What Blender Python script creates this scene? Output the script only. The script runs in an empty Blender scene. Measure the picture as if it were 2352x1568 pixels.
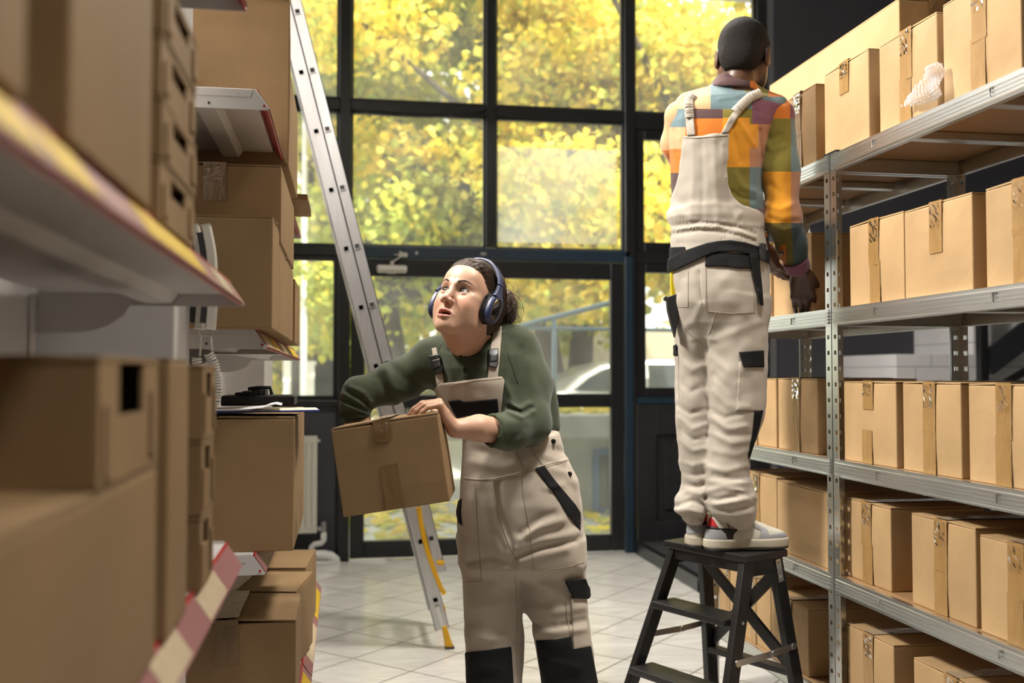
import bpy, bmesh, math, random
import numpy as np
from mathutils import Vector, Matrix
random.seed(7)
RNG = np.random.default_rng(7)
SC = bpy.context.scene
COL = SC.collection
FPX = 2287.0
YAW = math.radians(9.58)
PIT = math.radians(1.95)
CAMH = 1.3
sY, cY = math.sin(YAW), math.cos(YAW)
sP, cP = math.sin(PIT), math.cos(PIT)

# ---------- measuring helpers: rays of the photograph met with real planes ----------
def abc(px, py, b):
    """a (right), b (horizontal distance ahead), c (height) of what the photo shows at px,py at distance b"""
    x = (px - 1176.0) / FPX; y = (784.0 - py) / FPX
    fw = cP - y * sP; up = y * cP + sP
    t = b / fw
    return (x * t, b, CAMH + up * t)
def a2w(a, b, c):
    return Vector((a * cY + b * sY, -a * sY + b * cY, c))
def W(px, py, b):
    return a2w(*abc(px, py, b))
def rayd(px, py):
    return W(px, py, 1.0) - Vector((0, 0, CAMH))
def hitX(px, py, X):
    d = rayd(px, py); return Vector((0, 0, CAMH)) + d * (X / d.x)
def hitY(px, py, Y):
    d = rayd(px, py); return Vector((0, 0, CAMH)) + d * (Y / d.y)
def hitZ(px, py, Z):
    d = rayd(px, py); return Vector((0, 0, CAMH)) + d * ((Z - CAMH) / d.z)
def zAtX(py, px, X): return hitX(px, py, X).z

# ---------- materials ----------
MATS = {}
def mat(name, col, rough=0.5, metal=0.0, noise=0.0, nscale=40.0, bump=0.0, bscale=200.0, spec=0.5, trans=0.0, coat=0.0, stretch=None, sheen=0.0, col2=None, emis=None):
    if name in MATS: return MATS[name]
    m = bpy.data.materials.new(name); m.use_nodes = True
    nt = m.node_tree; N = nt.nodes; L = nt.links
    p = N['Principled BSDF']
    p.inputs['Base Color'].default_value = (*col, 1)
    p.inputs['Roughness'].default_value = rough
    p.inputs['Metallic'].default_value = metal
    p.inputs['Specular IOR Level'].default_value = spec
    if trans: p.inputs['Transmission Weight'].default_value = trans
    if coat: p.inputs['Coat Weight'].default_value = coat
    if sheen:
        p.inputs['Sheen Weight'].default_value = sheen
    if emis:
        p.inputs['Emission Color'].default_value = (*emis[:3], 1); p.inputs['Emission Strength'].default_value = emis[3]
    if noise or bump:
        tc = N.new('ShaderNodeTexCoord'); mp = N.new('ShaderNodeMapping')
        L.new(tc.outputs['Object'], mp.inputs['Vector'])
        if stretch: mp.inputs['Scale'].default_value = stretch
    if noise:
        nz = N.new('ShaderNodeTexNoise'); nz.inputs['Scale'].default_value = nscale; nz.inputs['Detail'].default_value = 5
        L.new(mp.outputs[0], nz.inputs['Vector'])
        mx = N.new('ShaderNodeMix'); mx.data_type = 'RGBA'
        c2 = col2 if col2 else tuple(max(0, c * (1 - noise)) for c in col)
        c1 = tuple(min(1, c * (1 + noise * .6)) for c in col) if not col2 else col
        mx.inputs[6].default_value = (*c1, 1); mx.inputs[7].default_value = (*c2, 1)
        L.new(nz.outputs['Fac'], mx.inputs[0]); L.new(mx.outputs[2], p.inputs['Base Color'])
    if bump:
        nb = N.new('ShaderNodeTexNoise'); nb.inputs['Scale'].default_value = bscale; nb.inputs['Detail'].default_value = 4
        L.new(mp.outputs[0], nb.inputs['Vector'])
        bp = N.new('ShaderNodeBump'); bp.inputs['Strength'].default_value = bump; bp.inputs['Distance'].default_value = 0.003
        L.new(nb.outputs['Fac'], bp.inputs['Height']); L.new(bp.outputs[0], p.inputs['Normal'])
    MATS[name] = m
    return m

def attr_mat(name, rough=0.8, bump=0.15, bscale=500.0, noise=0.12, translucent=0.0, spec=0.3, sheen=0.0, nscale=300.0):
    """material whose colour is the object's own per-face colour (pattern of the cloth, leaves)"""
    m = bpy.data.materials.new(name); m.use_nodes = True
    nt = m.node_tree; N = nt.nodes; L = nt.links; p = N['Principled BSDF']
    at = N.new('ShaderNodeAttribute'); at.attribute_name = 'tint'
    tc = N.new('ShaderNodeTexCoord')
    nz = N.new('ShaderNodeTexNoise'); nz.inputs['Scale'].default_value = nscale; nz.inputs['Detail'].default_value = 3
    L.new(tc.outputs['Object'], nz.inputs['Vector'])
    mr = N.new('ShaderNodeMapRange'); mr.inputs[3].default_value = 1 - noise; mr.inputs[4].default_value = 1 + noise
    L.new(nz.outputs['Fac'], mr.inputs[0])
    vm = N.new('ShaderNodeVectorMath'); vm.operation = 'SCALE'
    L.new(at.outputs['Color'], vm.inputs[0]); L.new(mr.outputs[0], vm.inputs['Scale'])
    L.new(vm.outputs[0], p.inputs['Base Color'])
    p.inputs['Roughness'].default_value = rough; p.inputs['Specular IOR Level'].default_value = spec
    if sheen: p.inputs['Sheen Weight'].default_value = sheen
    if bump:
        bp = N.new('ShaderNodeBump'); bp.inputs['Strength'].default_value = bump; bp.inputs['Distance'].default_value = 0.002
        nb = N.new('ShaderNodeTexNoise'); nb.inputs['Scale'].default_value = bscale
        L.new(tc.outputs['Object'], nb.inputs['Vector'])
        L.new(nb.outputs['Fac'], bp.inputs['Height']); L.new(bp.outputs[0], p.inputs['Normal'])
    if translucent:
        tr = N.new('ShaderNodeBsdfTranslucent'); L.new(vm.outputs[0], tr.inputs['Color'])
        ms = N.new('ShaderNodeMixShader'); ms.inputs[0].default_value = translucent
        L.new(p.outputs[0], ms.inputs[1]); L.new(tr.outputs[0], ms.inputs[2])
        L.new(ms.outputs[0], N['Material Output'].inputs['Surface'])
    return m

def glass_mat(name, tint=(1, 1, 1), gloss=0.07, haze=0.0, hazecol=(.9, .92, .95)):
    m = bpy.data.materials.new(name); m.use_nodes = True
    nt = m.node_tree; N = nt.nodes; L = nt.links
    N.remove(N['Principled BSDF'])
    t = N.new('ShaderNodeBsdfTransparent'); t.inputs[0].default_value = (*tint, 1)
    g = N.new('ShaderNodeBsdfGlossy'); g.inputs['Roughness'].default_value = 0.02
    lw = N.new('ShaderNodeLayerWeight'); lw.inputs['Blend'].default_value = 0.12
    mr = N.new('ShaderNodeMapRange'); mr.inputs[3].default_value = gloss * .5; mr.inputs[4].default_value = min(1, gloss * 8)
    L.new(lw.outputs['Fresnel'], mr.inputs[0])
    ms = N.new('ShaderNodeMixShader'); L.new(mr.outputs[0], ms.inputs[0]); L.new(t.outputs[0], ms.inputs[1]); L.new(g.outputs[0], ms.inputs[2])
    last = ms
    if haze:
        d = N.new('ShaderNodeBsdfTranslucent'); d.inputs[0].default_value = (*hazecol, 1)
        d2 = N.new('ShaderNodeMixShader')
        tc = N.new('ShaderNodeTexCoord'); nz = N.new('ShaderNodeTexNoise'); nz.inputs['Scale'].default_value = 2.2; nz.inputs['Detail'].default_value = 6
        L.new(tc.outputs['Object'], nz.inputs['Vector'])
        m2 = N.new('ShaderNodeMapRange'); m2.inputs[1].default_value = .3; m2.inputs[2].default_value = .75; m2.inputs[3].default_value = haze * .35; m2.inputs[4].default_value = haze
        L.new(nz.outputs['Fac'], m2.inputs[0]); L.new(m2.outputs[0], d2.inputs[0])
        L.new(ms.outputs[0], d2.inputs[1]); L.new(d.outputs[0], d2.inputs[2]); last = d2
    L.new(last.outputs[0], N['Material Output'].inputs['Surface'])
    return m

# ---------- mesh builder ----------
class MB:
    def __init__(s): s.v = []; s.f = []; s.m = []; s.mi = 0
    def add(s, vs, fs):
        o = len(s.v); s.v += [tuple(v) for v in vs]
        for f in fs: s.f.append([i + o for i in f]); s.m.append(s.mi)
        return s
    def box(s, lo, hi, M=None):
        x0, y0, z0 = lo; x1, y1, z1 = hi
        vs = [Vector(p) for p in ((x0,y0,z0),(x1,y0,z0),(x1,y1,z0),(x0,y1,z0),(x0,y0,z1),(x1,y0,z1),(x1,y1,z1),(x0,y1,z1))]
        if M is not None: vs = [M @ v for v in vs]
        return s.add(vs, [(0,3,2,1),(4,5,6,7),(0,1,5,4),(1,2,6,5),(2,3,7,6),(3,0,4,7)])
    def bar(s, p, q, w, h, up=(0, 0, 1)):
        """rectangular bar from p to q, w across, h along up"""
        p = Vector(p); q = Vector(q); z = (q - p); ln = z.length; z.normalize()
        u = Vector(up); x = u.cross(z)
        if x.length < 1e-5: x = Vector((1, 0, 0)).cross(z)
        x.normalize(); y = z.cross(x)
        M = Matrix.Translation(p) @ Matrix((x, y, z)).transposed().to_4x4()
        return s.box((-w/2, -h/2, 0), (w/2, h/2, ln), M)
    def prism(s, poly, t0, t1, frame):
        """polygon (u,v) swept from t0 to t1; frame(u,v,t)->xyz"""
        n = len(poly)
        vs = [frame(u, v, t0) for u, v in poly] + [frame(u, v, t1) for u, v in poly]
        fs = [list(range(n))[::-1], list(range(n, 2*n))] + [[i, (i+1) % n, n + (i+1) % n, n + i] for i in range(n)]
        return s.add(vs, fs)
    def tube(s, pts, r, n=8, cap=True, closed=False):
        pts = [Vector(p) for p in pts]; m = len(pts)
        rs = r if isinstance(r, (list, tuple)) else [r] * m
        base = len(s.v); prev = None
        for i, p in enumerate(pts):
            a = pts[max(0, i-1)]; b = pts[min(m-1, i+1)]
            t = (b - a);
            if t.length < 1e-9: t = Vector((0, 0, 1))
            t.normalize()
            if prev is None:
                x = Vector((0, 0, 1)).cross(t)
                if x.length < .05: x = Vector((1, 0, 0)).cross(t)
            else:
                x = prev - t * prev.dot(t)
            x.normalize(); prev = x; y = t.cross(x)
            for k in range(n):
                an = 2 * math.pi * k / n
                s.v.append(tuple(p + (x * math.cos(an) + y * math.sin(an)) * rs[i]))
        for i in range(m - 1):
            for k in range(n):
                s.f.append([base + i*n + k, base + i*n + (k+1) % n, base + (i+1)*n + (k+1) % n, base + (i+1)*n + k]); s.m.append(s.mi)
        if cap:
            s.f.append([base + k for k in range(n)][::-1]); s.m.append(s.mi)
            s.f.append([base + (m-1)*n + k for k in range(n)]); s.m.append(s.mi)
        return s
    def cyl(s, p, q, r, n=16): return s.tube([p, q], r, n)
    def build(s, name, material, parent=None, bevel=0.0, seg=2, smooth=False, loc=None, autosmooth=True):
        me = bpy.data.meshes.new(name)
        me.from_pydata(s.v, [], s.f); me.update()
        mats = material if isinstance(material, (list, tuple)) else [material]
        for mm in mats: me.materials.append(mm)
        if len(mats) > 1: me.polygons.foreach_set('material_index', s.m)
        if smooth: me.polygons.foreach_set('use_smooth', [True] * len(me.polygons))
        o = bpy.data.objects.new(name, me); COL.objects.link(o)
        if parent is not None: o.parent = parent
        if loc is not None: o.location = loc
        if bevel:
            b = o.modifiers.new('bevel', 'BEVEL'); b.width = bevel; b.segments = seg; b.limit_method = 'ANGLE'; b.angle_limit = math.radians(40)
        return o

def thing(name, label, cat, loc=(0, 0, 0), rotz=0.0, group=None):
    o = bpy.data.objects.new(name, None); COL.objects.link(o)
    o.empty_display_size = .05
    o.location = loc; o.rotation_euler = (0, 0, rotz)
    o['label'] = label; o['category'] = cat
    if group: o['group'] = group
    return o
def tag(o, label, cat, group=None, kind=None):
    if label: o['label'] = label
    if cat: o['category'] = cat
    if group: o['group'] = group
    if kind: o['kind'] = kind
    return o
def struct(o, label=None, cat=None):
    o['kind'] = 'structure'
    if label: o['label'] = label
    if cat: o['category'] = cat
    return o
def copy_tree(o, parent=None):
    c = o.copy(); COL.objects.link(c)
    if parent is not None: c.parent = parent
    for ch in list(o.children): copy_tree(ch, c)
    return c
# =====================================================================  ROOM
YW = 7.15            # inner face of the window wall
M_DARK = mat('charcoal_wall_paint', (.042, .042, .049), .55, noise=.15, nscale=3)
M_BLACKF = mat('black_frame_paint', (.012, .012, .013), .32, noise=.4, nscale=9, bump=.05, bscale=60)
M_BLUEF = mat('dark_blue_frame_paint', (.008, .024, .042), .4, noise=.3, nscale=12)
M_WHITEW = mat('white_wall_paint', (.50, .48, .46), .6, noise=.05, nscale=4)
M_CEIL = mat('ceiling_paint', (.55, .54, .52), .7)

def floor_material():
    m = bpy.data.materials.new('pale_marble_tile'); m.use_nodes = True
    nt = m.node_tree; N = nt.nodes; L = nt.links; p = N['Principled BSDF']
    tc = N.new('ShaderNodeTexCoord'); mp = N.new('ShaderNodeMapping')
    mp.inputs['Rotation'].default_value = (0, 0, math.radians(44)); mp.inputs['Location'].default_value = (.11, .05, 0)
    L.new(tc.outputs['Object'], mp.inputs['Vector'])
    br = N.new('ShaderNodeTexBrick'); br.offset = 0.0; br.inputs['Scale'].default_value = 1.0
    br.inputs['Brick Width'].default_value = .345; br.inputs['Row Height'].default_value = .345
    br.inputs['Mortar Size'].default_value = .005; br.inputs['Mortar Smooth'].default_value = .2
    br.inputs['Color1'].default_value = (.0, .0, .0, 1); br.inputs['Color2'].default_value = (1, 1, 1, 1)
    L.new(mp.outputs[0], br.inputs['Vector'])
    nz = N.new('ShaderNodeTexNoise'); nz.inputs['Scale'].default_value = 3.0; nz.inputs['Detail'].default_value = 8; nz.inputs['Distortion'].default_value = 1.6
    m2 = N.new('ShaderNodeMapping'); m2.inputs['Scale'].default_value = (1, 3.2, 1); m2.inputs['Rotation'].default_value = (0, 0, .9)
    L.new(tc.outputs['Object'], m2.inputs['Vector']); L.new(m2.outputs[0], nz.inputs['Vector'])
    cr = N.new('ShaderNodeValToRGB'); e = cr.color_ramp.elements
    e[0].position = .30; e[0].color = (.64, .62, .58, 1); e[1].position = .72; e[1].color = (.82, .80, .765, 1)
    L.new(nz.outputs['Fac'], cr.inputs[0])
    mr = N.new('ShaderNodeMapRange'); mr.inputs[3].default_value = .93; mr.inputs[4].default_value = 1.04
    L.new(br.outputs['Color'], mr.inputs[0])
    vm = N.new('ShaderNodeVectorMath'); vm.operation = 'SCALE'; L.new(cr.outputs[0], vm.inputs[0]); L.new(mr.outputs[0], vm.inputs['Scale'])
    mx = N.new('ShaderNodeMix'); mx.data_type = 'RGBA'; L.new(br.outputs['Fac'], mx.inputs[0]); L.new(vm.outputs[0], mx.inputs[6]); mx.inputs[7].default_value = (.20, .175, .135, 1)
    L.new(mx.outputs[2], p.inputs['Base Color'])
    r2 = N.new('ShaderNodeMapRange'); r2.inputs[3].default_value = .16; r2.inputs[4].default_value = .6; L.new(br.outputs['Fac'], r2.inputs[0]); L.new(r2.outputs[0], p.inputs['Roughness'])
    bp = N.new('ShaderNodeBump'); bp.invert = True; bp.inputs['Strength'].default_value = .4; bp.inputs['Distance'].default_value = .002
    L.new(br.outputs['Fac'], bp.inputs['Height']); L.new(bp.outputs[0], p.inputs['Normal'])
    return m
M_FLOOR = floor_material()
struct(MB().box((-1.6, -2.6, -.12), (5.8, YW + .08, 0)).build('floor', M_FLOOR), 'pale marble floor tiles laid diagonally', 'floor')
struct(MB().box((-1.7, -2.7, 4.30), (5.9, YW + .35, 4.42)).build('ceiling', M_CEIL))
struct(MB().box((-1.7, -2.7, 0), (-1.56, YW + .2, 4.3)).build('wall_left', M_WHITEW))
struct(MB().box((5.8, -2.7, 0), (5.94, YW + .2, 4.3)).build('wall_right', M_DARK))
struct(MB().box((-1.7, -2.8, 0), (5.9, -2.6, 4.3)).build('wall_rear', mat('rear_wall_paint', (.22, .215, .21), .7)))
# dark wall to the right of the glazing, its lit reveal first
xr0 = hitY(1757, 100, YW).x; xr1 = hitY(1786, 100, YW - .1).x
mb = MB(); mb.box((xr1, YW - .1, 0), (5.8, YW + .15, 4.3))
struct(mb.build('wall_front_right', M_DARK), 'charcoal painted wall right of the windows', 'wall')
M_GREY = mat('lit_reveal_grey', (.13, .13, .135), .5)  # paler grey puts the light on the reveal into its colour
struct(MB().box((xr0, YW - .03, .0), (xr1 + .001, YW + .15, 4.3)).build('trim_1', M_GREY))
# dark dado under the left window, with sill
X0, X1, X2, X3 = 0.0, 1.045, 2.09, 3.135
mb = MB(); mb.box((-1.6, YW, 0), (X0 - .02, YW + .12, 1.09)); struct(mb.build('wall_front_left', M_DARK))
mb = MB(); mb.box((-1.6, YW - .05, 1.09), (X0 - .02, YW + .12, 1.125)); struct(mb.build('trim_2', M_BLACKF, bevel=.006))
# panelled dado under the right window
mb = MB(); mb.box((X2 + .06, YW + .02, 0), (X3 + .02, YW + .12, 1.10))
mb.box((X2 + .06, YW - .02, .0), (X2 + .2, YW + .03, 1.09)); mb.box((X3 - .12, YW - .02, 0), (X3 + .02, YW + .03, 1.09))
mb.box((X2 + .2, YW - .02, .86), (X3 - .12, YW + .03, 1.09)); mb.box((X2 + .2, YW - .02, 0), (X3 - .12, YW + .03, .22))
mb.box((X2 + .27, YW, .30), (X3 - .19, YW + .03, .78))
struct(mb.build('wall_front_panel', mat('worn_black_panel', (.018, .018, .02), .4, noise=.6, nscale=14, bump=.1, bscale=40), bevel=.006))
struct(MB().box((X2 + .05, YW - .03, 1.09), (X3 + .02, YW + .1, 1.135)).build('trim_3', M_BLUEF, bevel=.005))
# low dark platform in the right corner
zt = .0
pA = hitZ(1446, 1262, 0); pB = hitZ(1600, 1362, 0)
M_PLAT = mat('dark_rubber_platform', (.045, .046, .05), .6, noise=.3, nscale=6)
mb = MB(); mb.box((2.13, pB.y, 0), (3.6, YW, .07))
o = struct(mb.build('platform', M_PLAT)); o.name = 'floor_platform'
mb = MB(); mb.box((2.10, pB.y - .03, 0), (2.16, YW, .085)); mb.box((2.10, pB.y - .03, 0), (3.6, pB.y + .03, .085))
struct(mb.build('trim_4', M_BLACKF, bevel=.008))

# --- glazing grid
MZ1, MZ2 = 2.18, 3.225
def barobj(name, lo, hi, m): return struct(MB().box(lo, hi).build(name, m, bevel=.008))
k = 5
for (x, w) in ((X0, .085), (X1, .075), (X2, .085), (X3, .075)):
    z0 = 0 if x in (X0,) else (MZ2 - 1.1 if x == X1 else 0)
    if x == X1: z0 = MZ1 + .05
    barobj('trim_%d' % k, (x - w/2, YW - .05, z0), (x + w/2, YW + .06, 4.3), M_BLACKF); k += 1
barobj('trim_%d' % k, (-1.6, YW - .03, MZ2 - .04), (X2, YW + .05, MZ2 + .04), M_BLACKF); k += 1
barobj('trim_%d' % k, (X2, YW - .035, MZ2 - .085), (X3, YW + .05, MZ2 + .04), M_BLACKF); k += 1
barobj('trim_%d' % k, (-1.6, YW - .03, MZ1 - .035), (X0, YW + .05, MZ1 + .035), M_BLACKF); k += 1
barobj('trim_%d' % k, (X0, YW - .05, MZ1 - .045), (X2, YW + .05, MZ1 + .04), M_BLUEF); k += 1
barobj('trim_%d' % k, (X2, YW - .03, MZ1 - .04), (X3, YW + .05, MZ1 + .04), M_BLACKF); k += 1
barobj('trim_%d' % k, (X2 - .05, YW - .065, 0), (X2 + .015, YW - .04, MZ1), M_BLUEF); k += 1
G_CLEAR = glass_mat('window_glass', (.97, .98, .96), .05, haze=.11)
G_FILM = glass_mat('milky_window_film', (.95, .96, .97), .05, haze=.33)
def window(n, x0, x1, z0, z1, sash, m=M_BLACKF):
    mb = MB(); y0, y1 = YW - .015, YW + .035
    mb.box((x0, y0, z0), (x0 + sash, y1, z1)); mb.box((x1 - sash, y0, z0), (x1, y1, z1))
    mb.box((x0 + sash, y0, z0), (x1 - sash, y1, z0 + sash)); mb.box((x0 + sash, y0, z1 - sash), (x1 - sash, y1, z1))
    f = struct(mb.build('window_%d' % n, m, bevel=.004))
    MB().box((x0 + sash*.6, YW + .012, z0 + sash*.6), (x1 - sash*.6, YW + .018, z1 - sash*.6)).build('pane', G_CLEAR, f)
    return f
e = .035
window(1, -1.6, X0 - .042, 1.125, MZ1 - .035, e)
window(2, -1.6, X0 - .042, MZ1 + .035, MZ2 - .04, .02)
window(3, -1.6, X0 - .042, MZ2 + .04, 4.3, .02)
window(4, X0 + .042, X1 - .037, MZ1 + .04, MZ2 - .04, .016)
window(5, X0 + .042, X1 - .037, MZ2 + .04, 4.3, .016)
wf = window(6, X1 + .037, X2 - .042, MZ1 + .04, MZ2 - .04, .016)
window(7, X1 + .037, X2 - .042, MZ2 + .04, 4.3, .016)
window(8, X2 + .042, X3 - .037, MZ1 + .04, MZ2 - .085, .075)
window(9, X2 + .042, X3 - .037, MZ2 + .04, 4.3, .016)
window(10, X2 + .05, X3 - .037, 1.135, MZ1 - .04, .075)
a = hitY(1138, 555, YW); b = hitY(1418, 345, YW)
mb = MB(); mb.box((a.x, YW + .020, a.z), (b.x, YW + .0215, b.z))
tag(mb.build('window_film', G_FILM), 'milky rectangular film stuck on the pane above the door', 'film')

# --- double glazed door under the transom
def door_leaf(n, x0, x1, hinge_left):
    y0, y1 = YW - .035, YW + .02
    ztop = MZ1 - .05; s = .10
    zr = abc(1300, 905, YW)[2]; zr2 = abc(1300, 937, YW)[2]; zb = abc(1300, 1237, YW)[2]; zt = abc(1000, 637, YW)[2]
    mb = MB()
    mb.box((x0, y0, .015), (x0 + s, y1, ztop)); mb.box((x1 - s, y0, .015), (x1, y1, ztop))
    mb.box((x0 + s, y0, .015), (x1 - s, y1, zb)); mb.box((x0 + s, y0, zr2), (x1 - s, y1, zr)); mb.box((x0 + s, y0, zt), (x1 - s, y1, ztop))
    f = struct(mb.build('door_%d' % n, M_BLACKF, bevel=.006))
    MB().box((x0 + s*.8, YW - .012, zb - .02), (x1 - s*.8, YW - .006, zr2 + .02)).build('lower_pane', G_CLEAR, f)
    MB().box((x0 + s*.8, YW - .012, zr - .02), (x1 - s*.8, YW - .006, zt + .02)).build('upper_pane', G_CLEAR, f)
    hx = x1 - s/2 if hinge_left else x0 + s/2
    mb = MB(); mb.tube([(hx, y0, 1.08), (hx, y0 - .045, 1.08), (hx - (.11 if hinge_left else -.11), y0 - .05, 1.08)], .009, 10); mb.box((hx - .02, y0 - .006, 1.0), (hx + .02, y0, 1.14))
    mb.build('handle', mat('dull_steel', (.42, .42, .43), .35, 1.0), f, bevel=.003)
    return f
door_leaf(1, X0 + .045, (X0 + X2)/2 - .003, True)
door_leaf(2, (X0 + X2)/2 + .003, X2 - .05, False)
# closer on the left leaf
M_CLOSER = mat('cream_enamel', (.55, .52, .46), .35, noise=.15, nscale=20)
p = hitY(865, 617, YW - .08); q = hitY(935, 618, YW - .08)
t = thing('door_closer', 'cream tubular closer on the head of the glazed door', 'door closer', ((p.x + q.x)/2, YW - .08, p.z))
L_ = (q.x - p.x)/2
mb = MB(); mb.tube([(-L_, 0, 0), (-L_ + .012, 0, 0), (L_ - .012, 0, 0), (L_, 0, 0)], [.02, .029, .029, .02], 16); mb.box((-.03, 0, -.03), (.03, .045, .03))
mb.build('body', M_CLOSER, t, bevel=.003)
mb = MB(); mb.bar((0, -.005, .03), (.02, -.005, .06), .016, .008); mb.bar((.02, -.005, .06), (.075, .02, .105), .016, .008); mb.bar((.075, .02, .105), (.02, .03, .105), .014, .008); mb.cyl((.0, -.005, .02), (.0, -.005, .055), .012)
mb.cyl((.06, .0, .085), (.06, -.0, .125), .012); mb.box((.05, .015, .09), (.11, .035, .12))
mb.build('arm', M_CLOSER, t)
# screw heads on the transom
for i, (px, py) in enumerate(((1107, 583), (1113, 583), (957, 581))):
    p = hitY(px, py, YW - .05)
    tag(MB().tube([(p.x, YW - .058, p.z), (p.x, YW - .05, p.z)], .012, 12).build('bolt_head', mat('dull_steel', (.42, .42, .43), .35, 1.0)),
        ['small pale bolt head on blue transom, left of the close pair above door', 'small pale bolt head on blue transom, right of the close pair above door', 'lone pale bolt head on blue transom above the door closer'][i], 'bolt')

# --- radiator and pipes under the left window
M_RAD = mat('cream_radiator_enamel', (.60, .58, .50), .35)
pr = hitY(729, 1001, YW - .09); pb = hitY(729, 1224, YW - .09)
xl, xrr, zt_, zb_ = pr.x - 1.0, pr.x, pr.z, pb.z
t = thing('radiator', 'cream panel radiator on dark wall under the left window', 'radiator', (0, 0, 0))
mb = MB(); n = 25; pitch = (xrr - xl)/n
prof = []
for i in range(n):
    x = xl + i*pitch
    prof += [(x, 0), (x + pitch*.12, -.012), (x + pitch*.55, -.012), (x + pitch*.68, 0)]
prof += [(xrr, 0), (xrr, .055), (xl, .055)]
mb.prism(prof, zb_ + .035, zt_ - .035, lambda u, v, tt: (u, YW - .09 + v, tt))
mb.box((xl, YW - .098, zt_ - .05), (xrr, YW - .035, zt_)); mb.box((xl, YW - .098, zb_), (xrr, YW - .035, zb_ + .05))
mb.build('panel', M_RAD, t, bevel=.006)
for x in (xl + .2, xrr - .2): MB().box((x, YW - .04, zt_ - .12), (x + .04, YW, zt_ - .06)).build('bracket', M_RAD, t)
mb = MB(); mb.cyl((xrr - .005, YW - .065, zt_ - .035), (xrr + .02, YW - .065, zt_ - .035), .012); mb.build('vent_plug', M_CLOSER, t)
v = hitY(743, 1215, YW - .07)
mb = MB(); mb.cyl((xrr - .005, v.y, zb_ + .03), (v.x + .02, v.y, zb_ + .03), .013); mb.cyl((v.x, v.y, zb_ - .02), (v.x, v.y, zb_ + .075), .02); mb.cyl((v.x - .02, v.y - .04, zb_ + .03), (v.x - .02, v.y, zb_ + .03), .016)
mb.build('valve', mat('dull_steel', (.42, .42, .43), .35, 1.0), t, bevel=.002)
M_PIPE = mat('white_pipe_paint', (.68, .67, .64), .35)
def ppts(l, y): return [tuple(hitY(px, py, y)) for px, py in l]
mb = MB(); mb.tube(ppts([(743, 1222), (743, 1240), (738, 1247), (722, 1250), (716, 1256), (716, 1275), (716, 1290)], YW - .07), .022, 14)
mb.build('riser_pipe', M_PIPE, t, smooth=True)
t = thing('heating_pipe', 'thick white bent pipe on floor below the radiator', 'pipe', (0, 0, 0))
mb = MB(); mb.tube(ppts([(560, 1275), (700, 1275), (745, 1275), (760, 1278), (769, 1285), (771, 1298), (771, 1305)], YW - .12), .036, 18); mb.build('upper_run', M_PIPE, t, smooth=True)
mb = MB(); mb.tube(ppts([(560, 1294), (768, 1296)], YW - .16), .024, 14); mb.build('lower_run', M_PIPE, t, smooth=True)
# small white strip in the door sill
p = hitZ(802, 1284, .012); q = hitZ(886, 1284, .012)
tag(MB().box((p.x, YW - .075, .0), (q.x, YW - .05, .012)).build('sill_strip', mat('worn_white_metal', (.8, .8, .78), .3)), 'short bright metal strip at foot of the left door leaf', 'threshold')

# --- white marble-clad stair and black railing beyond the shelving
def marble():
    m = mat('white_marble_cladding', (.66, .65, .66), .35, noise=.18, nscale=4)
    nt = m.node_tree; N = nt.nodes; L = nt.links; p = N['Principled BSDF']
    src = p.inputs['Base Color'].links[0].from_socket
    tc = N.new('ShaderNodeTexCoord'); mp = N.new('ShaderNodeMapping'); mp.inputs['Rotation'].default_value = (math.radians(90), 0, 0)
    L.new(tc.outputs['Object'], mp.inputs[0])
    br = N.new('ShaderNodeTexBrick'); br.inputs['Scale'].default_value = 1; br.inputs['Brick Width'].default_value = .40; br.inputs['Row Height'].default_value = .17; br.inputs['Mortar Size'].default_value = .004
    br.offset = .3; L.new(mp.outputs[0], br.inputs['Vector'])
    mx = N.new('ShaderNodeMix'); mx.data_type = 'RGBA'; L.new(br.outputs['Fac'], mx.inputs[0]); L.new(src, mx.inputs[6]); mx.inputs[7].default_value = (.33, .33, .35, 1)
    L.new(mx.outputs[2], p.inputs['Base Color'])
    return m
YS = 6.3
pa = hitY(2058, 813, YS); pc = hitY(2238, 738, YS)
mb = MB(); mb.box((pa.x, YS, 0), (5.8, YW - .1, pa.z)); mb.box((pc.x, YS + .02, pa.z), (5.8, YW - .1, pc.z)); mb.box((pc.x + .5, YS + .02, pc.z), (5.8, YW - .1, pc.z + .19))
struct(mb.build('stair_block', marble(), bevel=.004), 'white marble clad stair behind the metal shelving', 'stair').name = 'wall_stair'
t = thing('stair_railing', 'black steel stair railing in front of the white stair blocks', 'railing', (0, 0, 0))
YR = YS - .12
mb = MB(); p0 = hitY(2257, 875, YR); p1 = hitY(2257, 700, YR); mb.box((p0.x - .03, YR - .03, 0), (p0.x + .03, YR + .03, p1.z + .4)); mb.build('post', M_BLACKF, t, bevel=.004)
mb = MB(); p0 = hitY(2262, 838, YR); p1 = hitY(2400, 735, YR); mb.bar(p0, p1, .04, .17, (0, 0, 1)); mb.build('stringer', mat('stringer_black', (.02, .021, .024), .4), t, bevel=.004)
mb = MB(); p0 = hitY(2285, 893, YR); p1 = hitY(2400, 825, YR); mb.bar(p0, p1, .03, .05, (0, 0, 1)); mb.build('lower_rail', M_BLACKF, t, bevel=.004)

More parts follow.
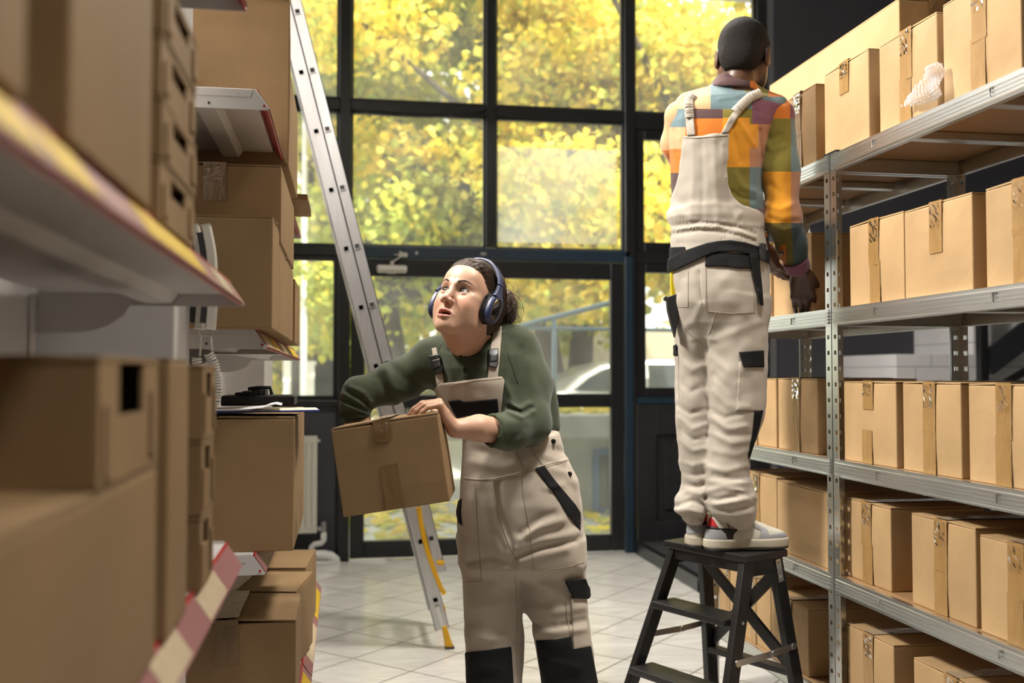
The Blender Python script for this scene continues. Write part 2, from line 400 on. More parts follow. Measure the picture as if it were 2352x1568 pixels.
# =====================================================================  CAMERA, LIGHT
cam = bpy.data.cameras.new('camera'); co = bpy.data.objects.new('camera', cam); COL.objects.link(co)
cam.lens = FPX / 2352.0 * 36.0; cam.sensor_width = 36.0; cam.sensor_fit = 'HORIZONTAL'
co.location = (0, 0, CAMH); co.rotation_euler = (math.pi/2 + PIT, 0, -YAW)
cam.clip_start = .05; cam.clip_end = 200
cam.dof.use_dof = True; cam.dof.focus_distance = 2.85; cam.dof.aperture_fstop = 2.5
SC.camera = co
SC.view_settings.view_transform = 'Standard'; SC.view_settings.look = 'None'; SC.view_settings.gamma = 1.0
SC.view_settings.use_curve_mapping = False; SC.view_settings.exposure = 0.0
SC.cycles.use_denoising = True
SC.cycles.max_bounces = 8; SC.cycles.transparent_max_bounces = 16; SC.cycles.diffuse_bounces = 4
SC.cycles.sample_clamp_indirect = 6.0
w = bpy.data.worlds.new('sky'); SC.world = w; w.use_nodes = True
bg = w.node_tree.nodes['Background']; bg.inputs[0].default_value = (1.0, .985, .95, 1); bg.inputs[1].default_value = 2.3
def area(name, loc, target, size, power, col, sy=None, spread=180):
    l = bpy.data.lights.new(name, 'AREA'); l.energy = power; l.color = col; l.size = size; l.spread = math.radians(spread)
    if sy: l.shape = 'RECTANGLE'; l.size_y = sy
    o = bpy.data.objects.new(name, l); COL.objects.link(o); o.location = loc
    o.rotation_euler = (Vector(target) - Vector(loc)).to_track_quat('-Z', 'Y').to_euler()
    return o
WARM = (1.0, .945, .87)
area('softbox_lamp_left', (-1.25, 2.98, 3.75), (1.5, 2.85, 1.5), .5, 185, WARM)
area('ceiling_lamp_far', (1.0, 4.3, 4.15), (.7, 3.2, 1.0), .45, 115, WARM)
area('ceiling_lamp_near', (1.2, 1.85, 4.15), (.70, 2.7, 1.0), .5, 12, WARM, spread=46)
area('fill_light_rear', (1.35, .2, 4.15), (-.2, .85, 1.5), .5, 8, WARM, spread=56)  # added fill that brightens the near left boxes, no lamp known there
sun = bpy.data.lights.new('sun', 'SUN'); sun.energy = 12.0; sun.color = (1.0, .94, .8); sun.angle = .02
so = bpy.data.objects.new('sun', sun); COL.objects.link(so); so.location = (3, -3, 12)
so.rotation_euler = (Vector((-.25, .62, -.75))).to_track_quat('-Z', 'Y').to_euler()

# thin cable sagging under the transom bar
mb = MB(); mb.tube([hitY(x, y, YW - .045) for x, y in ((800, 247), (835, 256), (880, 263), (930, 267), (985, 268), (1040, 265), (1090, 259), (1118, 252))], .005, 6)
tag(mb.build('cable', mat('black_plastic_cable', (.012, .012, .012), .5), smooth=True), 'thin black cable sagging under the window bar left of centre', 'cable')
# =====================================================================  OUTSIDE
def leaves_mesh(centers, radii, n, size, palette, seed, droop=.3):
    """n separate leaf quads spread through blobs"""
    r = np.random.default_rng(seed)
    centers = np.array(centers, float); radii = np.array(radii, float)
    vol = radii.prod(1) ** (2/3.); pick = r.choice(len(centers), n, p=vol / vol.sum())
    d = r.normal(size=(n, 3)); d /= np.linalg.norm(d, axis=1)[:, None]
    rad = r.random(n) ** .45
    P = centers[pick] + d * radii[pick] * rad[:, None]
    nrm = r.normal(size=(n, 3)) * .7 + d * .5 + np.array([0, 0, droop]); nrm /= np.linalg.norm(nrm, axis=1)[:, None]
    t = np.cross(nrm, r.normal(size=(n, 3))); t /= np.linalg.norm(t, axis=1)[:, None]
    b = np.cross(nrm, t)
    s = size * (0.6 + .8 * r.random(n))[:, None]
    # each leaf: a folded five-lobed shape reduced to six points
    V = np.empty((n, 6, 3))
    V[:, 0] = P - t * s * .5
    V[:, 1] = P - t * s * .12 - b * s * .5 + nrm * s * .12
    V[:, 2] = P + t * s * .32 - b * s * .34 + nrm * s * .08
    V[:, 3] = P + t * s * .6
    V[:, 4] = P + t * s * .32 + b * s * .34 + nrm * s * .08
    V[:, 5] = P - t * s * .12 + b * s * .5 + nrm * s * .12
    me = bpy.data.meshes.new('leaves')
    me.vertices.add(n * 6); me.vertices.foreach_set('co', V.reshape(-1))
    me.loops.add(n * 8); me.polygons.add(n * 2)
    base = (np.arange(n) * 6)[:, None]
    idx = np.concatenate([base + np.array([[0, 1, 2, 3]]), base + np.array([[0, 3, 4, 5]])], 1).reshape(-1)
    me.loops.foreach_set('vertex_index', idx.astype(np.int32))
    me.polygons.foreach_set('loop_start', (np.arange(n * 2) * 4).astype(np.int32))
    me.update(calc_edges=True)
    pal = np.array(palette); pc = pal[r.integers(0, len(pal), n)] * (0.8 + .4 * r.random((n, 1)))
    # whole sprays share a tone
    ph = np.sin(P @ np.array([1.7, .9, 1.3]) + seed) * .5 + .5
    pc = pc * (.8 + .35 * ph[:, None])
    col = np.ones((n, 8, 4)); col[:, :, :3] = pc[:, None, :]
    at = me.color_attributes.new('tint', 'FLOAT_COLOR', 'CORNER'); at.data.foreach_set('color', col.reshape(-1))
    return me
M_LEAF = attr_mat('autumn_leaf', .55, 0, noise=.05, translucent=.5, spec=.25)
M_BARK = mat('dark_bark', (.055, .042, .032), .9, noise=.4, nscale=12, bump=.5, bscale=30)
YEL = [(.80, .60, .07), (.86, .70, .10), (.74, .62, .07), (.64, .63, .10), (.52, .57, .11), (.88, .74, .18)]
GRN = [(.54, .59, .11), (.64, .63, .10), (.45, .54, .12), (.78, .69, .10), (.56, .62, .14)]
PAL = [(.82, .76, .30), (.74, .72, .30), (.86, .80, .40), (.68, .70, .28)]
M_PAVE = mat('paving', (.42, .43, .40), .8, noise=.3, nscale=6)
struct(MB().box((-14, YW + .08, -.14), (22, 42, -.01)).build('ground_outside', M_PAVE))
def tree(name, label, base, h_trunk, lean, blobs, n, size, pal, seed, tr=.16):
    t = thing('tree', label, 'tree', base, 0, 'autumn trees outside the windows')
    top = Vector((lean[0], lean[1], h_trunk))
    mb = MB(); mb.tube([(0, 0, -.05), (top.x*.3, top.y*.3, h_trunk*.35), (top.x*.6, top.y*.6, h_trunk*.7), top], [tr*1.3, tr, tr*.85, tr*.7], 12)
    mb.build('trunk', M_BARK, t, smooth=True)
    rr = random.Random(seed)
    for c, rad in blobs[:6]:
        q = Vector(c); m1 = top.lerp(q, .5) + Vector((rr.uniform(-.3, .3), rr.uniform(-.3, .3), rr.uniform(-.1, .4)))
        b = MB(); b.tube([top, m1, q], [tr*.5, tr*.32, tr*.12], 8); b.build('branch', M_BARK, t, smooth=True)
    me = leaves_mesh([c for c, r in blobs], [r for c, r in blobs], n, size, pal, seed)
    me.materials.append(M_LEAF); o = bpy.data.objects.new('foliage', me); COL.objects.link(o); o.parent = t
    return t
def blobset(seed, n, cx, cy, cz, sx, sy_, sz, r0, r1):
    r = random.Random(seed); out = []
    for i in range(n):
        rad = r.uniform(r0, r1)
        out.append(((cx + r.uniform(-sx, sx), cy + r.uniform(-sy_, sy_), cz + r.uniform(-sz, sz)), (rad * 1.25, rad * 1.1, rad * .7)))
    return out
T1 = hitY(1318, 800, 14.5)
tree('t', 'yellow-green tree behind the handrail, its two dark trunks seen through the door', (T1.x, 14.5, 0), 3.1, (.25, 0), blobset(1, 26, 0, 0, 5.2, 3.2, 1.6, 2.7, .7, 1.3), 24000, .125, YEL, 11, .2)
T1b = hitY(1268, 800, 14.1)
mb = MB(); mb.tube([(T1b.x - T1.x + .25, -.4, -.1), (T1b.x - T1.x, -.4, 1.2), (T1b.x - T1.x - .12, -.3, 2.4), (.1, 0, 3.6)], [.3, .2, .15, .1], 10)
mb.build('second_trunk', M_BARK, bpy.data.objects['tree'], smooth=True)
T2 = hitY(930, 760, 16.5)
tree('t', 'broad green-gold tree filling the panes left of centre', (T2.x, 16.5, 0), 2.6, (-.3, .1), blobset(2, 28, .4, 0, 4.9, 2.0, 1.5, 2.9, .8, 1.3), 26000, .13, GRN, 12, .22)
T3 = hitY(1620, 760, 13.0)
tree('t', 'golden tree behind the man, farthest right of the trees', (T3.x, 13.0, 0), 2.8, (.2, .2), blobset(3, 26, 0, 0, 5.0, 2.4, 1.3, 2.6, .7, 1.2), 22000, .12, YEL, 13, .18)
T4 = hitY(690, 760, 19.0)
tree('t', 'pale sunlit tree seen beyond the ladder, farthest left of the trees', (T4.x, 19.0, 0), 2.4, (0, 0), blobset(4, 16, 0, 0, 6.0, 2.2, 1.3, 3.0, .7, 1.2), 8000, .15, PAL, 14, .2)
T5 = hitY(1090, 760, 23.0)
tree('t', 'distant yellow tree between the two nearer crowns', (T5.x, 23.0, 0), 3.0, (0, 0), blobset(5, 36, 0, 0, 5.6, 5.5, 1.5, 4.4, 1.1, 1.9), 24000, .2, YEL + GRN, 15, .25)
# hedge behind everything low down
me = leaves_mesh([(x, 24 + .3*math.sin(x), 1.2) for x in np.arange(-8, 14, 1.4)], [(1.2, .9, 1.2)] * 16, 6500, .24, GRN + PAL, 21)
me.materials.append(M_LEAF); o = bpy.data.objects.new('hedge', me); COL.objects.link(o); tag(o, 'yellow-green hedge along the far side of street', 'hedge', kind='stuff')
# fallen leaves on slab and paving
me = leaves_mesh([(1.2, 9.2, 0.01), (.4, 8.4, 0.01), (2.6, 9.0, .01), (0.0, 9.6, .01)], [(1.6, 1.2, .012)] * 4, 520, .11, YEL, 22, droop=4)
me.materials.append(M_LEAF); o = bpy.data.objects.new('fallen_leaves', me); COL.objects.link(o); tag(o, 'yellow fallen leaves scattered on paving outside the door', 'leaves', kind='stuff')

# low concrete structure with a blue window, and its handrail
M_CONC = mat('weathered_concrete', (.46, .48, .44), .85, noise=.45, nscale=5, bump=.2, bscale=30)
M_BLUEW = mat('blue_window_paint', (.05, .14, .30), .45)
M_RAILB = mat('grey_blue_rail_paint', (.20, .30, .36), .4)
Yc = 9.3
zs_t = abc(1330, 952, Yc)[2]; zs_b = abc(1330, 1008, Yc)[2]
xl = hitY(1236, 1000, Yc).x
t = thing('basement_entrance', 'low weathered concrete entrance with slab roof seen through lower door pane', 'building', (0, 0, 0))
MB().box((xl - .9, Yc - .25, zs_b), (xl + 4.5, Yc + 2.6, zs_t)).build('roof_slab', M_CONC, t, bevel=.02)
xw0 = hitY(1360, 1100, Yc).x; xw1 = hitY(1412, 1100, Yc).x
zw0 = abc(1380, 1190, Yc)[2]; zw1 = abc(1380, 1035, Yc)[2]
mb = MB(); mb.box((xl - .2, Yc, -.05), (xw0, Yc + .25, zs_b)); mb.box((xw1, Yc, -.05), (xl + 4.4, Yc + .25, zs_b)); mb.box((xw0, Yc, -.05), (xw1, Yc + .25, zw0)); mb.box((xw0, Yc, zw1), (xw1, Yc + .25, zs_b))
mb.build('wall', M_CONC, t)
mb = MB(); f = .06
mb.box((xw0, Yc - .03, zw0), (xw0 + f, Yc + .1, zw1)); mb.box((xw1 - f, Yc - .03, zw0), (xw1, Yc + .1, zw1)); mb.box((xw0 + f, Yc - .03, zw0), (xw1 - f, Yc + .1, zw0 + f)); mb.box((xw0 + f, Yc - .03, zw1 - f), (xw1 - f, Yc + .1, zw1))
fr = mb.build('window_frame', M_BLUEW, t)
MB().box((xw0 + f, Yc + .03, zw0 + f), (xw1 - f, Yc + .04, zw1 - f)).build('pane', mat('dark_window_pane', (.10, .10, .06), .12), fr)
MB().box((xw0 - .05, Yc - .1, zw0 - .05), (xw1 + .05, Yc, zw0)).build('sill', M_BLUEW, t)
me = leaves_mesh([(xl + 1.2, Yc + .5, zs_t + .02)], [(2.0, .7, .03)], 420, .11, YEL, 23, droop=4)
me.materials.append(M_LEAF); o = bpy.data.objects.new('leaf_litter', me); COL.objects.link(o); tag(o, 'yellow leaf litter lying on the concrete slab roof', 'leaves', kind='stuff')
t = thing('handrail', 'grey-blue metal handrail standing on the concrete slab outside', 'handrail', (0, 0, 0))
YH = 9.25
def hp(px, py): return hitY(px, py, YH)
mb = MB(); mb.tube([hp(1120, 772), hp(1240, 737), hp(1400, 696), hp(1480, 676)], .028, 10); mb.build('sloping_rail', M_RAILB, t, smooth=True)
mb = MB(); mb.tube([hp(1080, 751), hp(1400, 756), hp(1600, 759)], .020, 10); mb.build('level_rail', M_RAILB, t, smooth=True)
for px, py in ((1273, 730), (1560, 700), (1080, 760)):
    a = hp(px, py); MB().tube([(a.x, YH, zs_t), a], .024, 10).build('post', M_RAILB, t, smooth=True)

# street wall, parked car
M_SWALL = mat('street_wall_render', (.40, .36, .27), .9, noise=.3, nscale=2)
struct(MB().box((hitY(1225, 800, 19).x, 19, 0), (18, 19.2, abc(1340, 752, 19)[2])).build('street_wall', M_SWALL)).name = 'wall_street'
M_CAR = mat('silver_car_paint', (.24, .245, .235), .3, .3, coat=.3)
M_CGL = mat('car_window_glass', (.02, .025, .025), .06, spec=.9)
Ycar = 13.0
t = thing('car', 'silver car parked on street behind the handrail', 'car', (hitY(1430, 860, Ycar).x, Ycar, 0))
x_ = lambda px: hitY(px, 860, Ycar).x - t.location.x
z_ = lambda py: abc(1400, py, Ycar)[2]
roof = [(x_(1200), .35), (x_(1195), .75), (x_(1225), z_(900)), (x_(1265), z_(893)), (x_(1300), z_(862)), (x_(1345), z_(838)), (x_(1400), z_(826)), (x_(1480), z_(822)), (x_(1600), z_(826)), (x_(1680), z_(845)), (x_(1745), z_(890)), (x_(1870), z_(900)), (x_(1880), .35)]
mb = MB()
def carframe(u, v, tt):
    k = max(0, (v - .95)) * .28
    return (u, (tt * (.88 - k)) , v)
mb.prism(roof, -1, 1, carframe); mb.build('body', M_CAR, t, bevel=.06, seg=3)
win = [(x_(1285), z_(895)), (x_(1320), z_(866)), (x_(1360), z_(846)), (x_(1410), z_(837)), (x_(1440), z_(836)), (x_(1440), z_(895))]
win2 = [(x_(1450), z_(895)), (x_(1450), z_(836)), (x_(1600), z_(838)), (x_(1668), z_(858)), (x_(1700), z_(895))]
for wn in (win, win2):
    m_ = MB(); m_.prism(wn, -1.012, -.99, carframe); m_.build('side_window', M_CGL, t)
for px in (1290, 1760):
    c = Vector((x_(px), -.82, .32)); mb = MB(); mb.tube([c + Vector((0, -.09, 0)), c + Vector((0, .12, 0))], .32, 24); wl = mb.build('wheel', mat('tyre', (.02, .02, .02), .8), t, bevel=.02)
    mb = MB(); mb.tube([c + Vector((0, -.1, 0)), c + Vector((0, -.085, 0))], .2, 16); mb.build('rim', mat('dull_steel', (.42, .42, .43), .35, 1.0), wl)
# things across the street on the left
M_PALEP = mat('pale_post_paint', (.75, .74, .68), .7)
Yp = 17.0
for i, (p0, p1, yt, lab) in enumerate(((650, 668, 822, 'wide pale gate pillar across the street, left one of the pair'), (705, 722, 838, 'shorter pale gate pillar right of the thin pole'))):
    a = hitY(p0, 900, Yp); b = hitY(p1, 900, Yp)
    tt = thing('gate_pillar', lab, 'pillar', ((a.x + b.x)/2, Yp, 0), 0, 'gate pillars across the street')
    w_ = (b.x - a.x)/2; zt = abc(p0, yt, Yp)[2]
    MB().box((-w_, -w_, -.02), (w_, w_, zt)).build('shaft', M_PALEP, tt); MB().box((-w_ - .03, -w_ - .03, zt), (w_ + .03, w_ + .03, zt + .06)).build('cap', M_PALEP, tt)
a = hitY(697, 900, 15.5)
tag(MB().tube([(a.x, 15.5, -.02), (a.x, 15.5, 5.5)], [.055, .04], 12).build('street_pole', M_PALEP, smooth=True), 'tall thin pale pole rising outside the left window', 'pole')
a = hitY(722, 900, 20.0); b = hitY(782, 900, 20.0)
t = thing('gate', 'dark slatted gate across the street beside the pillars', 'gate', (a.x, 20.0, 0))
zt = abc(740, 815, 20)[2]
M_GATE = mat('dark_gate', (.08, .075, .065), .7)
mb = MB()
for i in range(9): x = (b.x - a.x) * i / 8; mb.box((x - .05, -.02, .1), (x + .05, .02, zt))
mb.build('slats', M_GATE, t)
for z_r in (.25, zt - .25): MB().box((-.05, .02, z_r), (b.x - a.x + .05, .05, z_r + .1)).build('rail', M_GATE, t)
# pale facade far behind
M_FAC = mat('far_facade', (.62, .55, .46), .9, noise=.15, nscale=1)
t = thing('house', 'pale house far behind the trees at left', 'house', (hitY(700, 800, 30).x, 30, 0))
MB().box((-4, 0, -.02), (2.6, 4, 4.6)).build('wall', M_FAC, t)
mb = MB(); mb.add([(-4.3, -.3, 4.6), (2.9, -.3, 4.6), (2.9, 4.3, 4.6), (-4.3, 4.3, 4.6), (-3, 2, 6), (1.6, 2, 6)], [(0, 1, 5, 4), (1, 2, 5), (2, 3, 4, 5), (3, 0, 4), (0, 3, 2, 1)]); mb.build('roof', mat('roof_tile', (.35, .14, .08), .8), t)
for x in (-2.8, -.9, 1.0): MB().box((x, -.03, 1.0), (x + .8, .02, 2.3)).build('window', M_CGL, t)
# =====================================================================  CARDBOARD BOXES
def cardboard(name, col, dark=.82):
    m = bpy.data.materials.new(name); m.use_nodes = True
    nt = m.node_tree; N = nt.nodes; L = nt.links; p = N['Principled BSDF']
    tc = N.new('ShaderNodeTexCoord'); oi = N.new('ShaderNodeObjectInfo')
    n1 = N.new('ShaderNodeTexNoise'); n1.inputs['Scale'].default_value = 5; n1.inputs['Detail'].default_value = 5
    n2 = N.new('ShaderNodeTexNoise'); n2.inputs['Scale'].default_value = 420; n2.inputs['Detail'].default_value = 2
    L.new(tc.outputs['Object'], n1.inputs['Vector']); L.new(tc.outputs['Object'], n2.inputs['Vector'])
    ad = N.new('ShaderNodeMath'); ad.operation = 'MULTIPLY_ADD'; ad.inputs[1].default_value = .45; L.new(n2.outputs['Fac'], ad.inputs[0]); L.new(n1.outputs['Fac'], ad.inputs[2])
    mr = N.new('ShaderNodeMapRange'); mr.inputs[1].default_value = .45; mr.inputs[2].default_value = 1.0; mr.inputs[3].default_value = dark; mr.inputs[4].default_value = 1.08
    L.new(ad.outputs[0], mr.inputs[0])
    m3 = N.new('ShaderNodeMapRange'); m3.inputs[3].default_value = .93; m3.inputs[4].default_value = 1.07; L.new(oi.outputs['Random'], m3.inputs[0])
    mu = N.new('ShaderNodeMath'); mu.operation = 'MULTIPLY'; L.new(mr.outputs[0], mu.inputs[0]); L.new(m3.outputs[0], mu.inputs[1])
    vm = N.new('ShaderNodeVectorMath'); vm.operation = 'SCALE'; vm.inputs[0].default_value = col; L.new(mu.outputs[0], vm.inputs['Scale'])
    L.new(vm.outputs[0], p.inputs['Base Color'])
    p.inputs['Roughness'].default_value = .72; p.inputs['Specular IOR Level'].default_value = .22
    wv = N.new('ShaderNodeTexWave'); wv.inputs['Scale'].default_value = 55; wv.bands_direction = 'X'; wv.inputs['Distortion'].default_value = .6
    L.new(tc.outputs['Object'], wv.inputs['Vector'])
    n4 = N.new('ShaderNodeTexNoise'); n4.inputs['Scale'].default_value = 9; L.new(tc.outputs['Object'], n4.inputs['Vector'])
    ad2 = N.new('ShaderNodeMath'); ad2.operation = 'MULTIPLY_ADD'; ad2.inputs[1].default_value = .05; L.new(wv.outputs['Fac'], ad2.inputs[0]); L.new(n4.outputs['Fac'], ad2.inputs[2])
    bp = N.new('ShaderNodeBump'); bp.inputs['Strength'].default_value = .14; bp.inputs['Distance'].default_value = .006
    L.new(ad2.outputs[0], bp.inputs['Height']); L.new(bp.outputs[0], p.inputs['Normal'])
    return m
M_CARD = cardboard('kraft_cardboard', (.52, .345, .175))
M_CARDB = cardboard('shaded_cardboard', (.26, .165, .080))  # same board as the kraft one, with shade put into a darker colour
M_EDGE = mat('cardboard_edge', (.30, .18, .08), .9)
def tape_mat(name, col, rough):
    m = mat(name, col, rough, noise=.25, nscale=30, bump=.9, bscale=55, spec=.6, stretch=(1, 1, .35))
    return m
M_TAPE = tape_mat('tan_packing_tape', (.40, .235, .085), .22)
M_TAPEB = tape_mat('shaded_packing_tape', (.215, .125, .052), .25)  # tape copy darkened to go with the shade painted into that board
M_CTAPE = tape_mat('clear_packing_tape', (.56, .42, .26), .12)
M_CLEAR = glass_mat('clear_tape_film', (.95, .92, .86), .12, haze=.22, hazecol=(.9, .85, .75))
def crumple_strip(mb, fr, u0, u1, v0, v1, t, seed, amp=.0012, nu=4, nv=10):
    """thin wrinkled tape sheet: fr(u,v,t) -> xyz"""
    r = random.Random(seed); V = []
    for j in range(nv + 1):
        for i in range(nu + 1):
            u = u0 + (u1 - u0)*i/nu; v = v0 + (v1 - v0)*j/nv
            V.append(fr(u, v, t + abs(r.gauss(0, amp))))
    F = []
    for j in range(nv):
        for i in range(nu):
            a = j*(nu+1) + i; F.append((a, a+1, a+nu+2, a+nu+1))
    mb.add(V, F)
def carton(label, size, loc, rotz=0, seam='x', group=None, m=None, tape=True, l_top=1.0, l_bot=0.0, seed=0, tilt=None, name='cardboard_box', tw=.057, lift=.004, tape_off=0.0, open_gap=.003):
    """size (x,y,z); loc = centre of the underside. The flaps meet along axis `seam`."""
    m = m or M_CARD; sx, sy, sz = size; r = random.Random(seed * 7 + 3)
    t = thing(name, label, 'box', loc, rotz, group)
    if tilt is not None: t.rotation_euler = tilt
    th = .004
    # body with slightly bowed faces
    mb = MB(); hx, hy = sx/2, sy/2; zt = sz - th - .001
    n = 4
    def P(x, y, z):
        bx = (1 - (2*y/sy)**2) * (1 - (2*z/zt - 1)**2) * .0035; by = (1 - (2*x/sx)**2) * (1 - (2*z/zt - 1)**2) * .0035
        return (x + (bx if x > hx*.99 else -bx if x < -hx*.99 else 0), y + (by if y > hy*.99 else -by if y < -hy*.99 else 0), z)
    def grid(f):
        V = []; F = []
        for i in range(n+1):
            for j in range(n+1): V.append(f(i/n, j/n))
        for i in range(n):
            for j in range(n): a = i*(n+1)+j; F.append((a, a+n+1, a+n+2, a+1))
        mb.add(V, F)
    grid(lambda u, v: P(-hx + sx*u, -hy, zt*v)); grid(lambda u, v: P(hx - sx*u, hy, zt*v))
    grid(lambda u, v: P(hx, -hy + sy*u, zt*v)); grid(lambda u, v: P(-hx, hy - sy*u, zt*v))
    grid(lambda u, v: (-hx + sx*u, -hy + sy*v, zt)); grid(lambda u, v: (-hx + sx*v, -hy + sy*u, 0))
    b = mb.build('carton', m, t, smooth=False)
    me = b.data; bm = bmesh.new(); bm.from_mesh(me); bmesh.ops.remove_doubles(bm, verts=bm.verts, dist=1e-5); bmesh.ops.recalc_face_normals(bm, faces=bm.faces); bm.to_mesh(me); bm.free()
    bv = b.modifiers.new('bevel', 'BEVEL'); bv.width = .003; bv.segments = 2; bv.limit_method = 'ANGLE'; bv.angle_limit = math.radians(50)
    # two top flaps, a hair apart, outer edges folded over the rim
    g = .0015
    for s in (-1, 1):
        mb = MB(); l1 = r.uniform(.0, lift); l2 = r.uniform(.0, lift)
        if seam == 'x':
            y0, y1 = (s*g, s*(hy - .001)); V = [(-hx + .001, y0, zt + .001 + l1), (hx - .001, y0, zt + .001 + l2), (hx - .001, y1, zt + .0008), (-hx + .001, y1, zt + .0008)]
        else:
            x0, x1 = (s*g, s*(hx - .001)); V = [(x0, -hy + .001, zt + .001 + l1), (x0, hy - .001, zt + .001 + l2), (x1, hy - .001, zt + .0008), (x1, -hy + .001, zt + .0008)]
        V2 = [(a, c, d + th) for a, c, d in V]
        mb.add(V + V2, [(0,1,2,3),(4,7,6,5),(0,4,5,1),(1,5,6,2),(2,6,7,3),(3,7,4,0)])
        o = mb.build('flap', m, t); me = o.data; bm = bmesh.new(); bm.from_mesh(me); bmesh.ops.recalc_face_normals(bm, faces=bm.faces); bm.to_mesh(me); bm.free()
    if tape:
        mt = M_TAPE if m is M_CARD else M_TAPEB; w2 = tw/2; off = tape_off
        if seam == 'x': faces = [lambda u, v, d: (-hx - d - .004, off + u, v), lambda u, v, d: (hx + d + .004, off + u, v)]; topf = lambda u, v, d: (v, off + u, zt + th + lift + d); half = hx
        else: faces = [lambda u, v, d: (off + u, -hy - d - .004, v), lambda u, v, d: (off + u, hy + d + .004, v)]; topf = lambda u, v, d: (off + u, v, zt + th + lift + d); half = hy
        mb = MB(); crumple_strip(mb, topf, -w2, w2, -half - .003, half + .003, .0008, seed + 1, .0006); mb.build('top_tape', M_CTAPE, t, smooth=True)
        for k, fr in enumerate(faces[:1]):
            la = l_top if l_top < 1 else .55*sz
            sh = r.uniform(-.004, .004)
            mb = MB(); crumple_strip(mb, fr, -w2 + sh, w2 + sh, sz + lift*.6 - la, sz + lift*.6, .0006, seed + 5, .0005); mb.build('tape', mt, t, smooth=True)
            if l_bot or l_top >= 1:
                lb = l_bot if l_bot else .5*sz
                mb = MB(); crumple_strip(mb, fr, -w2 - sh, w2 - sh, .001, lb, .0003, seed + 9, .0004); mb.build('lower_tape', mt, t, smooth=True)
            # a crinkled clear end over the rim
            mb = MB(); crumple_strip(mb, fr, -w2*.9, w2*.7, sz - min(la*.5, .07), sz - .004, .0034, seed + 13, .0014, 5, 8); mb.build('crumpled_tape_end', M_CLEAR, t, smooth=False)
    return t

# =====================================================================  RIGHT: GALVANISED SHELVING
XF, XB = 1.52, 1.965         # front and back planes
M_ZINC = mat('galvanised_steel', (.74, .75, .74), .30, 1.0, noise=.14, nscale=9, stretch=(1, .5, 3))
M_ZINCP = mat('galvanised_post', (.74, .75, .74), .28, 1.0, noise=.12, nscale=8)
M_HARD = mat('hardboard', (.34, .20, .09), .6, noise=.15, nscale=30)
M_CAP = mat('black_plastic', (.012, .012, .012), .4)
ZTOPS = [hitX(1930, py, XF).z for py in (346, 706, 1056, 1325)]
ZTOPS.append(.285)
YP = hitX(1910, 700, XF).y   # where the two units meet
YFAR = hitX(1632, 1400, XF).y
YNEAR = 1.86
def slotted_post(h, sx, sy, name, parent, loc):
    """L-shaped upright, corner at origin, flanges along sx*X and sy*Y, punched with slots"""
    mb = MB(); wd = .036; pit = .05; n = int(h / pit)
    def flange(fr, rev):
        for k in range(n):
            z0 = k*pit; z1 = h if k == n-1 else z0 + pit
            a, b_, c, d = .006, .014, .022, .030; zm0, zm1 = z0 + .015, z0 + .035
            q = []
            xs = [0, .012, .026, wd]
            zs = [z0, zm0, zm0 + .013, z1]
            V = [fr(x, z) for z in zs for x in xs]
            F = []
            for j in range(3):
                for i in range(3):
                    if i == 1 and j == 1: continue
                    p = j*4 + i; F.append((p, p+1, p+5, p+4) if not rev else (p+4, p+5, p+1, p))
            mb.add(V, F)
    flange(lambda x, z: (sx*x, 0, z), sx*sy > 0)
    flange(lambda x, z: (0, sy*x, z), sx*sy < 0)
    o = mb.build(name, M_ZINCP, parent, loc=loc)
    s = o.modifiers.new('solid', 'SOLIDIFY'); s.thickness = .002; s.offset = 0
    c = MB().box((min(0, sx*.04) - .003, min(0, sy*.04) - .003, 0), (max(0, sx*.04) + .003, max(0, sy*.04) + .003, .012)).build('foot_cap', M_CAP, o, bevel=.002)
    c = MB().box((min(0, sx*.037) - .002, min(0, sy*.037) - .002, h), (max(0, sx*.037) + .002, max(0, sy*.037) + .002, h + .006)).build('top_cap', M_CAP, o, bevel=.002)
    return o
def beam_profile(h=.055):
    pts = [(0, 0), (0.004, .003)]
    k = 4
    for i in range(k):
        z = .006 + (h - .014) * i / k; s = (h - .014)/k
        pts += [(-.0005, z + s*.15), (-.0045, z + s*.35), (-.0045, z + s*.65), (-.0005, z + s*.85)]
    pts += [(0, h - .004), (0, h), (.016, h), (.016, h - .002), (.004, h - .002), (.004, .006), (.018, .004), (.018, 0)]
    return pts
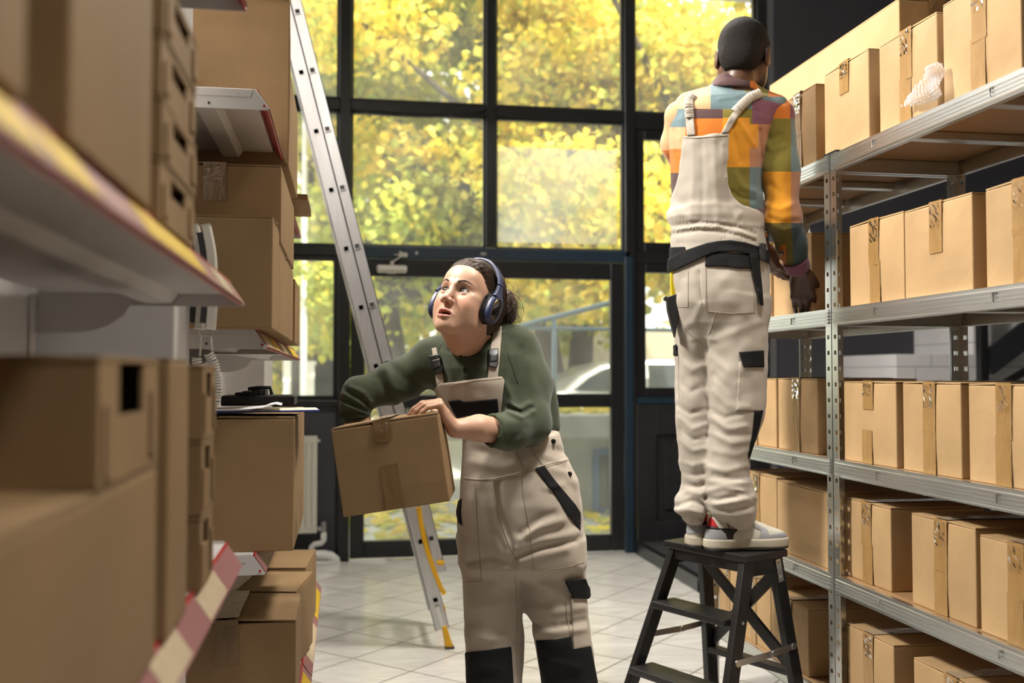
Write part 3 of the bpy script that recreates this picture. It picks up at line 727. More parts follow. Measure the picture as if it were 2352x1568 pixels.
def shelving(label, y0, y1):
    t = thing('metal_shelving', label, 'shelving', (XF, (y0 + y1)/2, 0), 0)
    hy = (y1 - y0)/2; dx = XB - XF; H_ = ZTOPS[0] + .004
    for (x, sx) in ((0, 1), (dx, -1)):
        for (y, sy) in ((-hy, 1), (hy, -1)):
            slotted_post(H_, sx, sy, 'post', t, (x, y, 0))
    h = .055
    for zt in ZTOPS:
        z0 = zt - h
        prof = beam_profile(h)
        mb = MB(); mb.prism(prof, -hy + .012, hy - .012, lambda u, v, tt: (.0005 + u - .003, tt, z0 + v))
        fb = mb.build('front_beam', M_ZINC, t)
        for fy in (.25, .75):
            y = -hy + 2*hy*fy
            m_ = MB(); m_.tube([(-.0075, y, z0 + .018), (-.0082, y, z0 + .028), (-.0075, y, z0 + .040)], [.0025, .0018, .0035], 8); m_.build('keyhole_tab', M_ZINCP, fb)
        mb = MB(); mb.prism(prof, -hy + .012, hy - .012, lambda u, v, tt: (dx - u + .003, -tt, z0 + v)); mb.build('back_beam', M_ZINC, t)
        for s in (-1, 1):
            mb = MB(); mb.prism(prof, .012, dx - .012, lambda u, v, tt: (tt if s > 0 else dx - tt, s*(hy - u - .002), z0 + v)); mb.build('side_beam', M_ZINC, t)
        MB().box((.014, -hy + .014, zt - .008), (dx - .014, hy - .014, zt)).build('shelf_board', M_HARD, t)
        for fy in (1/3., 2/3.):
            y = -hy + 2*hy*fy
            MB().box((.016, y - .018, zt - .033), (dx - .016, y + .018, zt - .0085)).build('stiffener', M_ZINC, t, bevel=.003)
    return t
shelving('galvanised slotted-post shelving, the nearer bay at right edge', YNEAR, YP - .003)
shelving('galvanised slotted-post shelving, the farther bay behind the man', YP + .003, YFAR)

# ---- boxes standing on it: front-face pixel columns, row of the top edge
FXB = XF + .018
def rbox(label, px0, px1, ptop, shelf, depth, group, seed, front=FXB, rot=0.0, **kw):
    zb = ZTOPS[shelf]
    a = hitX(px0, ptop[0], front); b = hitX(px1, ptop[1], front)
    zt = (a.z + b.z)/2
    y0, y1 = b.y, a.y
    return carton(label, (depth, y1 - y0, zt - zb), (front + depth/2, (y0 + y1)/2, zb), rot, 'x', group, seed=seed, **kw)
G = ['boxes on the top metal shelf', 'boxes on the second metal shelf', 'boxes on the third metal shelf', 'boxes on the fourth metal shelf', 'boxes on the bottom metal shelf']
rbox('square-fronted box on top metal shelf, nearest the man\'s shoulder', 1795, 1874, (238, 193), 0, .36, G[0], 1, rot=.0, front=FXB + .01)
rbox('box overlapping the post tops on the top metal shelf', 1893, 1994, (173, 110), 0, .36, G[0], 2, front=FXB - .004, l_top=.10)
rbox('box on top metal shelf with bubble wrap against its corner', 2019, 2151, (108, 25), 0, .36, G[0], 3, front=FXB - .002)
rbox('tall box in the top right corner of the metal shelving', 2165, 2343, (10, -95), 0, .37, G[0], 4, front=FXB - .004)
# the long box behind
xf = 1.745
a = hitX(1752, 190, xf); b = hitX(2045, 2, xf)
carton('long pale carton lying behind the row of smaller boxes on top', (.26, a.y - b.y, (a.z + b.z)/2 - ZTOPS[0]), (xf + .16, (a.y + b.y)/2, ZTOPS[0]), 0, 'y', G[0], seed=5, l_top=.12)
# second shelf
rbox('box on second metal shelf that the man\'s hand rests against', 1776, 1864, (553, 539), 1, .30, G[1], 6, front=FXB + .012, l_top=.15)
rbox('box on second metal shelf, mostly hidden behind the man\'s hip', 1690, 1769, (575, 560), 1, .30, G[1], 7, front=FXB + .012)
rbox('box on second metal shelf just right of the posts', 1951, 2075, (516, 488), 1, .36, G[1], 8, front=FXB + .004)
rbox('widest box on second metal shelf, middle of the nearer bay', 2077, 2232, (484, 442), 1, .36, G[1], 9, front=FXB - .003, l_top=.55*.25)
rbox('box cut by right picture edge on second metal shelf', 2263, 2440, (437, 380), 1, .37, G[1], 10)
# third
rbox('narrow box on third metal shelf beside the man\'s thigh', 1690, 1782, (869, 869), 2, .36, G[2], 11, front=FXB + .006)
rbox('box on third metal shelf left of the posts', 1787, 1877, (869, 869), 2, .36, G[2], 12, front=FXB + .002)
rbox('box on third metal shelf right of posts with a torn tape gap', 1938, 2057, (876, 876), 2, .38, G[2], 13, l_top=.085, l_bot=.10)
rbox('middle box of the three on third metal shelf, nearer bay', 2073, 2206, (878, 878), 2, .38, G[2], 14)
rbox('box cut by right picture edge on third metal shelf', 2224, 2400, (881, 882), 2, .38, G[2], 15)
# fourth
rbox('box on fourth metal shelf just above the sneaker toe', 1700, 1783, (1084, 1090), 3, .36, G[3], 16, front=FXB + .006)
rbox('large untaped box on fourth metal shelf left of the posts', 1785, 1900, (1103, 1130), 3, .34, G[3], 17, tape=False, front=FXB + .002)
rbox('box with dark shaded end on fourth metal shelf right of the posts', 1945, 2045, (1143, 1165), 3, .30, G[3], 18, front=FXB + .02)
rbox('box on fourth metal shelf, middle of the nearer bay', 2093, 2240, (1178, 1211), 3, .38, G[3], 19, front=FXB + .006)
rbox('box cut by right picture edge on fourth metal shelf', 2250, 2430, (1223, 1275), 3, .38, G[3], 20)
# bottom
rbox('bottom metal shelf box seen left of the stool leg', 1651, 1697, (1291, 1305), 4, .34, G[4], 21, front=FXB + .006, tw=.04)
rbox('bottom metal shelf box seen through the stool cross brace', 1699, 1769, (1313, 1345), 4, .34, G[4], 22, front=FXB + .006, tw=.045)
rbox('bottom metal shelf box at the left side of the posts', 1771, 1856, (1357, 1397), 4, .34, G[4], 23, front=FXB + .008)
rbox('bottom metal shelf box right of the posts', 1946, 2052, (1428, 1484), 4, .38, G[4], 24, front=FXB + .01)
rbox('bottom right corner box on the lowest metal shelf', 2098, 2290, (1502, 1610), 4, .38, G[4], 25, front=FXB + .01)

# bubble wrap sheet tucked at a box corner on the top shelf
def bubble_wrap():
    poly = [(2071, 246), (2078, 222), (2092, 214), (2112, 180), (2128, 158), (2150, 141), (2164, 143), (2167, 165), (2168, 200), (2169, 222), (2140, 234), (2105, 243)]
    xx = FXB - .030
    P2 = [hitX(px, py, xx) for px, py in poly]
    pl = [(-p.y, p.z) for p in P2]
    def inside(u, v):
        c = False; n = len(pl)
        for i in range(n):
            (x1, y1), (x2, y2) = pl[i], pl[i-1]
            if (y1 > v) != (y2 > v) and u < (x2 - x1)*(v - y1)/(y2 - y1) + x1: c = not c
        return c
    us = [p[0] for p in pl]; vs = [p[1] for p in pl]
    m = glass_mat('bubble_film', (.97, .97, .99), .10, haze=.75, hazecol=(.95, .95, .97))
    t = thing('bubble_wrap', 'scrap of clear bubble wrap stuck at a box corner on top shelf', 'bubble wrap', (0, 0, 0))
    def wav(u, v): return xx - .006*math.sin(u*60 + v*35) - .005*math.sin(v*90)
    mb = MB(); s = .006; nu = int((max(us) - min(us))/s) + 1; nv = int((max(vs) - min(vs))/s) + 1
    idx = {}
    for i in range(nu + 1):
        for j in range(nv + 1):
            u = min(us) + i*s; v = min(vs) + j*s
            if inside(u, v): idx[i, j] = len(mb.v); mb.v.append((wav(u, v), -u, v))
    for (i, j) in list(idx):
        q = [(i, j), (i+1, j), (i+1, j+1), (i, j+1)]
        if all(k in idx for k in q): mb.f.append([idx[k] for k in q]); mb.m.append(0)
    o = mb.build('film', m, t, smooth=True)
    o.modifiers.new('s', 'SOLIDIFY').thickness = .0006
    mb = MB(); R = .0042; st = .0105
    for i in range(int((max(us) - min(us))/st) + 1):
        for j in range(int((max(vs) - min(vs))/(st*.87)) + 1):
            u = min(us) + i*st + (st/2 if j % 2 else 0); v = min(vs) + j*st*.87
            if not (inside(u - .004, v) and inside(u + .004, v)): continue
            x = wav(u, v); V = [(x - .0032, -u, v)]; n = 7
            for rr, hh in ((.6, .0026), (1.0, .0)):
                for k in range(n): a = 2*math.pi*k/n; V.append((x - hh, -u + R*rr*math.cos(a), v + R*rr*math.sin(a)))
            F = [(0, 1 + k, 1 + (k+1) % n) for k in range(n)] + [(1 + k, 1 + n + k, 1 + n + (k+1) % n, 1 + (k+1) % n) for k in range(n)]
            mb.add(V, F)
    o = mb.build('bubbles', m, t, smooth=True); o['kind'] = 'stuff'
bubble_wrap()
# =====================================================================  LEFT: WHITE GONDOLA SHELVING
XL = -.18; XBK = -.54; XPIL = -.336
M_WSH = mat('white_powder_coat', (.60, .58, .56), .38, noise=.05, nscale=6)
M_RED = mat('red_price_rail', (.42, .008, .015), .3)
M_CLRAIL = mat('clear_rail_plastic', (.30, .13, .13), .42, spec=.25)
M_YLAB = mat('yellow_price_card', (.66, .44, .03), .6, spec=.2, noise=.35, nscale=60, stretch=(1, 1, 3))
M_WLAB = mat('white_card_or_glare', (.52, .42, .28), .6, spec=.2, noise=.3, nscale=70)
M_HOLE = mat('dark_hole', (.02, .018, .016), .8)  # near-black painted as the shade inside slots and punched holes
YA = hitX(562, 705, XL).y
YB0 = hitX(614, 801, XL).y; YB1 = hitX(648, 816, XL).y; YC1 = hitX(690, 828, XL).y
Y1a, Y1b = hitX(400, 760, XPIL).y, hitX(436, 760, XPIL).y
def zt(px, py, X=XL): return hitX(px, py, X).z
# pillars between the bays and the wall behind
struct(MB().box((-1.6, Y1a, 0), (XPIL, min(Y1b, YB0 - .012), 4.3)).build('wall_pillar', M_WHITEW, bevel=.004), 'white pillar between the shelving bays', 'pillar')
y2a = hitX(608, 880, XPIL).y; y2b = hitX(626, 880, XPIL).y
struct(MB().box((-1.6, y2a, 0), (XPIL, y2b, 4.3)).build('wall_pillar_far', M_WHITEW, bevel=.004))
def gondola_shelf(parent, y0, y1, zs, xt, labels, seed, hh=.046):
    """zs = top surface; xt = aisle-side tip"""
    r = random.Random(seed)
    mb = MB(); mb.box((XBK + .02, y0 + .004, zs - .024), (xt - .030, y1 - .004, zs))
    s = mb.build('shelf', M_WSH, parent, bevel=.003)
    # hat-section stiffener underneath
    m_ = MB(); xm = (XBK + xt)/2 + .03
    m_.prism([(-.035, 0), (-.022, -.018), (.022, -.018), (.035, 0), (.028, 0), (.018, -.013), (-.018, -.013), (-.028, 0)], y0 + .006, y1 - .006, lambda u, v, t_: (xm + u, t_, zs - .0235 + v)); m_.build('stiffener', M_WSH, s)
    for y in (y0, y1):
        sgn = 1 if y == y0 else -1
        poly = [(XBK, zs + .004), (xt - .034, zs + .004), (xt - .028, zs - .002), (xt, zs - hh + .004), (xt - .004, zs - hh), (XBK + .16, zs - hh)]
        poly += [(XBK + .15, zs - hh - .018), (XBK + .125, zs - hh - .036), (XBK + .09, zs - hh - .047), (XBK + .05, zs - hh - .05), (XBK, zs - hh - .05)]
        m_ = MB(); m_.prism(poly, y, y + sgn*.003, lambda u, v, t_: (u, t_, v)); b = m_.build('bracket', M_WSH, s, bevel=.001)
        m_ = MB(); m_.prism([(XBK + .03, zs + .003), (xt - .045, zs + .003), (xt - .04, zs - .002), (xt - .044, zs - .016), (XBK + .03, zs - .016)], y - sgn*.0015, y, lambda u, v, t_: (u, t_, v)); m_.build('lip_plate', M_WSH, b, bevel=.0008)
        for (ux, vz, mm) in ((xt - .075, zs - .008, M_WSH), (xt - .012, zs - hh + .010, M_RED), (xt - .14, zs - hh + .012, M_HOLE)):  # the last disc paints the dark of a punched hole
            m_ = MB(); m_.tube([(ux, y - sgn*.0025, vz), (ux, y + sgn*.001, vz)], .0028, 10); m_.build('rivet_or_hole', mm, b)
    # sloping price rail along the front
    A = Vector((xt - .030, 0, zs - .001)); B = Vector((xt - .001, 0, zs - hh + .002)); n = Vector((B.z - A.z, 0, -(B.x - A.x))).normalized() * -1
    def fr(u, v, t_): p = A.lerp(B, u) + n*v; return (p.x, t_, p.z)
    m_ = MB(); m_.prism([(0, -.004), (0, 0), (1, 0), (1, -.004)], y0 + .004, y1 - .004, fr); rail = m_.build('price_rail', M_RED, s)
    m_ = MB(); m_.prism([(-.03, 0), (-.03, .0045), (.06, .0045), (.06, 0)], y0 + .004, y1 - .004, fr); m_.build('rail_top_edge', M_RED, rail)
    m_ = MB(); m_.prism([(.07, .002), (.07, .0035), (.97, .0035), (.97, .002)], y0 + .006, y1 - .006, fr); m_.build('rail_cover', M_CLRAIL, rail)
    for (f0, f1, mm) in labels:
        m_ = MB(); m_.prism([(.14, .0036), (.14, .0044), (.9, .0044), (.9, .0036)], y0 + (y1 - y0)*f0, y0 + (y1 - y0)*f1, fr); m_.build('price_card_or_glare', mm, rail)
    return s
def gondola(label, y0, y1, ztop, shelves):
    t = thing('gondola_shelving', label, 'shelving', (0, 0, 0))
    MB().box((XBK - .03, y0, .0), (XBK - .004, y1, ztop)).build('back_panel', M_WSH, t, bevel=.002)
    for y in (y0 + .001, y1 - .031):
        m_ = MB(); m_.box((XBK - .06, y, 0), (XBK + .002, y + .03, ztop)); u = m_.build('upright', M_WSH, t, bevel=.002)
    MB().box((XBK, y0 + .002, 0), (XL + .02, y1 - .002, .14)).build('plinth', M_WSH, t, bevel=.003)
    for i, (zs, xt, labs) in enumerate(shelves): gondola_shelf(t, y0, y1, zs, xt, labs, i)
    return t
HH = .046
ZA_T = zt(564, 12) + HH; ZA_U = zt(562, 705) + HH; ZA_L = zt(563, 1292) + HH
ZB_U = zt(617, 248) + HH; ZB_M = zt(613, 801) + HH; ZB_L = zt(612, 1314) + HH; ZB_0 = .455
ZC_U = zt(649, 410) + HH; ZC_M = zt(690, 828) + HH
lA = [(.15, .26, M_YLAB), (.275, .345, M_YLAB), (.46, .70, M_YLAB), (.80, .90, M_WLAB)]
glareA = [(.30, .36, M_WLAB), (.54, .64, M_WLAB), (.74, .86, M_WLAB)]  # these cream cards paint glare patches onto the lower rail
lB = [(.1, .45, M_WLAB), (.55, .9, M_YLAB)]
gondola('white gondola shelving nearest the camera at left, out of focus', .22, YA, 2.35, [(ZA_L, XL, glareA), (ZA_U, XL, lA), (ZA_T, XL, lA)])
gondola('white gondola bay just beyond the white pillar with tilted empty top shelf', YB0, YB1 - .002, 2.35, [(ZB_0, -.088, lB), (ZB_L, XL, lB), (ZB_M, XL, lB), (ZB_U, XL, [])])
gondola('white gondola bay farthest along the left aisle side', YB1 + .002, YC1, 2.35, [(ZB_0, -.088, lB), (ZB_L, XL, lB), (ZC_M, XL, lB), (ZC_U, XL, lB)])

def lbox(label, x, y0, y1, z0, z1, wd, group, seed, yaw=0.0, **kw):
    """x aisle face, y0..y1 along the aisle"""
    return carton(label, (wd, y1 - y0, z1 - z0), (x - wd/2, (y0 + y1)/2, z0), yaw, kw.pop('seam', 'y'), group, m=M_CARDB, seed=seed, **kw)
GL = 'boxes on the white shelving, left side'
# ---- near bay, upper shelf
xa = -.198
yA1a, yA1b = hitX(158, 400, xa).y, hitX(346, 400, xa).y
lbox('blurred box at the extreme top left corner of the picture', xa, .30, hitX(58, 300, xa).y, ZA_U, ZA_U + .36, .30, GL, 31)
lbox('large blurred box on upper near shelf left of the stacked trays', xa, yA1a, yA1b, ZA_U, ZA_U + .40, .30, GL, 32, tape=False)
def mailer(label, x, y0, y1, z0, h, group, wd=.26, slot='thumb', m=None):
    """corrugated tray box with a dark finger slot on its aisle side"""
    m = m or M_CARDB
    ln = y1 - y0
    t = thing('mailer_box', label, 'box', (x, (y0 + y1)/2, z0), 0, group)
    hy = ln/2 - .001; th = .004; s0, s1 = -hy*.42, hy*.42
    zs0, zs1 = (h*.55, h - .012) if slot == 'thumb' else (h*.52, h)
    mb = MB()
    # aisle wall with a cut-out
    ys = [-hy, s0, s0 + .008, s1 - .008, s1, hy]
    mb.box((-th, -hy, 0), (0, s0, h - .006)); mb.box((-th, s1, 0), (0, hy, h - .006)); mb.box((-th, s0, 0), (0, s1, zs0))
    mb.box((-wd, -hy, 0), (-wd + th, hy, h - .006)); mb.box((-wd + th, -hy, 0), (-th, -hy + th, h - .006)); mb.box((-wd + th, hy - th, 0), (-th, hy, h - .006)); mb.box((-wd + th, -hy + th, 0), (-th, hy - th, th))
    mb.build('tray', m, t)
    mb = MB(); mb.box((-wd - .001, -hy - .001, h - .006), (.001, hy + .001, h - .001))
    if slot == 'thumb': mb.box((-.001, s0, zs1), (.001, s1, h - .003))
    mb.build('lid', m, t, bevel=.001)
    MB().box((-wd*.9, s0 - .01, zs0 - .02), (-.03, s1 + .01, h - .008)).build('slot_shade', M_HOLE, t)  # near-black block painted as the shade behind the finger slot
    mb = MB(); mb.box((.0005, -hy*.86, .006), (.003, -hy*.62, h*.62)); mb.build('tuck_tab', m, t, bevel=.001)
    mb = MB(); mb.box((.0005, hy*.66, .01), (.003, hy*.9, h*.7)); mb.build('tuck_tab', m, t, bevel=.001)
    return t
xm = -.20
yM0, yM1 = hitX(366, 400, xm).y, hitX(446, 400, xm).y
hz = (hitX(366, 60, xm).z - ZA_U) / 3.0
posn = ['lowest', 'second from bottom', 'third from bottom', 'topmost']
for i in range(4):
    mailer('blurred tray box with finger slot on upper near shelf, %s of its stack' % posn[i], xm + (.002 if i % 2 else 0), yM0, yM1, ZA_U + i*hz, hz - .0015, 'stacked tray boxes on the upper near shelf')
# ---- near bay, lower shelf
z4 = hitX(350, 1066, xa).z
yA4b = hitX(358, 1300, xa).y
z3 = hitX(330, 822, xa).z; yA3a = hitX(225, 930, xa).y
lbox('big blurred box filling the bottom left corner', xa, .40, yA4b, ZA_L, z4 - .002, .30, GL, 33, tape=False)
mailer('blurred handle-hole archive box standing on the big bottom left box', xa, yA3a, yA4b - .002, z4, z3 - z4, GL, .30, 'notch')
yA5a, yA5b = hitX(386, 1100, xa).y, hitX(431, 1100, xa).y
lbox('tall narrow blurred box standing between the archive box and small tray stack', xa, yA5a, yA5b, ZA_L, hitX(386, 822, xa).z, .26, GL, 34, tape=False)
yA6a, yA6b = hitX(461, 1000, xa).y, hitX(489, 1000, xa).y
z6 = hitX(461, 834, xa).z; hz6 = (z6 - ZA_L)/3
for i in range(3):
    mailer('small blurred tray box at end of the lower near shelf, %s of three' % ['lowest', 'middle', 'top'][i], xa + .001*i, yA6a, yA6b, ZA_L + i*hz6, hz6 - .0015, 'stacked tray boxes on the lower near shelf', .22)
# ---- second bay
xb = -.165
yS0 = hitX(626, 600, xb).y; yS1 = hitX(641, 600, xb).y
lbox('large brown box on middle shelf behind the telephone handsets', xb, yS0, yS1, ZB_M, hitX(626, 495, xb).z, .34, GL, 41, tape=True, seam='x', l_top=.06)
yT0 = yS1 + .006; yT1 = hitX(673, 700, xb).y
lbox('box on middle shelf right behind the large brown one, aisle side taped', xb, yT0, yT1, ZB_M, hitX(640, 556, xb).z, .32, GL, 42, tape=True, seam='x', l_top=.07)
yU1 = hitX(686, 700, xb).y
lbox('last narrow box at the far end of middle shelf', xb + .004, yT1 + .05, yU1, ZC_M, hitX(680, 650, xb).z, .30, GL, 43, tape=False)
# dark box on top of them
yD0 = hitX(661, 500, xb).y
lbox('dark box stacked on the middle shelf boxes under the empty top shelf', xb + .002, max(yD0, YB1 + .02), hitX(676, 500, xb).y, hitX(640, 556, xb).z + .006, hitX(661, 428, xb).z, .34, GL, 44, seam='x', l_top=.11) if False else None
zD0 = hitX(640, 556, xb).z + .0065
lbox('dark box stacked on the middle shelf boxes under the empty top shelf', xb + .002, yT0 + .03, hitX(674, 500, xb).y, zD0, ZC_U - .075, .34, GL, 44, seam='y', l_top=.10)
# top shelf of the far bay
yE0 = hitX(647, 200, xb).y
lbox('big taped box high at left, just under the picture top', xb, max(yE0, YB1 + .01), hitX(664, 200, xb).y, ZC_U, ZC_U + .5, .37, GL, 45, seam='x', l_top=.33, tw=.06, tape_off=-.0)
yF1 = hitX(683, 400, xb).y
lbox('tall box on far top shelf behind the big taped one', xb, hitX(664, 200, xb).y + .01, yF1, ZC_U, ZC_U + .30, .34, GL, 46, tape=False)
lbox('last box on far top shelf, beside the ladder', xb + .035, yF1 + .03, yF1 + .42, ZC_U, hitX(690, 362, xb + .035).z, .32, GL, 47, tape=False)
# lower shelf box with papers
xg = -.118
yG0 = hitX(676, 1000, xg).y; zG1 = hitX(676, 957, xg).z
lbox('brown box under the papers and clipboard', xg, yG0, yG0 + .30, ZB_L, zG1, .36, GL, 48, yaw=.0, tape=False)
lbox('box behind the papers carrying the black case', xg + .0, yG0 + .315, yG0 + .62, ZB_L, zG1 + .004, .36, GL, 49, seam='x', l_top=.05)
# bottom boxes
xh = -.125
p = hitZ(680, 1424, ZB_0 + .225)
yH0 = p.y; zH = ZB_0 + .226
lbox('box with wrinkled clear tape down its front on the lowest left shelf', p.x, yH0, yH0 + .315, ZB_0, zH, .34, GL, 50, seam='y', l_top=.11, lift=.012)
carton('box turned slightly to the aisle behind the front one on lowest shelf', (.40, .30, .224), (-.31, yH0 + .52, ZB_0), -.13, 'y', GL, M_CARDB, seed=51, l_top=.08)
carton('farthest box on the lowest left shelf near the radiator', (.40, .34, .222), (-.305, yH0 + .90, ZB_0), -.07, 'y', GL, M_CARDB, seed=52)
# black case
p0 = W(522, 936, yG0 + .42); 
cx = hitY(598, 936, yG0 + .45)
M_BPL = mat('black_case_plastic', (.010, .010, .011), .45)
wcase = .155*(yG0 + .45)/2.287*1.0
t = thing('plastic_case', 'flat black plastic case lying on box behind the papers', 'case', (cx.x, yG0 + .45, zG1 + .004 + .0125))
MB().box((-wcase/2, -.09, 0), (wcase/2, .09, .028)).build('body', M_BPL, t, bevel=.004)
mb = MB()
for i, (x, h) in enumerate(((-.065, .008), (-.045, .012), (-.02, .016), (.0, .018))): mb.box((x, -.06, .028), (x + .018, .05, .028 + h))
mb.build('ridge_block', M_BPL, t, bevel=.002)
mb = MB(); mb.tube([(-.03, -.05, .046), (.0, -.05, .05), (.03, -.05, .05), (.035, -.05, .03)], .005, 8); mb.build('handle', M_BPL, t)
# clipboard and papers
zc = zG1 + .0095
t = thing('clipboard', 'blue-edged clipboard sticking out over the aisle from the brown box', 'clipboard', (xg - .12, yG0 + .10, zc))
mb = MB(); mb.box((-.16, -.08, 0), (.175, .10, .004)); mb.build('board', mat('blue_clipboard', (.02, .04, .30), .35), t, bevel=.001)
mb = MB(); mb.box((-.158, -.078, .004), (.172, .098, .0048)); mb.build('sheet', mat('cream_paper', (.72, .68, .55), .7), t)
t.rotation_euler = (0, math.radians(-.5), math.radians(4))
M_PAPER = mat('white_paper', (.80, .80, .84), .6)
def paper(label, loc, rz, w, d, curl, z):
    t = thing('paper_sheet', label, 'paper', (loc[0], loc[1], z), rz, 'loose papers on the brown box')
    mb = MB(); n = 14; V = []; F = []
    for i in range(n + 1):
        x = -w/2 + w*i/n; u = i/n
        zz = curl(u)
        for y in (-d/2, d/2): V.append((x, y, zz)); 
    for i in range(n): F.append((2*i, 2*i+2, 2*i+3, 2*i+1))
    mb.add(V, F); o = mb.build('sheet', M_PAPER, t, smooth=True); s = o.modifiers.new('s', 'SOLIDIFY'); s.thickness = .0006
    return t
paper('curling white sheet on the clipboard, its right end rolled up', (xg - .135, yG0 + .09), .05, .20, .20, lambda u: .002 + .020*max(0, u - .45)**1.2 + (.006*math.sin((u - .8)*15) if u > .8 else 0), zc + .006)
paper('white sheet lying flat under the curling one', (xg - .22, yG0 + .10), -.08, .24, .18, lambda u: .001 + .012*max(0, .25 - u), zc + .0056)
# hanging telephone handsets on the pillar
M_IVORY = mat('ivory_plastic', (.62, .60, .54), .35)
M_DGREY = mat('dark_grey_plastic', (.035, .034, .036), .45)
def handset(label, px, b, cord, coil):
    t = thing('telephone_handset', label, 'telephone', tuple(W(px[2][0], px[2][1], b)), 0, 'ivory telephone handsets by the pillar')
    base = t.location
    pts = [W(x, y, b) - base for x, y in px]
    # smooth the spine
    sp = []
    for i in range(len(pts) - 1):
        for k in range(4): sp.append(pts[i].lerp(pts[i+1], k/4))
    sp.append(pts[-1])
    for _ in range(3): sp = [sp[0]] + [(sp[i-1] + sp[i]*2 + sp[i+1])/4 for i in range(1, len(sp) - 1)] + [sp[-1]]
    def strip(off0, off1, wy, name, m, trim=0):
        mb = MB(); V = []
        s_ = sp[trim:len(sp)-trim] if trim else sp
        for i, p in enumerate(s_):
            a = s_[max(0, i-1)]; c = s_[min(len(s_)-1, i+1)]; tg = (c - a).normalized(); nr = Vector((tg.z, 0, -tg.x)); nr.normalize()
            if nr.x < 0: nr = -nr
            for (o_, y_) in ((off0, -wy), (off1, -wy), (off1, wy), (off0, wy)): V.append(p + nr*o_ + Vector((0, y_, 0)))
        F = []
        for i in range(len(s_) - 1):
            for k in range(4): F.append((4*i + k, 4*i + (k+1) % 4, 4*i + 4 + (k+1) % 4, 4*i + 4 + k))
        F += [(0, 1, 2, 3), tuple(4*(len(s_)-1) + k for k in (3, 2, 1, 0))]
        mb.add(V, F); return mb.build(name, m, t, bevel=.002)
    strip(-.0085, .0085, .022, 'shell', M_IVORY)
    strip(-.022, -.009, .019, 'grip_inside', M_DGREY, 1)
    c = [W(x, y, b) - base for x, y in cord]
    mb = MB(); mb.tube(c, .0022, 8); mb.build('cord', M_IVORY, t, smooth=True)
    # coiled cord along a polyline
    q = [W(x, y, b) - base for x, y in coil]
    L_ = [0]
    for i in range(len(q) - 1): L_.append(L_[-1] + (q[i+1] - q[i]).length)
    H = []; N_ = 420; turns = int(L_[-1] / .0062)
    for k in range(N_ + 1):
        s_ = L_[-1]*k/N_; i = max(j for j in range(len(q)) if L_[j] <= s_ + 1e-9); i = min(i, len(q) - 2)
        f = (s_ - L_[i]) / max(1e-9, L_[i+1] - L_[i]); p = q[i].lerp(q[i+1], f); tg = (q[i+1] - q[i]).normalized(); x = Vector((0, 1, 0)).cross(tg).normalized(); y = tg.cross(x)
        an = 2*math.pi*turns*k/N_; H.append(p + (x*math.cos(an) + y*math.sin(an))*.0085)
    mb = MB(); mb.tube(H, .0024, 5); mb.build('coiled_cord', M_IVORY, t, smooth=True)
    return t
bh = 2.17
handset('ivory telephone handset hanging by pillar, right one with full coiled cord', [(474, 518), (487, 580), (490, 650), (489, 700), (484, 757)], bh, [(484, 757), (485, 790), (489, 814)], [(479, 812), (491, 832), (498, 862), (500, 895), (495, 922), (480, 950), (470, 965)])
handset('ivory telephone handset hanging by pillar, left one with dark inner side', [(447, 518), (461, 580), (464, 650), (463, 700), (458, 757)], bh + .06, [(458, 757), (462, 775), (461, 800), (459, 818)], [(452, 822), (455, 850), (458, 890), (458, 940)])
# =====================================================================  ALUMINIUM LADDER
M_ALU = mat('brushed_aluminium', (.66, .66, .67), .34, .92, noise=.12, nscale=12, stretch=(6, 6, .6), bump=.05, bscale=90)
M_YEL = mat('yellow_ladder_plastic', (.78, .42, .006), .4)
YL = 4.78
Pb = hitY(1000, 1377, YL); Pt = hitY(660, 40, YL)
ax = (Pt - Pb).normalized(); nx = Vector((ax.z, 0, -ax.x)); yv = Vector((0, 1, 0))      # along, across, deep
pitch_n = 13
step = (Pt - Pb).length / 10.0 if False else None
h0 = hitY(966, 1243, YL); step = (h0 - Pb).length
t = thing('aluminium_ladder', 'long aluminium extension ladder leaning left with a yellow foot', 'ladder', (0, 0, 0))
LM = Matrix((nx, yv, ax)).transposed().to_4x4(); LM.translation = Pb        # ladder frame: x across, y deep, z along; origin at lowest rung hole
def lb(lo, hi, name, m, par, bev=.003):
    mb = MB(); mb.box(lo, hi, LM); return mb.build(name, m, par, bevel=bev)
zb1 = -(hitY(1000, 1377, YL) - hitY(1017, 1444, YL)).length
topz = (3.19 - Pb.z) / ax.z
s2x = (hitY(990, 1233, YL) - h0).dot(nx)
for (x0, x1, zb, yo) in ((-.036, .031, zb1, 0), (.032, .032 + .052, step - .17, .004)):
    for yy in (0, .43):
        mb = MB()
        # channel: web toward the camera side plus two lips
        y0 = yy + (yo if yy == 0 else -yo)
        s = 1 if yy == 0 else -1
        mb.box((x0, min(y0, y0 + s*.003), zb), (x1, max(y0, y0 + s*.003), topz), LM)
        mb.box((x0, min(y0, y0 + s*.024), zb), (x0 + .003, max(y0, y0 + s*.024), topz), LM); mb.box((x1 - .003, min(y0, y0 + s*.024), zb), (x1, max(y0, y0 + s*.024), topz), LM)
        mb.box((x0 + .004, min(y0 - s*.0012, y0), zb), (x0 + .012, max(y0 - s*.0012, y0), topz), LM); mb.box((x1 - .012, min(y0 - s*.0012, y0), zb), (x1 - .004, max(y0 - s*.0012, y0), topz), LM)
        mb.build('stile', M_ALU, t)
M_TUBE = mat('rung_inside_shade', (.012, .012, .012), .6)
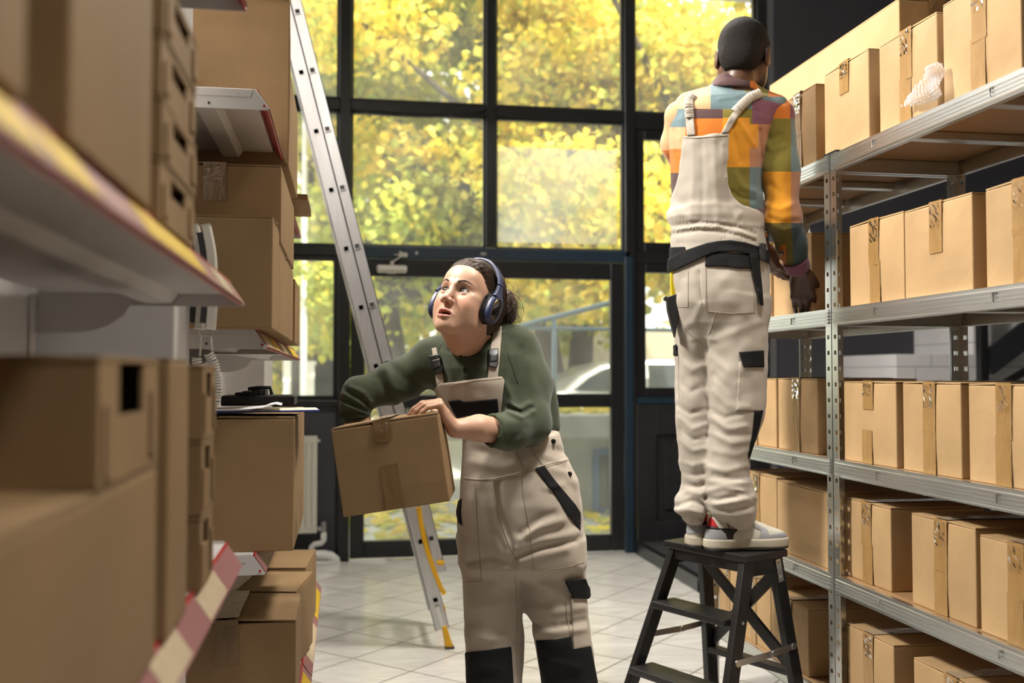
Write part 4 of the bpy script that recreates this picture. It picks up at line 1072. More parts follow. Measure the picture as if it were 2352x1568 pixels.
def rung(xc, z):
    r_ = .0135; w = .003
    mb = MB()
    for (a0, a1, b0, b1) in ((-r_, r_, -r_, -r_ + w), (-r_, r_, r_ - w, r_), (-r_, -r_ + w, -r_ + w, r_ - w), (r_ - w, r_, -r_ + w, r_ - w)):
        mb.box((xc + a0, -.003, z + b0), (xc + a1, .435, z + b1), LM)
    o = mb.build('rung', M_ALU, t)
    mb = MB(); mb.box((xc - r_ + w, .0, z - r_ + w), (xc + r_ - w, .42, z + r_ - w), LM); mb.build('rung_shade', M_TUBE, o)  # near-black fill paints the shade inside the open tube
n = int((topz - .1) / step) + 1
for i in range(n): rung(0.0, i*step)
for i in range(1, n): rung(s2x, i*step)
# yellow strap, catch, steel link and foot
pp = [(962, 1166), (966, 1195), (974, 1235), (985, 1275), (1000, 1318), (1012, 1348), (1021, 1364)]
mb = MB(); V = []; F = []
pw = [hitY(x, y, YL - .012) for x, y in pp]
for i, p in enumerate(pw):
    a = pw[max(0, i-1)]; b = pw[min(len(pw)-1, i+1)]; tg = (b - a).normalized(); nr = Vector((tg.z, 0, -tg.x))
    for (o_, y_) in ((-.011, 0), (.011, 0), (.011, .012), (-.011, .012)): V.append(p + nr*o_ + Vector((0, y_, 0)))
for i in range(len(pw)-1):
    for k in range(4): F.append((4*i + k, 4*i + (k+1) % 4, 4*i + 4 + (k+1) % 4, 4*i + 4 + k))
F += [(0, 1, 2, 3), tuple(4*(len(pw)-1) + k for k in (3, 2, 1, 0))]
mb.add(V, F); mb.build('yellow_strap', M_YEL, t, bevel=.003)
c = hitY(1012, 1291, YL - .006); mb = MB(); mb.box((c.x - .018, c.y - .01, c.z - .012), (c.x + .018, c.y + .02, c.z + .006)); mb.build('catch', M_YEL, t, bevel=.004)
a = hitY(1004, 1392, YL - .01); b = hitY(1018, 1440, YL - .01)
mb = MB(); mb.bar(a, b, .022, .006, (0, -1, 0)); mb.build('steel_link', M_ZINCP, t, bevel=.002)
for px, py in ((1005, 1396), (1012, 1422)):
    q = hitY(px, py, YL - .016); mb = MB(); mb.tube([q, q + Vector((0, .008, 0))], .009, 12); mb.build('bolt', M_ZINCP, t)
pts = [hitY(x, y, YL) for x, y in ((1020, 1436), (1027, 1460), (1032, 1482))]
f = MB(); f.prism([(-.014, 0), (.014, 0), (.024, -.085), (.026, -.098), (-.022, -.098), (-.021, -.085)], -.02, .02, lambda u, v, tt: (pts[0].x + u*.8 + (-v)*.24, YL + tt, pts[0].z + v*1.05)); fo = f.build('foot', M_YEL, t, bevel=.005)
zf = min(p[2] for p in f.v)
MB().box((pts[2].x - .022, YL - .022, 0), (pts[2].x + .022, YL + .022, max(.012, zf + .006))).build('rubber_pad', M_CAP, fo, bevel=.003)
o = MB().box((pts[2].x - .024, YL + .43 - .022, 0), (pts[2].x + .024, YL + .43 + .022, zf + .1)).build('foot', M_YEL, t, bevel=.006)

# =====================================================================  BLACK FOLDING STEP STOOL
M_STOOL = mat('black_stained_wood', (.011, .010, .010), .42, noise=.35, nscale=18, stretch=(1, 8, 1), bump=.08, bscale=50)
M_ZPL = mat('zinc_plate', (.65, .65, .66), .3, 1.0)
ZS = .73
c1 = hitZ(1523, 1240, ZS); c2 = hitZ(1716, 1276, ZS); c3 = hitZ(1793, 1258, ZS)
ex = (c2 - c1); Lx = ex.length; ex.normalize(); ey = Vector((-ex.y, ex.x, 0)); Ly = (c3 - c2).dot(ey)
if Ly < 0: ey = -ey; Ly = -Ly
ctr = c1 + ex*Lx/2 + ey*Ly/2; ctr.z = 0
ST = math.atan2(ex.y, ex.x)
t = thing('step_stool', 'black wooden folding step stool the man stands on', 'step stool', tuple(ctr), ST)
# local: x along the long edge, -y toward the steps' front, +y rear
sgn = 1
hx, hy = Lx/2, Ly/2
MB().box((-hx, -hy, ZS - .024), (hx, hy, ZS)).build('top_board', M_STOOL, t, bevel=.004)
lw, lt = .026, .05
def leg(x0, y0, x1, y1, nm='leg'):
    mb = MB(); mb.bar((x0, y0, ZS - .024), (x1, y1, -.02), lw, lt, (0, 1, 0));
    mb.v = [(a, b, max(0, c)) for a, b, c in mb.v]
    return mb.build(nm, M_STOOL, t, bevel=.003)
fx0, fx1 = hx - .03, hx + .055
fy0, fy1 = -hy + .035, -hy - .225
ry0, ry1 = hy - .03, hy + .075
for s in (-1, 1): leg(s*fx0, fy0, s*fx1, fy1)
rx0, rx1 = hx - .032, hx + .025
for s in (-1, 1): leg(s*rx0, ry0, s*rx1, ry1, 'rear_leg')
# side rails under the top
for s in (-1, 1):
    mb = MB(); mb.box((s*fx0 - .012, -hy + .012, ZS - .075), (s*fx0 + .012, hy - .004, ZS - .024)); mb.build('side_rail', M_STOOL, t, bevel=.002)
mb = MB(); mb.box((-rx0, hy - .045, ZS - .075), (rx0, hy - .022, ZS - .024)); mb.build('rear_rail', M_STOOL, t, bevel=.002)
mb = MB(); mb.box((-fx0, -hy + .012, ZS - .06), (fx0, -hy + .032, ZS - .024)); mb.build('front_rail', M_STOOL, t, bevel=.002)
def at(f, a0, a1): return a0 + (a1 - a0)*f
for zz in (.535, .322, .11):
    f = 1 - zz/(ZS - .024); y = at(f, fy0, fy1); x = at(f, fx0, fx1) - lw/2
    MB().box((-x, y - .055, zz - .022), (x, y + .055, zz)).build('step', M_STOOL, t, bevel=.004)
# rear cross brace and bottom rail
def rp(s, z, dy=0): f = 1 - z/(ZS - .024); return Vector((s*at(f, rx0, rx1), at(f, ry0, ry1) + dy, z))
mb = MB(); mb.bar(rp(-1, ZS - .07, -.012), rp(1, .35, -.012), .04, .014, (0, 1, 0)); mb.build('cross_brace', M_STOOL, t, bevel=.002)
mb = MB(); mb.bar(rp(1, ZS - .07, .010), rp(-1, .35, .010), .04, .014, (0, 1, 0)); mb.build('cross_brace', M_STOOL, t, bevel=.002)
mb = MB(); mb.bar(rp(-1, .325), rp(1, .325), .02, .045, (0, 1, 0)); mb.build('lower_rail', M_STOOL, t, bevel=.002)
# hinge plates and folding stays
for s in (-1, 1):
    a = rp(s, ZS - .03); b = rp(s, ZS - .105); o_ = Vector((s*.016, -.004, 0))
    mb = MB(); mb.bar(a + o_, b + o_, .024, .003, (1, 0, 0)); hp_ = mb.build('hinge_plate', M_ZPL, t, bevel=.001)
    for z in (ZS - .045, ZS - .09): q = rp(s, z) + o_; m_ = MB(); m_.tube([q, q + Vector((s*.005, 0, 0))], .006, 10); m_.build('screw', M_ZPL, hp_)
    zf, zr = .41, .415
    pf = Vector((s*(at(1 - zf/(ZS - .024), fx0, fx1) + lw/2 + .004), at(1 - zf/(ZS - .024), fy0, fy1), zf)); pr = rp(s, zr) + Vector((s*(lw/2 + .004), 0, 0)); pr.x = s*max(abs(pr.x), abs(pf.x) - .03)
    pm = pf.lerp(pr, .62) + Vector((0, 0, -.004))
    mb = MB(); mb.bar(pf, pm, .003, .02, (0, 0, 1)); mb.tube([pf - Vector((s*.003, 0, 0)), pf + Vector((s*.004, 0, 0))], .011, 12); st = mb.build('folding_stay', M_ZPL, t)
    mb = MB(); mb.bar(pm, pr, .003, .02, (0, 0, 1)); mb.tube([pr - Vector((s*.003, 0, 0)), pr + Vector((s*.004, 0, 0))], .011, 12); mb.tube([pm - Vector((s*.006, 0, 0)), pm + Vector((s*.006, 0, 0))], .010, 12); mb.build('stay_arm', M_ZPL, st)
    z = .535; f = 1 - z/(ZS - .024); q = Vector((s*(at(f, fx0, fx1) + lw/2), at(f, fy0, fy1), z - .012)); mb = MB(); mb.tube([q, q + Vector((s*.003, 0, 0))], .0055, 10); mb.build('screw', M_ZPL, t)
# =====================================================================  IMPLICIT-SURFACE MODELLER (figures)
def smin(a, b, k):
    if k <= 0: return np.minimum(a, b)
    h = np.maximum(k - np.abs(a - b), 0) / k
    return np.minimum(a, b) - h*h*k*.25
def smax(a, b, k): return -smin(-a, -b, k)
class Grid:
    """rectilinear sample grid in a figure's own frame (a right, b away, c up)"""
    def __init__(s, xs, ys, zs):
        s.xs, s.ys, s.zs = [np.asarray(q, np.float32) for q in (xs, ys, zs)]
        s.F = np.full((len(s.xs), len(s.ys), len(s.zs)), .4, np.float32)
    def sub(s, lo, hi):
        sl = []
        for ax, l, h in ((s.xs, lo[0], hi[0]), (s.ys, lo[1], hi[1]), (s.zs, lo[2], hi[2])):
            i0 = max(0, int(np.searchsorted(ax, l)) - 1); i1 = min(len(ax), int(np.searchsorted(ax, h)) + 1)
            sl.append(slice(i0, max(i0, i1)))
        return tuple(sl)
    def apply(s, fn, lo, hi, k=0.0, mode='u', pad=.05):
        lo = np.array(lo) - pad - k; hi = np.array(hi) + pad + k
        sl = s.sub(lo, hi)
        X = s.xs[sl[0]][:, None, None]; Y = s.ys[sl[1]][None, :, None]; Z = s.zs[sl[2]][None, None, :]
        if X.size == 0 or Y.size == 0 or Z.size == 0: return
        d = fn(X, Y, Z).astype(np.float32)
        if mode == 'u': s.F[sl] = smin(s.F[sl], d, k)
        elif mode == 's': s.F[sl] = smax(s.F[sl], -d, k)
        elif mode == 'add': s.F[sl] += d
    # primitives -------------------------------------------------
    def cone(s, p, q, r0, r1, k=.01, mode='u'):
        p = np.array(p, float); q = np.array(q, float); r = max(r0, r1); u = q - p; L2 = max(float(u @ u), 1e-9)
        def fn(X, Y, Z):
            t = np.clip(((X - p[0])*u[0] + (Y - p[1])*u[1] + (Z - p[2])*u[2]) / L2, 0, 1)
            return np.sqrt((X - p[0] - t*u[0])**2 + (Y - p[1] - t*u[1])**2 + (Z - p[2] - t*u[2])**2) - (r0 + (r1 - r0)*t)
        s.apply(fn, np.minimum(p, q) - r, np.maximum(p, q) + r, k, mode); return s
    def chain(s, pts, rs, k=.01, mode='u'):
        for i in range(len(pts) - 1): s.cone(pts[i], pts[i+1], rs[i], rs[i+1], k, mode)
        return s
    def ball(s, c, r, k=.01, mode='u'): return s.ell(c, (r, r, r), None, k, mode)
    def ell(s, c, rad, M=None, k=.01, mode='u'):
        c = np.array(c, float); rad = np.array(rad, float); R = np.eye(3) if M is None else np.array(M, float)   # columns = axes
        m = rad.min()
        def fn(X, Y, Z):
            dx, dy, dz = X - c[0], Y - c[1], Z - c[2]
            q = [(dx*R[0, i] + dy*R[1, i] + dz*R[2, i]) for i in range(3)]
            k0 = np.sqrt(sum((q[i]/rad[i])**2 for i in range(3))); k1 = np.sqrt(sum((q[i]/rad[i]**2)**2 for i in range(3)))
            return k0*(k0 - 1) / np.maximum(k1, 1e-6)
        e = np.abs(R) @ rad
        s.apply(fn, c - e, c + e, k, mode); return s
    def box(s, c, half, M=None, rnd=.003, k=.005, mode='u'):
        c = np.array(c, float); half = np.array(half, float); R = np.eye(3) if M is None else np.array(M, float)
        def fn(X, Y, Z):
            dx, dy, dz = X - c[0], Y - c[1], Z - c[2]
            q = [np.abs(dx*R[0, i] + dy*R[1, i] + dz*R[2, i]) - half[i] + rnd for i in range(3)]
            return np.sqrt(sum(np.maximum(v, 0)**2 for v in q)) + np.minimum(np.maximum(q[0], np.maximum(q[1], q[2])), 0) - rnd
        e = np.abs(R) @ half
        s.apply(fn, c - e, c + e, k, mode); return s
    def stack(s, rows, k=.02, mode='u', power=2.0):
        """vertical body of elliptical sections: rows of (c, a0, b0, ra, rb[, turn])"""
        rows = sorted([tuple(r) + ((0.0,) if len(r) == 5 else ()) for r in rows]); A = np.array(rows, float)
        def fn(X, Y, Z):
            z = Z.ravel(); g = [np.interp(z, A[:, 0], A[:, i])[None, None, :] for i in range(1, 6)]
            ca, sa = np.cos(g[4]), np.sin(g[4]); dx, dy = X - g[0], Y - g[1]
            u = dx*ca + dy*sa; v = -dx*sa + dy*ca
            if power == 2.0: k0 = np.sqrt((u/g[2])**2 + (v/g[3])**2) + 1e-6
            else: k0 = (np.abs(u/g[2])**power + np.abs(v/g[3])**power + 1e-9)**(1/power)
            rr = np.sqrt(u*u + v*v) + 1e-6
            d = rr*(1 - 1/k0); d = np.where(k0 < 1, (k0 - 1)*np.minimum(g[2], g[3]), d)
            cap = np.maximum(A[0, 0] - Z, Z - A[-1, 0])
            return np.maximum(d, cap)
        rm = max(A[:, 3].max(), A[:, 4].max())
        lo = (A[:, 1].min() - rm, A[:, 2].min() - rm, A[0, 0]); hi = (A[:, 1].max() + rm, A[:, 2].max() + rm, A[-1, 0])
        s.apply(fn, lo, hi, k, mode); return s
    def strokes(s, items, P2, band=None):
        """cloth folds: items of (pixel polyline, width px, height m); ridge (+) or groove (-) on the side facing the lens"""
        px, py = P2
        H = np.zeros_like(px)
        for poly, w, h in items:
            best = np.full_like(px, 1e9)
            for (x0, y0), (x1, y1) in zip(poly[:-1], poly[1:]):
                ux, uy = x1 - x0, y1 - y0; L2 = ux*ux + uy*uy + 1e-9
                t = np.clip(((px - x0)*ux + (py - y0)*uy)/L2, 0, 1)
                best = np.minimum(best, (px - x0 - t*ux)**2 + (py - y0 - t*uy)**2)
            H += h*np.exp(-best/(2*(w*.5)**2))
        s.F -= H
        return s
    def pixels(s):
        X = s.xs[:, None, None]; Y = s.ys[None, :, None]; Z = s.zs[None, None, :]
        up = Z - CAMH; dep = Y*cP + up*sP
        px = 1176 + FPX*X/dep; py = 784 - FPX*(up*cP - Y*sP)/dep
        return np.broadcast_to(px, s.F.shape), np.broadcast_to(py, s.F.shape)
    def resample(s, lo, hi, h):
        g = Grid(np.arange(lo[0], hi[0], h), np.arange(lo[1], hi[1], h), np.arange(lo[2], hi[2], h))
        F = s.F
        for ax, (src, dst) in enumerate(((s.xs, g.xs), (s.ys, g.ys), (s.zs, g.zs))):
            i = np.clip(np.searchsorted(src, dst) - 1, 0, len(src) - 2); t = ((dst - src[i])/(src[i+1] - src[i])).clip(0, 1)
            a = np.take(F, i, ax); b = np.take(F, i + 1, ax); sh = [1, 1, 1]; sh[ax] = -1; F = a + (b - a)*t.reshape(sh).astype(np.float32)
        g.F = F; return g
    def copy(s): g = Grid(s.xs, s.ys, s.zs); g.F = s.F.copy(); return g
    # meshing ----------------------------------------------------
    def mesh(s):
        F = s.F; ins = F < 0
        nx, ny, nz = F.shape
        c = ins[:-1, :-1, :-1].astype(np.int8)
        tot = np.zeros((nx-1, ny-1, nz-1), np.int8)
        for i in (0, 1):
            for j in (0, 1):
                for k in (0, 1): tot += ins[i:nx-1+i, j:ny-1+j, k:nz-1+k]
        act = (tot > 0) & (tot < 8)
        I, J, K = np.nonzero(act); n = len(I)
        if n == 0: return np.zeros((0, 3)), np.zeros((0, 4), int)
        idx = np.full(act.shape, -1, np.int64); idx[I, J, K] = np.arange(n)
        cv = {(i, j, k): F[I+i, J+j, K+k] for i in (0, 1) for j in (0, 1) for k in (0, 1)}
        acc = np.zeros((n, 3)); cnt = np.zeros(n)
        cs = list(cv)
        for a in cs:
            for ax in range(3):
                if a[ax]: continue
                b = list(a); b[ax] = 1; b = tuple(b)
                va, vb = cv[a], cv[b]; m = (va < 0) != (vb < 0)
                t = np.where(m, va/(np.where(va - vb == 0, 1, va - vb)), 0)
                p = np.zeros((n, 3)); p[:] = a; p[:, ax] = t
                acc += p*m[:, None]; cnt += m
        acc /= cnt[:, None]
        V = np.empty((n, 3))
        for ax, (g, q) in enumerate(((s.xs, I), (s.ys, J), (s.zs, K))): V[:, ax] = g[q] + acc[:, ax]*(g[q+1] - g[q])
        Q = []
        for ax in range(3):
            a = [slice(None)]*3; b = [slice(None)]*3; a[ax] = slice(0, -1); b[ax] = slice(1, None)
            A, B = ins[tuple(a)], ins[tuple(b)]; cr = A != B
            o1, o2 = [q for q in range(3) if q != ax]
            e = np.argwhere(cr)
            ok = (e[:, o1] > 0) & (e[:, o2] > 0) & (e[:, o1] < F.shape[o1]-1) & (e[:, o2] < F.shape[o2]-1); e = e[ok]
            def cell(d1, d2):
                q = e.copy(); q[:, o1] += d1; q[:, o2] += d2; return idx[q[:, 0], q[:, 1], q[:, 2]]
            quad = np.stack([cell(-1, -1), cell(0, -1), cell(0, 0), cell(-1, 0)], 1)
            inA = A[e[:, 0], e[:, 1], e[:, 2]]
            flip = inA if ax != 1 else ~inA
            quad[~flip] = quad[~flip][:, ::-1]
            Q.append(quad)
        return V, np.concatenate(Q)
def smooth_mesh(V, Q, it=1, lam=.5):
    n = len(V)
    E = np.concatenate([Q[:, [0, 1]], Q[:, [1, 2]], Q[:, [2, 3]], Q[:, [3, 0]]]); E = np.concatenate([E, E[:, ::-1]])
    for _ in range(it):
        S = np.zeros_like(V); np.add.at(S, E[:, 0], V[E[:, 1]]); c = np.bincount(E[:, 0], minlength=n)[:, None]
        V = V + lam*(S/np.maximum(c, 1) - V)
    return V
def to_object(name, V, Q, material, parent, smooth=1):
    if smooth: V = smooth_mesh(V, Q, smooth)
    me = bpy.data.meshes.new(name)
    nq = len(Q); me.vertices.add(len(V)); me.vertices.foreach_set('co', np.ascontiguousarray(V, np.float32).reshape(-1))
    me.loops.add(nq*4); me.polygons.add(nq)
    me.loops.foreach_set('vertex_index', np.ascontiguousarray(Q, np.int32).reshape(-1)); me.polygons.foreach_set('loop_start', (np.arange(nq)*4).astype(np.int32))
    me.update(calc_edges=True); me.validate()
    me.polygons.foreach_set('use_smooth', [True]*len(me.polygons))
    me.materials.append(material)
    o = bpy.data.objects.new(name, me); COL.objects.link(o); o.parent = parent
    return o
def vnoise(X, Y, Z, f, seed=0):
    """smooth value noise on broadcast coordinates"""
    r = np.random.default_rng(seed); T = r.random(4096).astype(np.float32)
    def h(i, j, k): return T[(i*73 + j*179 + k*283 + (i*j + k)*7) & 4095]
    x, y, z = X*f, Y*f, Z*f
    i, j, k = np.floor(x).astype(np.int64), np.floor(y).astype(np.int64), np.floor(z).astype(np.int64)
    u, v, w = x - i, y - j, z - k; u, v, w = [t*t*(3 - 2*t) for t in (u, v, w)]
    o = 0
    for a in (0, 1):
        for b in (0, 1):
            for c in (0, 1):
                o = o + h(i+a, j+b, k+c)*(u if a else 1-u)*(v if b else 1-v)*(w if c else 1-w)
    return o - .5
def polydist(px, py, poly):
    """signed distance in pixels to a polygon (negative inside)"""
    best = np.full(px.shape, 1e9, np.float32); c = np.zeros(px.shape, bool); n = len(poly)
    for i in range(n):
        x0, y0 = poly[i-1]; x1, y1 = poly[i]; ux, uy = x1 - x0, y1 - y0; L2 = ux*ux + uy*uy + 1e-9
        t = np.clip(((px - x0)*ux + (py - y0)*uy)/L2, 0, 1)
        best = np.minimum(best, (px - x0 - t*ux)**2 + (py - y0 - t*uy)**2)
        if y1 != y0:
            m = (y0 > py) != (y1 > py); c ^= m & (px < (x1 - x0)*(py - y0)/(y1 - y0) + x0)
    return np.where(c, -1, 1)*np.sqrt(best)
def bounds_px(poly, b0, b1):
    P = [abc(x, y, b) for x, y in poly for b in (b0, b1)]
    P = np.array(P); return P.min(0), P.max(0)
def patch(g, poly, b0, b1, off, name, material, parent, h=.0025, depth=.004, smooth=1, extra=None, pad=8):
    """piece of cloth lying on garment field g, outlined by what the photograph shows, between distances b0..b1"""
    lo, hi = bounds_px(poly, b0, b1); m = pad*(b0 + b1)/2/FPX
    lo = lo - m; hi = hi + m; lo[1] = b0; hi[1] = b1
    q = g.resample(lo, hi, h)
    px, py = q.pixels(); d = polydist(px, py, poly)*((b0 + b1)/2/FPX)
    f = smax(q.F - off, -(q.F + depth), .0)
    f = smax(f, d.astype(np.float32), .0015)
    if extra is not None: f = np.maximum(f, extra(q))
    q.F = f; q.F[:, 0, :] = .1; q.F[:, -1, :] = .1
    V, Q = q.mesh()
    if len(V) == 0: print('EMPTY PATCH', name); return None
    return to_object(name, V, Q, material, parent, smooth)
def band(poly, w):
    """thicken a pixel polyline into a polygon; w scalar or per-point widths"""
    n = len(poly); ws = w if isinstance(w, (list, tuple)) else [w]*n
    L, R = [], []
    for i, (x, y) in enumerate(poly):
        x0, y0 = poly[max(0, i-1)]; x1, y1 = poly[min(n-1, i+1)]; dx, dy = x1 - x0, y1 - y0; l = math.hypot(dx, dy) or 1
        nx_, ny_ = -dy/l*ws[i]/2, dx/l*ws[i]/2
        L.append((x + nx_, y + ny_)); R.append((x - nx_, y - ny_))
    return L + R[::-1]
def A3(px, py, b): return np.array(abc(px, py, b))
def lin(a, b, h): return np.arange(a, b + h*.5, h)
def nonuni(segs):
    """coordinates from (start, end, step) pieces"""
    out = [];
    for a, b, h in segs: out.append(np.arange(a, b - 1e-6, h))
    out.append([segs[-1][1]]); return np.concatenate(out)

# ---- shared anatomy ------------------------------------------------------
def frame_from(fwd, up):
    f = np.array(fwd, float); f /= np.linalg.norm(f); u = np.array(up, float); u -= f*(u @ f); u /= np.linalg.norm(u); l = np.cross(u, f)
    # columns: x = person's left seen from the front (image right), y = face direction, z = up
    return np.stack([-l, f, u], 1) if False else np.stack([l, f, u], 1)
class HeadFrame:
    def __init__(s, origin, M, sc=1.0): s.o = np.array(origin, float); s.M = M; s.s = sc
    def __call__(s, x, y, z): return s.o + s.M @ (np.array([x, y, z], float)*s.s)
def build_head(g, H, female=True, mouth_open=.0042, ears=True, neck=True):
    s = H.s; M = H.M
    E = lambda c, r, k, mode='u': g.ell(H(*c), np.array(r)*s, M, k*s, mode)
    C = lambda p, q, r0, r1, k, mode='u': g.cone(H(*p), H(*q), r0*s, r1*s, k*s, mode)
    E((0, -.012, .032), (.0755, .097, .082), .0)
    E((0, .030, .02), (.066, .066, .070), .03)
    E((0, .026, -.035), (.060, .062, .072), .03)
    for x in (-1, 1):
        C((x*.058, .004, -.040), (x*.048, .020, -.074), .018, .016, .03)
        C((x*.048, .020, -.074), (x*.016, .070, -.101), .016, .017, .028)
        E((x*.040, .058, -.030), (.026, .026, .026), .022)          # cheek
        E((x*.047, .054, -.008), (.019, .02, .012), .016); E((x*.043, .040, -.056), (.022, .028, .030), .03)           # cheekbone
    E((0, .077, -.099), (.019, .016, .017), .018)                   # chin
    E((0, .070, -.070), (.030, .026, .024), .02)                    # muzzle
    E((0, .066, .050), (.050, .030, .036), .03)                     # forehead
    for x in (-1, 1): C((x*.012, .091, .017), (x*.043, .074, .020), .0095 if female else .0115, .0085, .014)   # brow
    for x in (-1, 1): E((x*.031, .099, .000), (.0165, .016, .0125), .016, 's')                                # sockets
    C((0, .091, .010), (0, .104, -.022), .0082, .0090, .010)         # nose bridge
    C((0, .104, -.022), (0, .1125, -.035), .0088, .0100, .008)
    for x in (-1, 1):
        E((x*.0125, .102, -.039), (.0082, .0105, .0078), .007)
        E((x*.0072, .1075, -.0470), (.0044, .0070, .0052), .002, 's')
    # eyelids
    for x in (-1, 1):
        ex = x*.0315
        g.ball(H(ex, .0775, 0), .0138*s, .005*s)
    # lips
    up = .0 
    for x in (-1, 1):
        C((x*.0035, .1005, -.0645), (x*.013, .0965, -.0675), .0050, .0046, .004)
        C((x*.013, .0965, -.0675), (x*.0245, .085, -.0725), .0046, .0028, .004)
        C((0, .0985, -.0785 - mouth_open), (x*.0125, .0955, -.0775 - mouth_open*.9), .0060, .0054, .004)
        C((x*.0125, .0955, -.0775 - mouth_open*.9), (x*.0240, .085, -.0735), .0054, .0028, .004)
    E((0, .1095, -.0585), (.0035, .008, .007), .004, 's')            # philtrum
    if mouth_open > .001:
        E((0, .098, -.0722 - mouth_open*.35), (.0225, .021, mouth_open), .0015, 's')
    # almond eye openings
    def almond(x):
        ex = x*.0315; c = H(ex, .0775, 0); Mi = M.T
        def fn(X, Y, Z):
            dx, dy, dz = X - c[0], Y - c[1], Z - c[2]
            u = (dx*M[0, 0] + dy*M[1, 0] + dz*M[2, 0])/s; v = (dx*M[0, 1] + dy*M[1, 1] + dz*M[2, 1])/s; w = (dx*M[0, 2] + dy*M[1, 2] + dz*M[2, 2])/s
            w = w - .0008 - .06*u*x
            hw = .0148; hu = .0078; hl = .0056
            Ru = (hw*hw + hu*hu)/(2*hu); Rl = (hw*hw + hl*hl)/(2*hl)
            d = np.maximum(np.sqrt(u*u + (w + Ru - hu)**2) - Ru, np.sqrt(u*u + (w - Rl + hl)**2) - Rl)
            return np.maximum(d, .002 - v)*s
        g.apply(fn, c - .03*s, c + .03*s, .0006, 's', pad=.0)
    almond(-1); almond(1)
    if ears:
        for x in (-1, 1):
            E((x*.0790, -.012, -.006), (.0075, .0185, .0310), .006)
            E((x*.0800, -.006, -.026), (.0065, .0105, .0115), .006)
            E((x*.0880, -.008, -.002), (.0060, .0115, .0190), .003, 's')
    if neck: pass
def eyeballs(H, parent, look, iris_col, name='eye'):
    """eyes as children: white ball, iris disc and pupil turned toward look (head frame)"""
    s = H.s; look = np.array(look, float); look /= np.linalg.norm(look)
    Mw = mat('eye_white', (.72, .69, .66), .08, spec=.6); Mi = mat('eye_iris_' + parent.name, iris_col, .1, noise=.5, nscale=300); Mp = mat('eye_pupil', (.003, .003, .003), .05, spec=.8)
    out = []
    for x in (-1, 1):
        c = Vector(H(x*.0315, .0775, 0)); r = .0123*s
        me = bpy.data.meshes.new(name); bm = bmesh.new(); bmesh.ops.create_uvsphere(bm, u_segments=36, v_segments=24, radius=r)
        for f in bm.faces: f.smooth = True
        d = Vector(H.M @ look).normalized(); rot = d.to_track_quat('Z', 'Y').to_matrix()
        for v in bm.verts: v.co = rot @ v.co
        for f in bm.faces:
            ang = f.calc_center_median().normalized().angle(d)
            f.material_index = 2 if ang < .19 else (1 if ang < .50 else 0)
        bm.to_mesh(me); bm.free()
        for q in (Mw, Mi, Mp): me.materials.append(q)
        o = bpy.data.objects.new(name, me); COL.objects.link(o); o.parent = parent; o.location = c; out.append(o)
    return out
def build_hand(g, wrist, knuck_dir, palm_n, spread_dir, L=.185, curls=((.3,.4,.3),)*4, thumb=None, sc=1.0, k=.006):
    """hand field: palm plus four bent fingers and a thumb.
       knuck_dir: wrist->knuckles; palm_n: direction the palm faces; spread_dir: toward the thumb side"""
    w = np.array(wrist, float); d = np.array(knuck_dir, float); d /= np.linalg.norm(d)
    n = np.array(palm_n, float); n -= d*(n @ d); n /= np.linalg.norm(n); t = np.array(spread_dir, float); t -= d*(t @ d); t -= n*(t @ n); t /= np.linalg.norm(t)
    pl = .098*sc
    # palm: four metacarpal rays
    offs = [.031, .011, -.010, -.029]; lens = [(.045, .026, .021), (.050, .030, .022), (.046, .028, .021), (.036, .021, .019)]; rad = [.0096, .0099, .0094, .0084]
    for i in range(4):
        base = w + t*offs[i]*.45*sc + d*.012*sc; kn = w + d*(pl - abs(offs[i] - .008)*.25*sc) + t*offs[i]*sc
        g.cone(base, kn, .0135*sc, .0105*sc, .012*sc)
        # finger bends around the axis t, toward the palm side
        p = kn; ang = 0; r = rad[i]*sc
        fan = t*((offs[i] - .0)/.031)*.04
        for j in range(3):
            ang += curls[i][j]
            dd = d*math.cos(ang) + n*math.sin(ang) + fan*max(0, math.cos(ang)); dd /= np.linalg.norm(dd)
            q = p + dd*lens[i][j]*sc; r2 = r*(.93 if j < 2 else .80)
            g.cone(p, q, r, r2, .003*sc if j else .007*sc); p = q; r = r2*.99
    g.ell(w + d*.045*sc + t*.020*sc + n*.008*sc, np.array([.024, .030, .016])*sc, np.stack([t, d, n], 1), .014*sc)   # thenar
    g.ell(w + d*.045*sc - t*.022*sc + n*.006*sc, np.array([.015, .032, .014])*sc, np.stack([t, d, n], 1), .014*sc)
    if thumb is None: thumb = (.75, .45)
    a0, a1 = thumb[0], thumb[1]; nn = thumb[2] if len(thumb) > 2 else .35
    p0 = w + d*.022*sc + t*.022*sc + n*.006*sc
    d0 = d*math.cos(a0) + t*math.sin(a0) + n*nn; d0 /= np.linalg.norm(d0)
    p1 = p0 + d0*.042*sc; d1 = d*math.cos(a0 - a1) + t*math.sin(a0 - a1) + n*nn; d1 /= np.linalg.norm(d1)
    p2 = p1 + d1*.032*sc; p3 = p2 + d1*.022*sc + n*.004*sc
    g.cone(p0, p1, .0145*sc, .0112*sc, .012*sc); g.cone(p1, p2, .0108*sc, .0098*sc, .004*sc); g.cone(p2, p3, .0096*sc, .0075*sc, .003*sc)
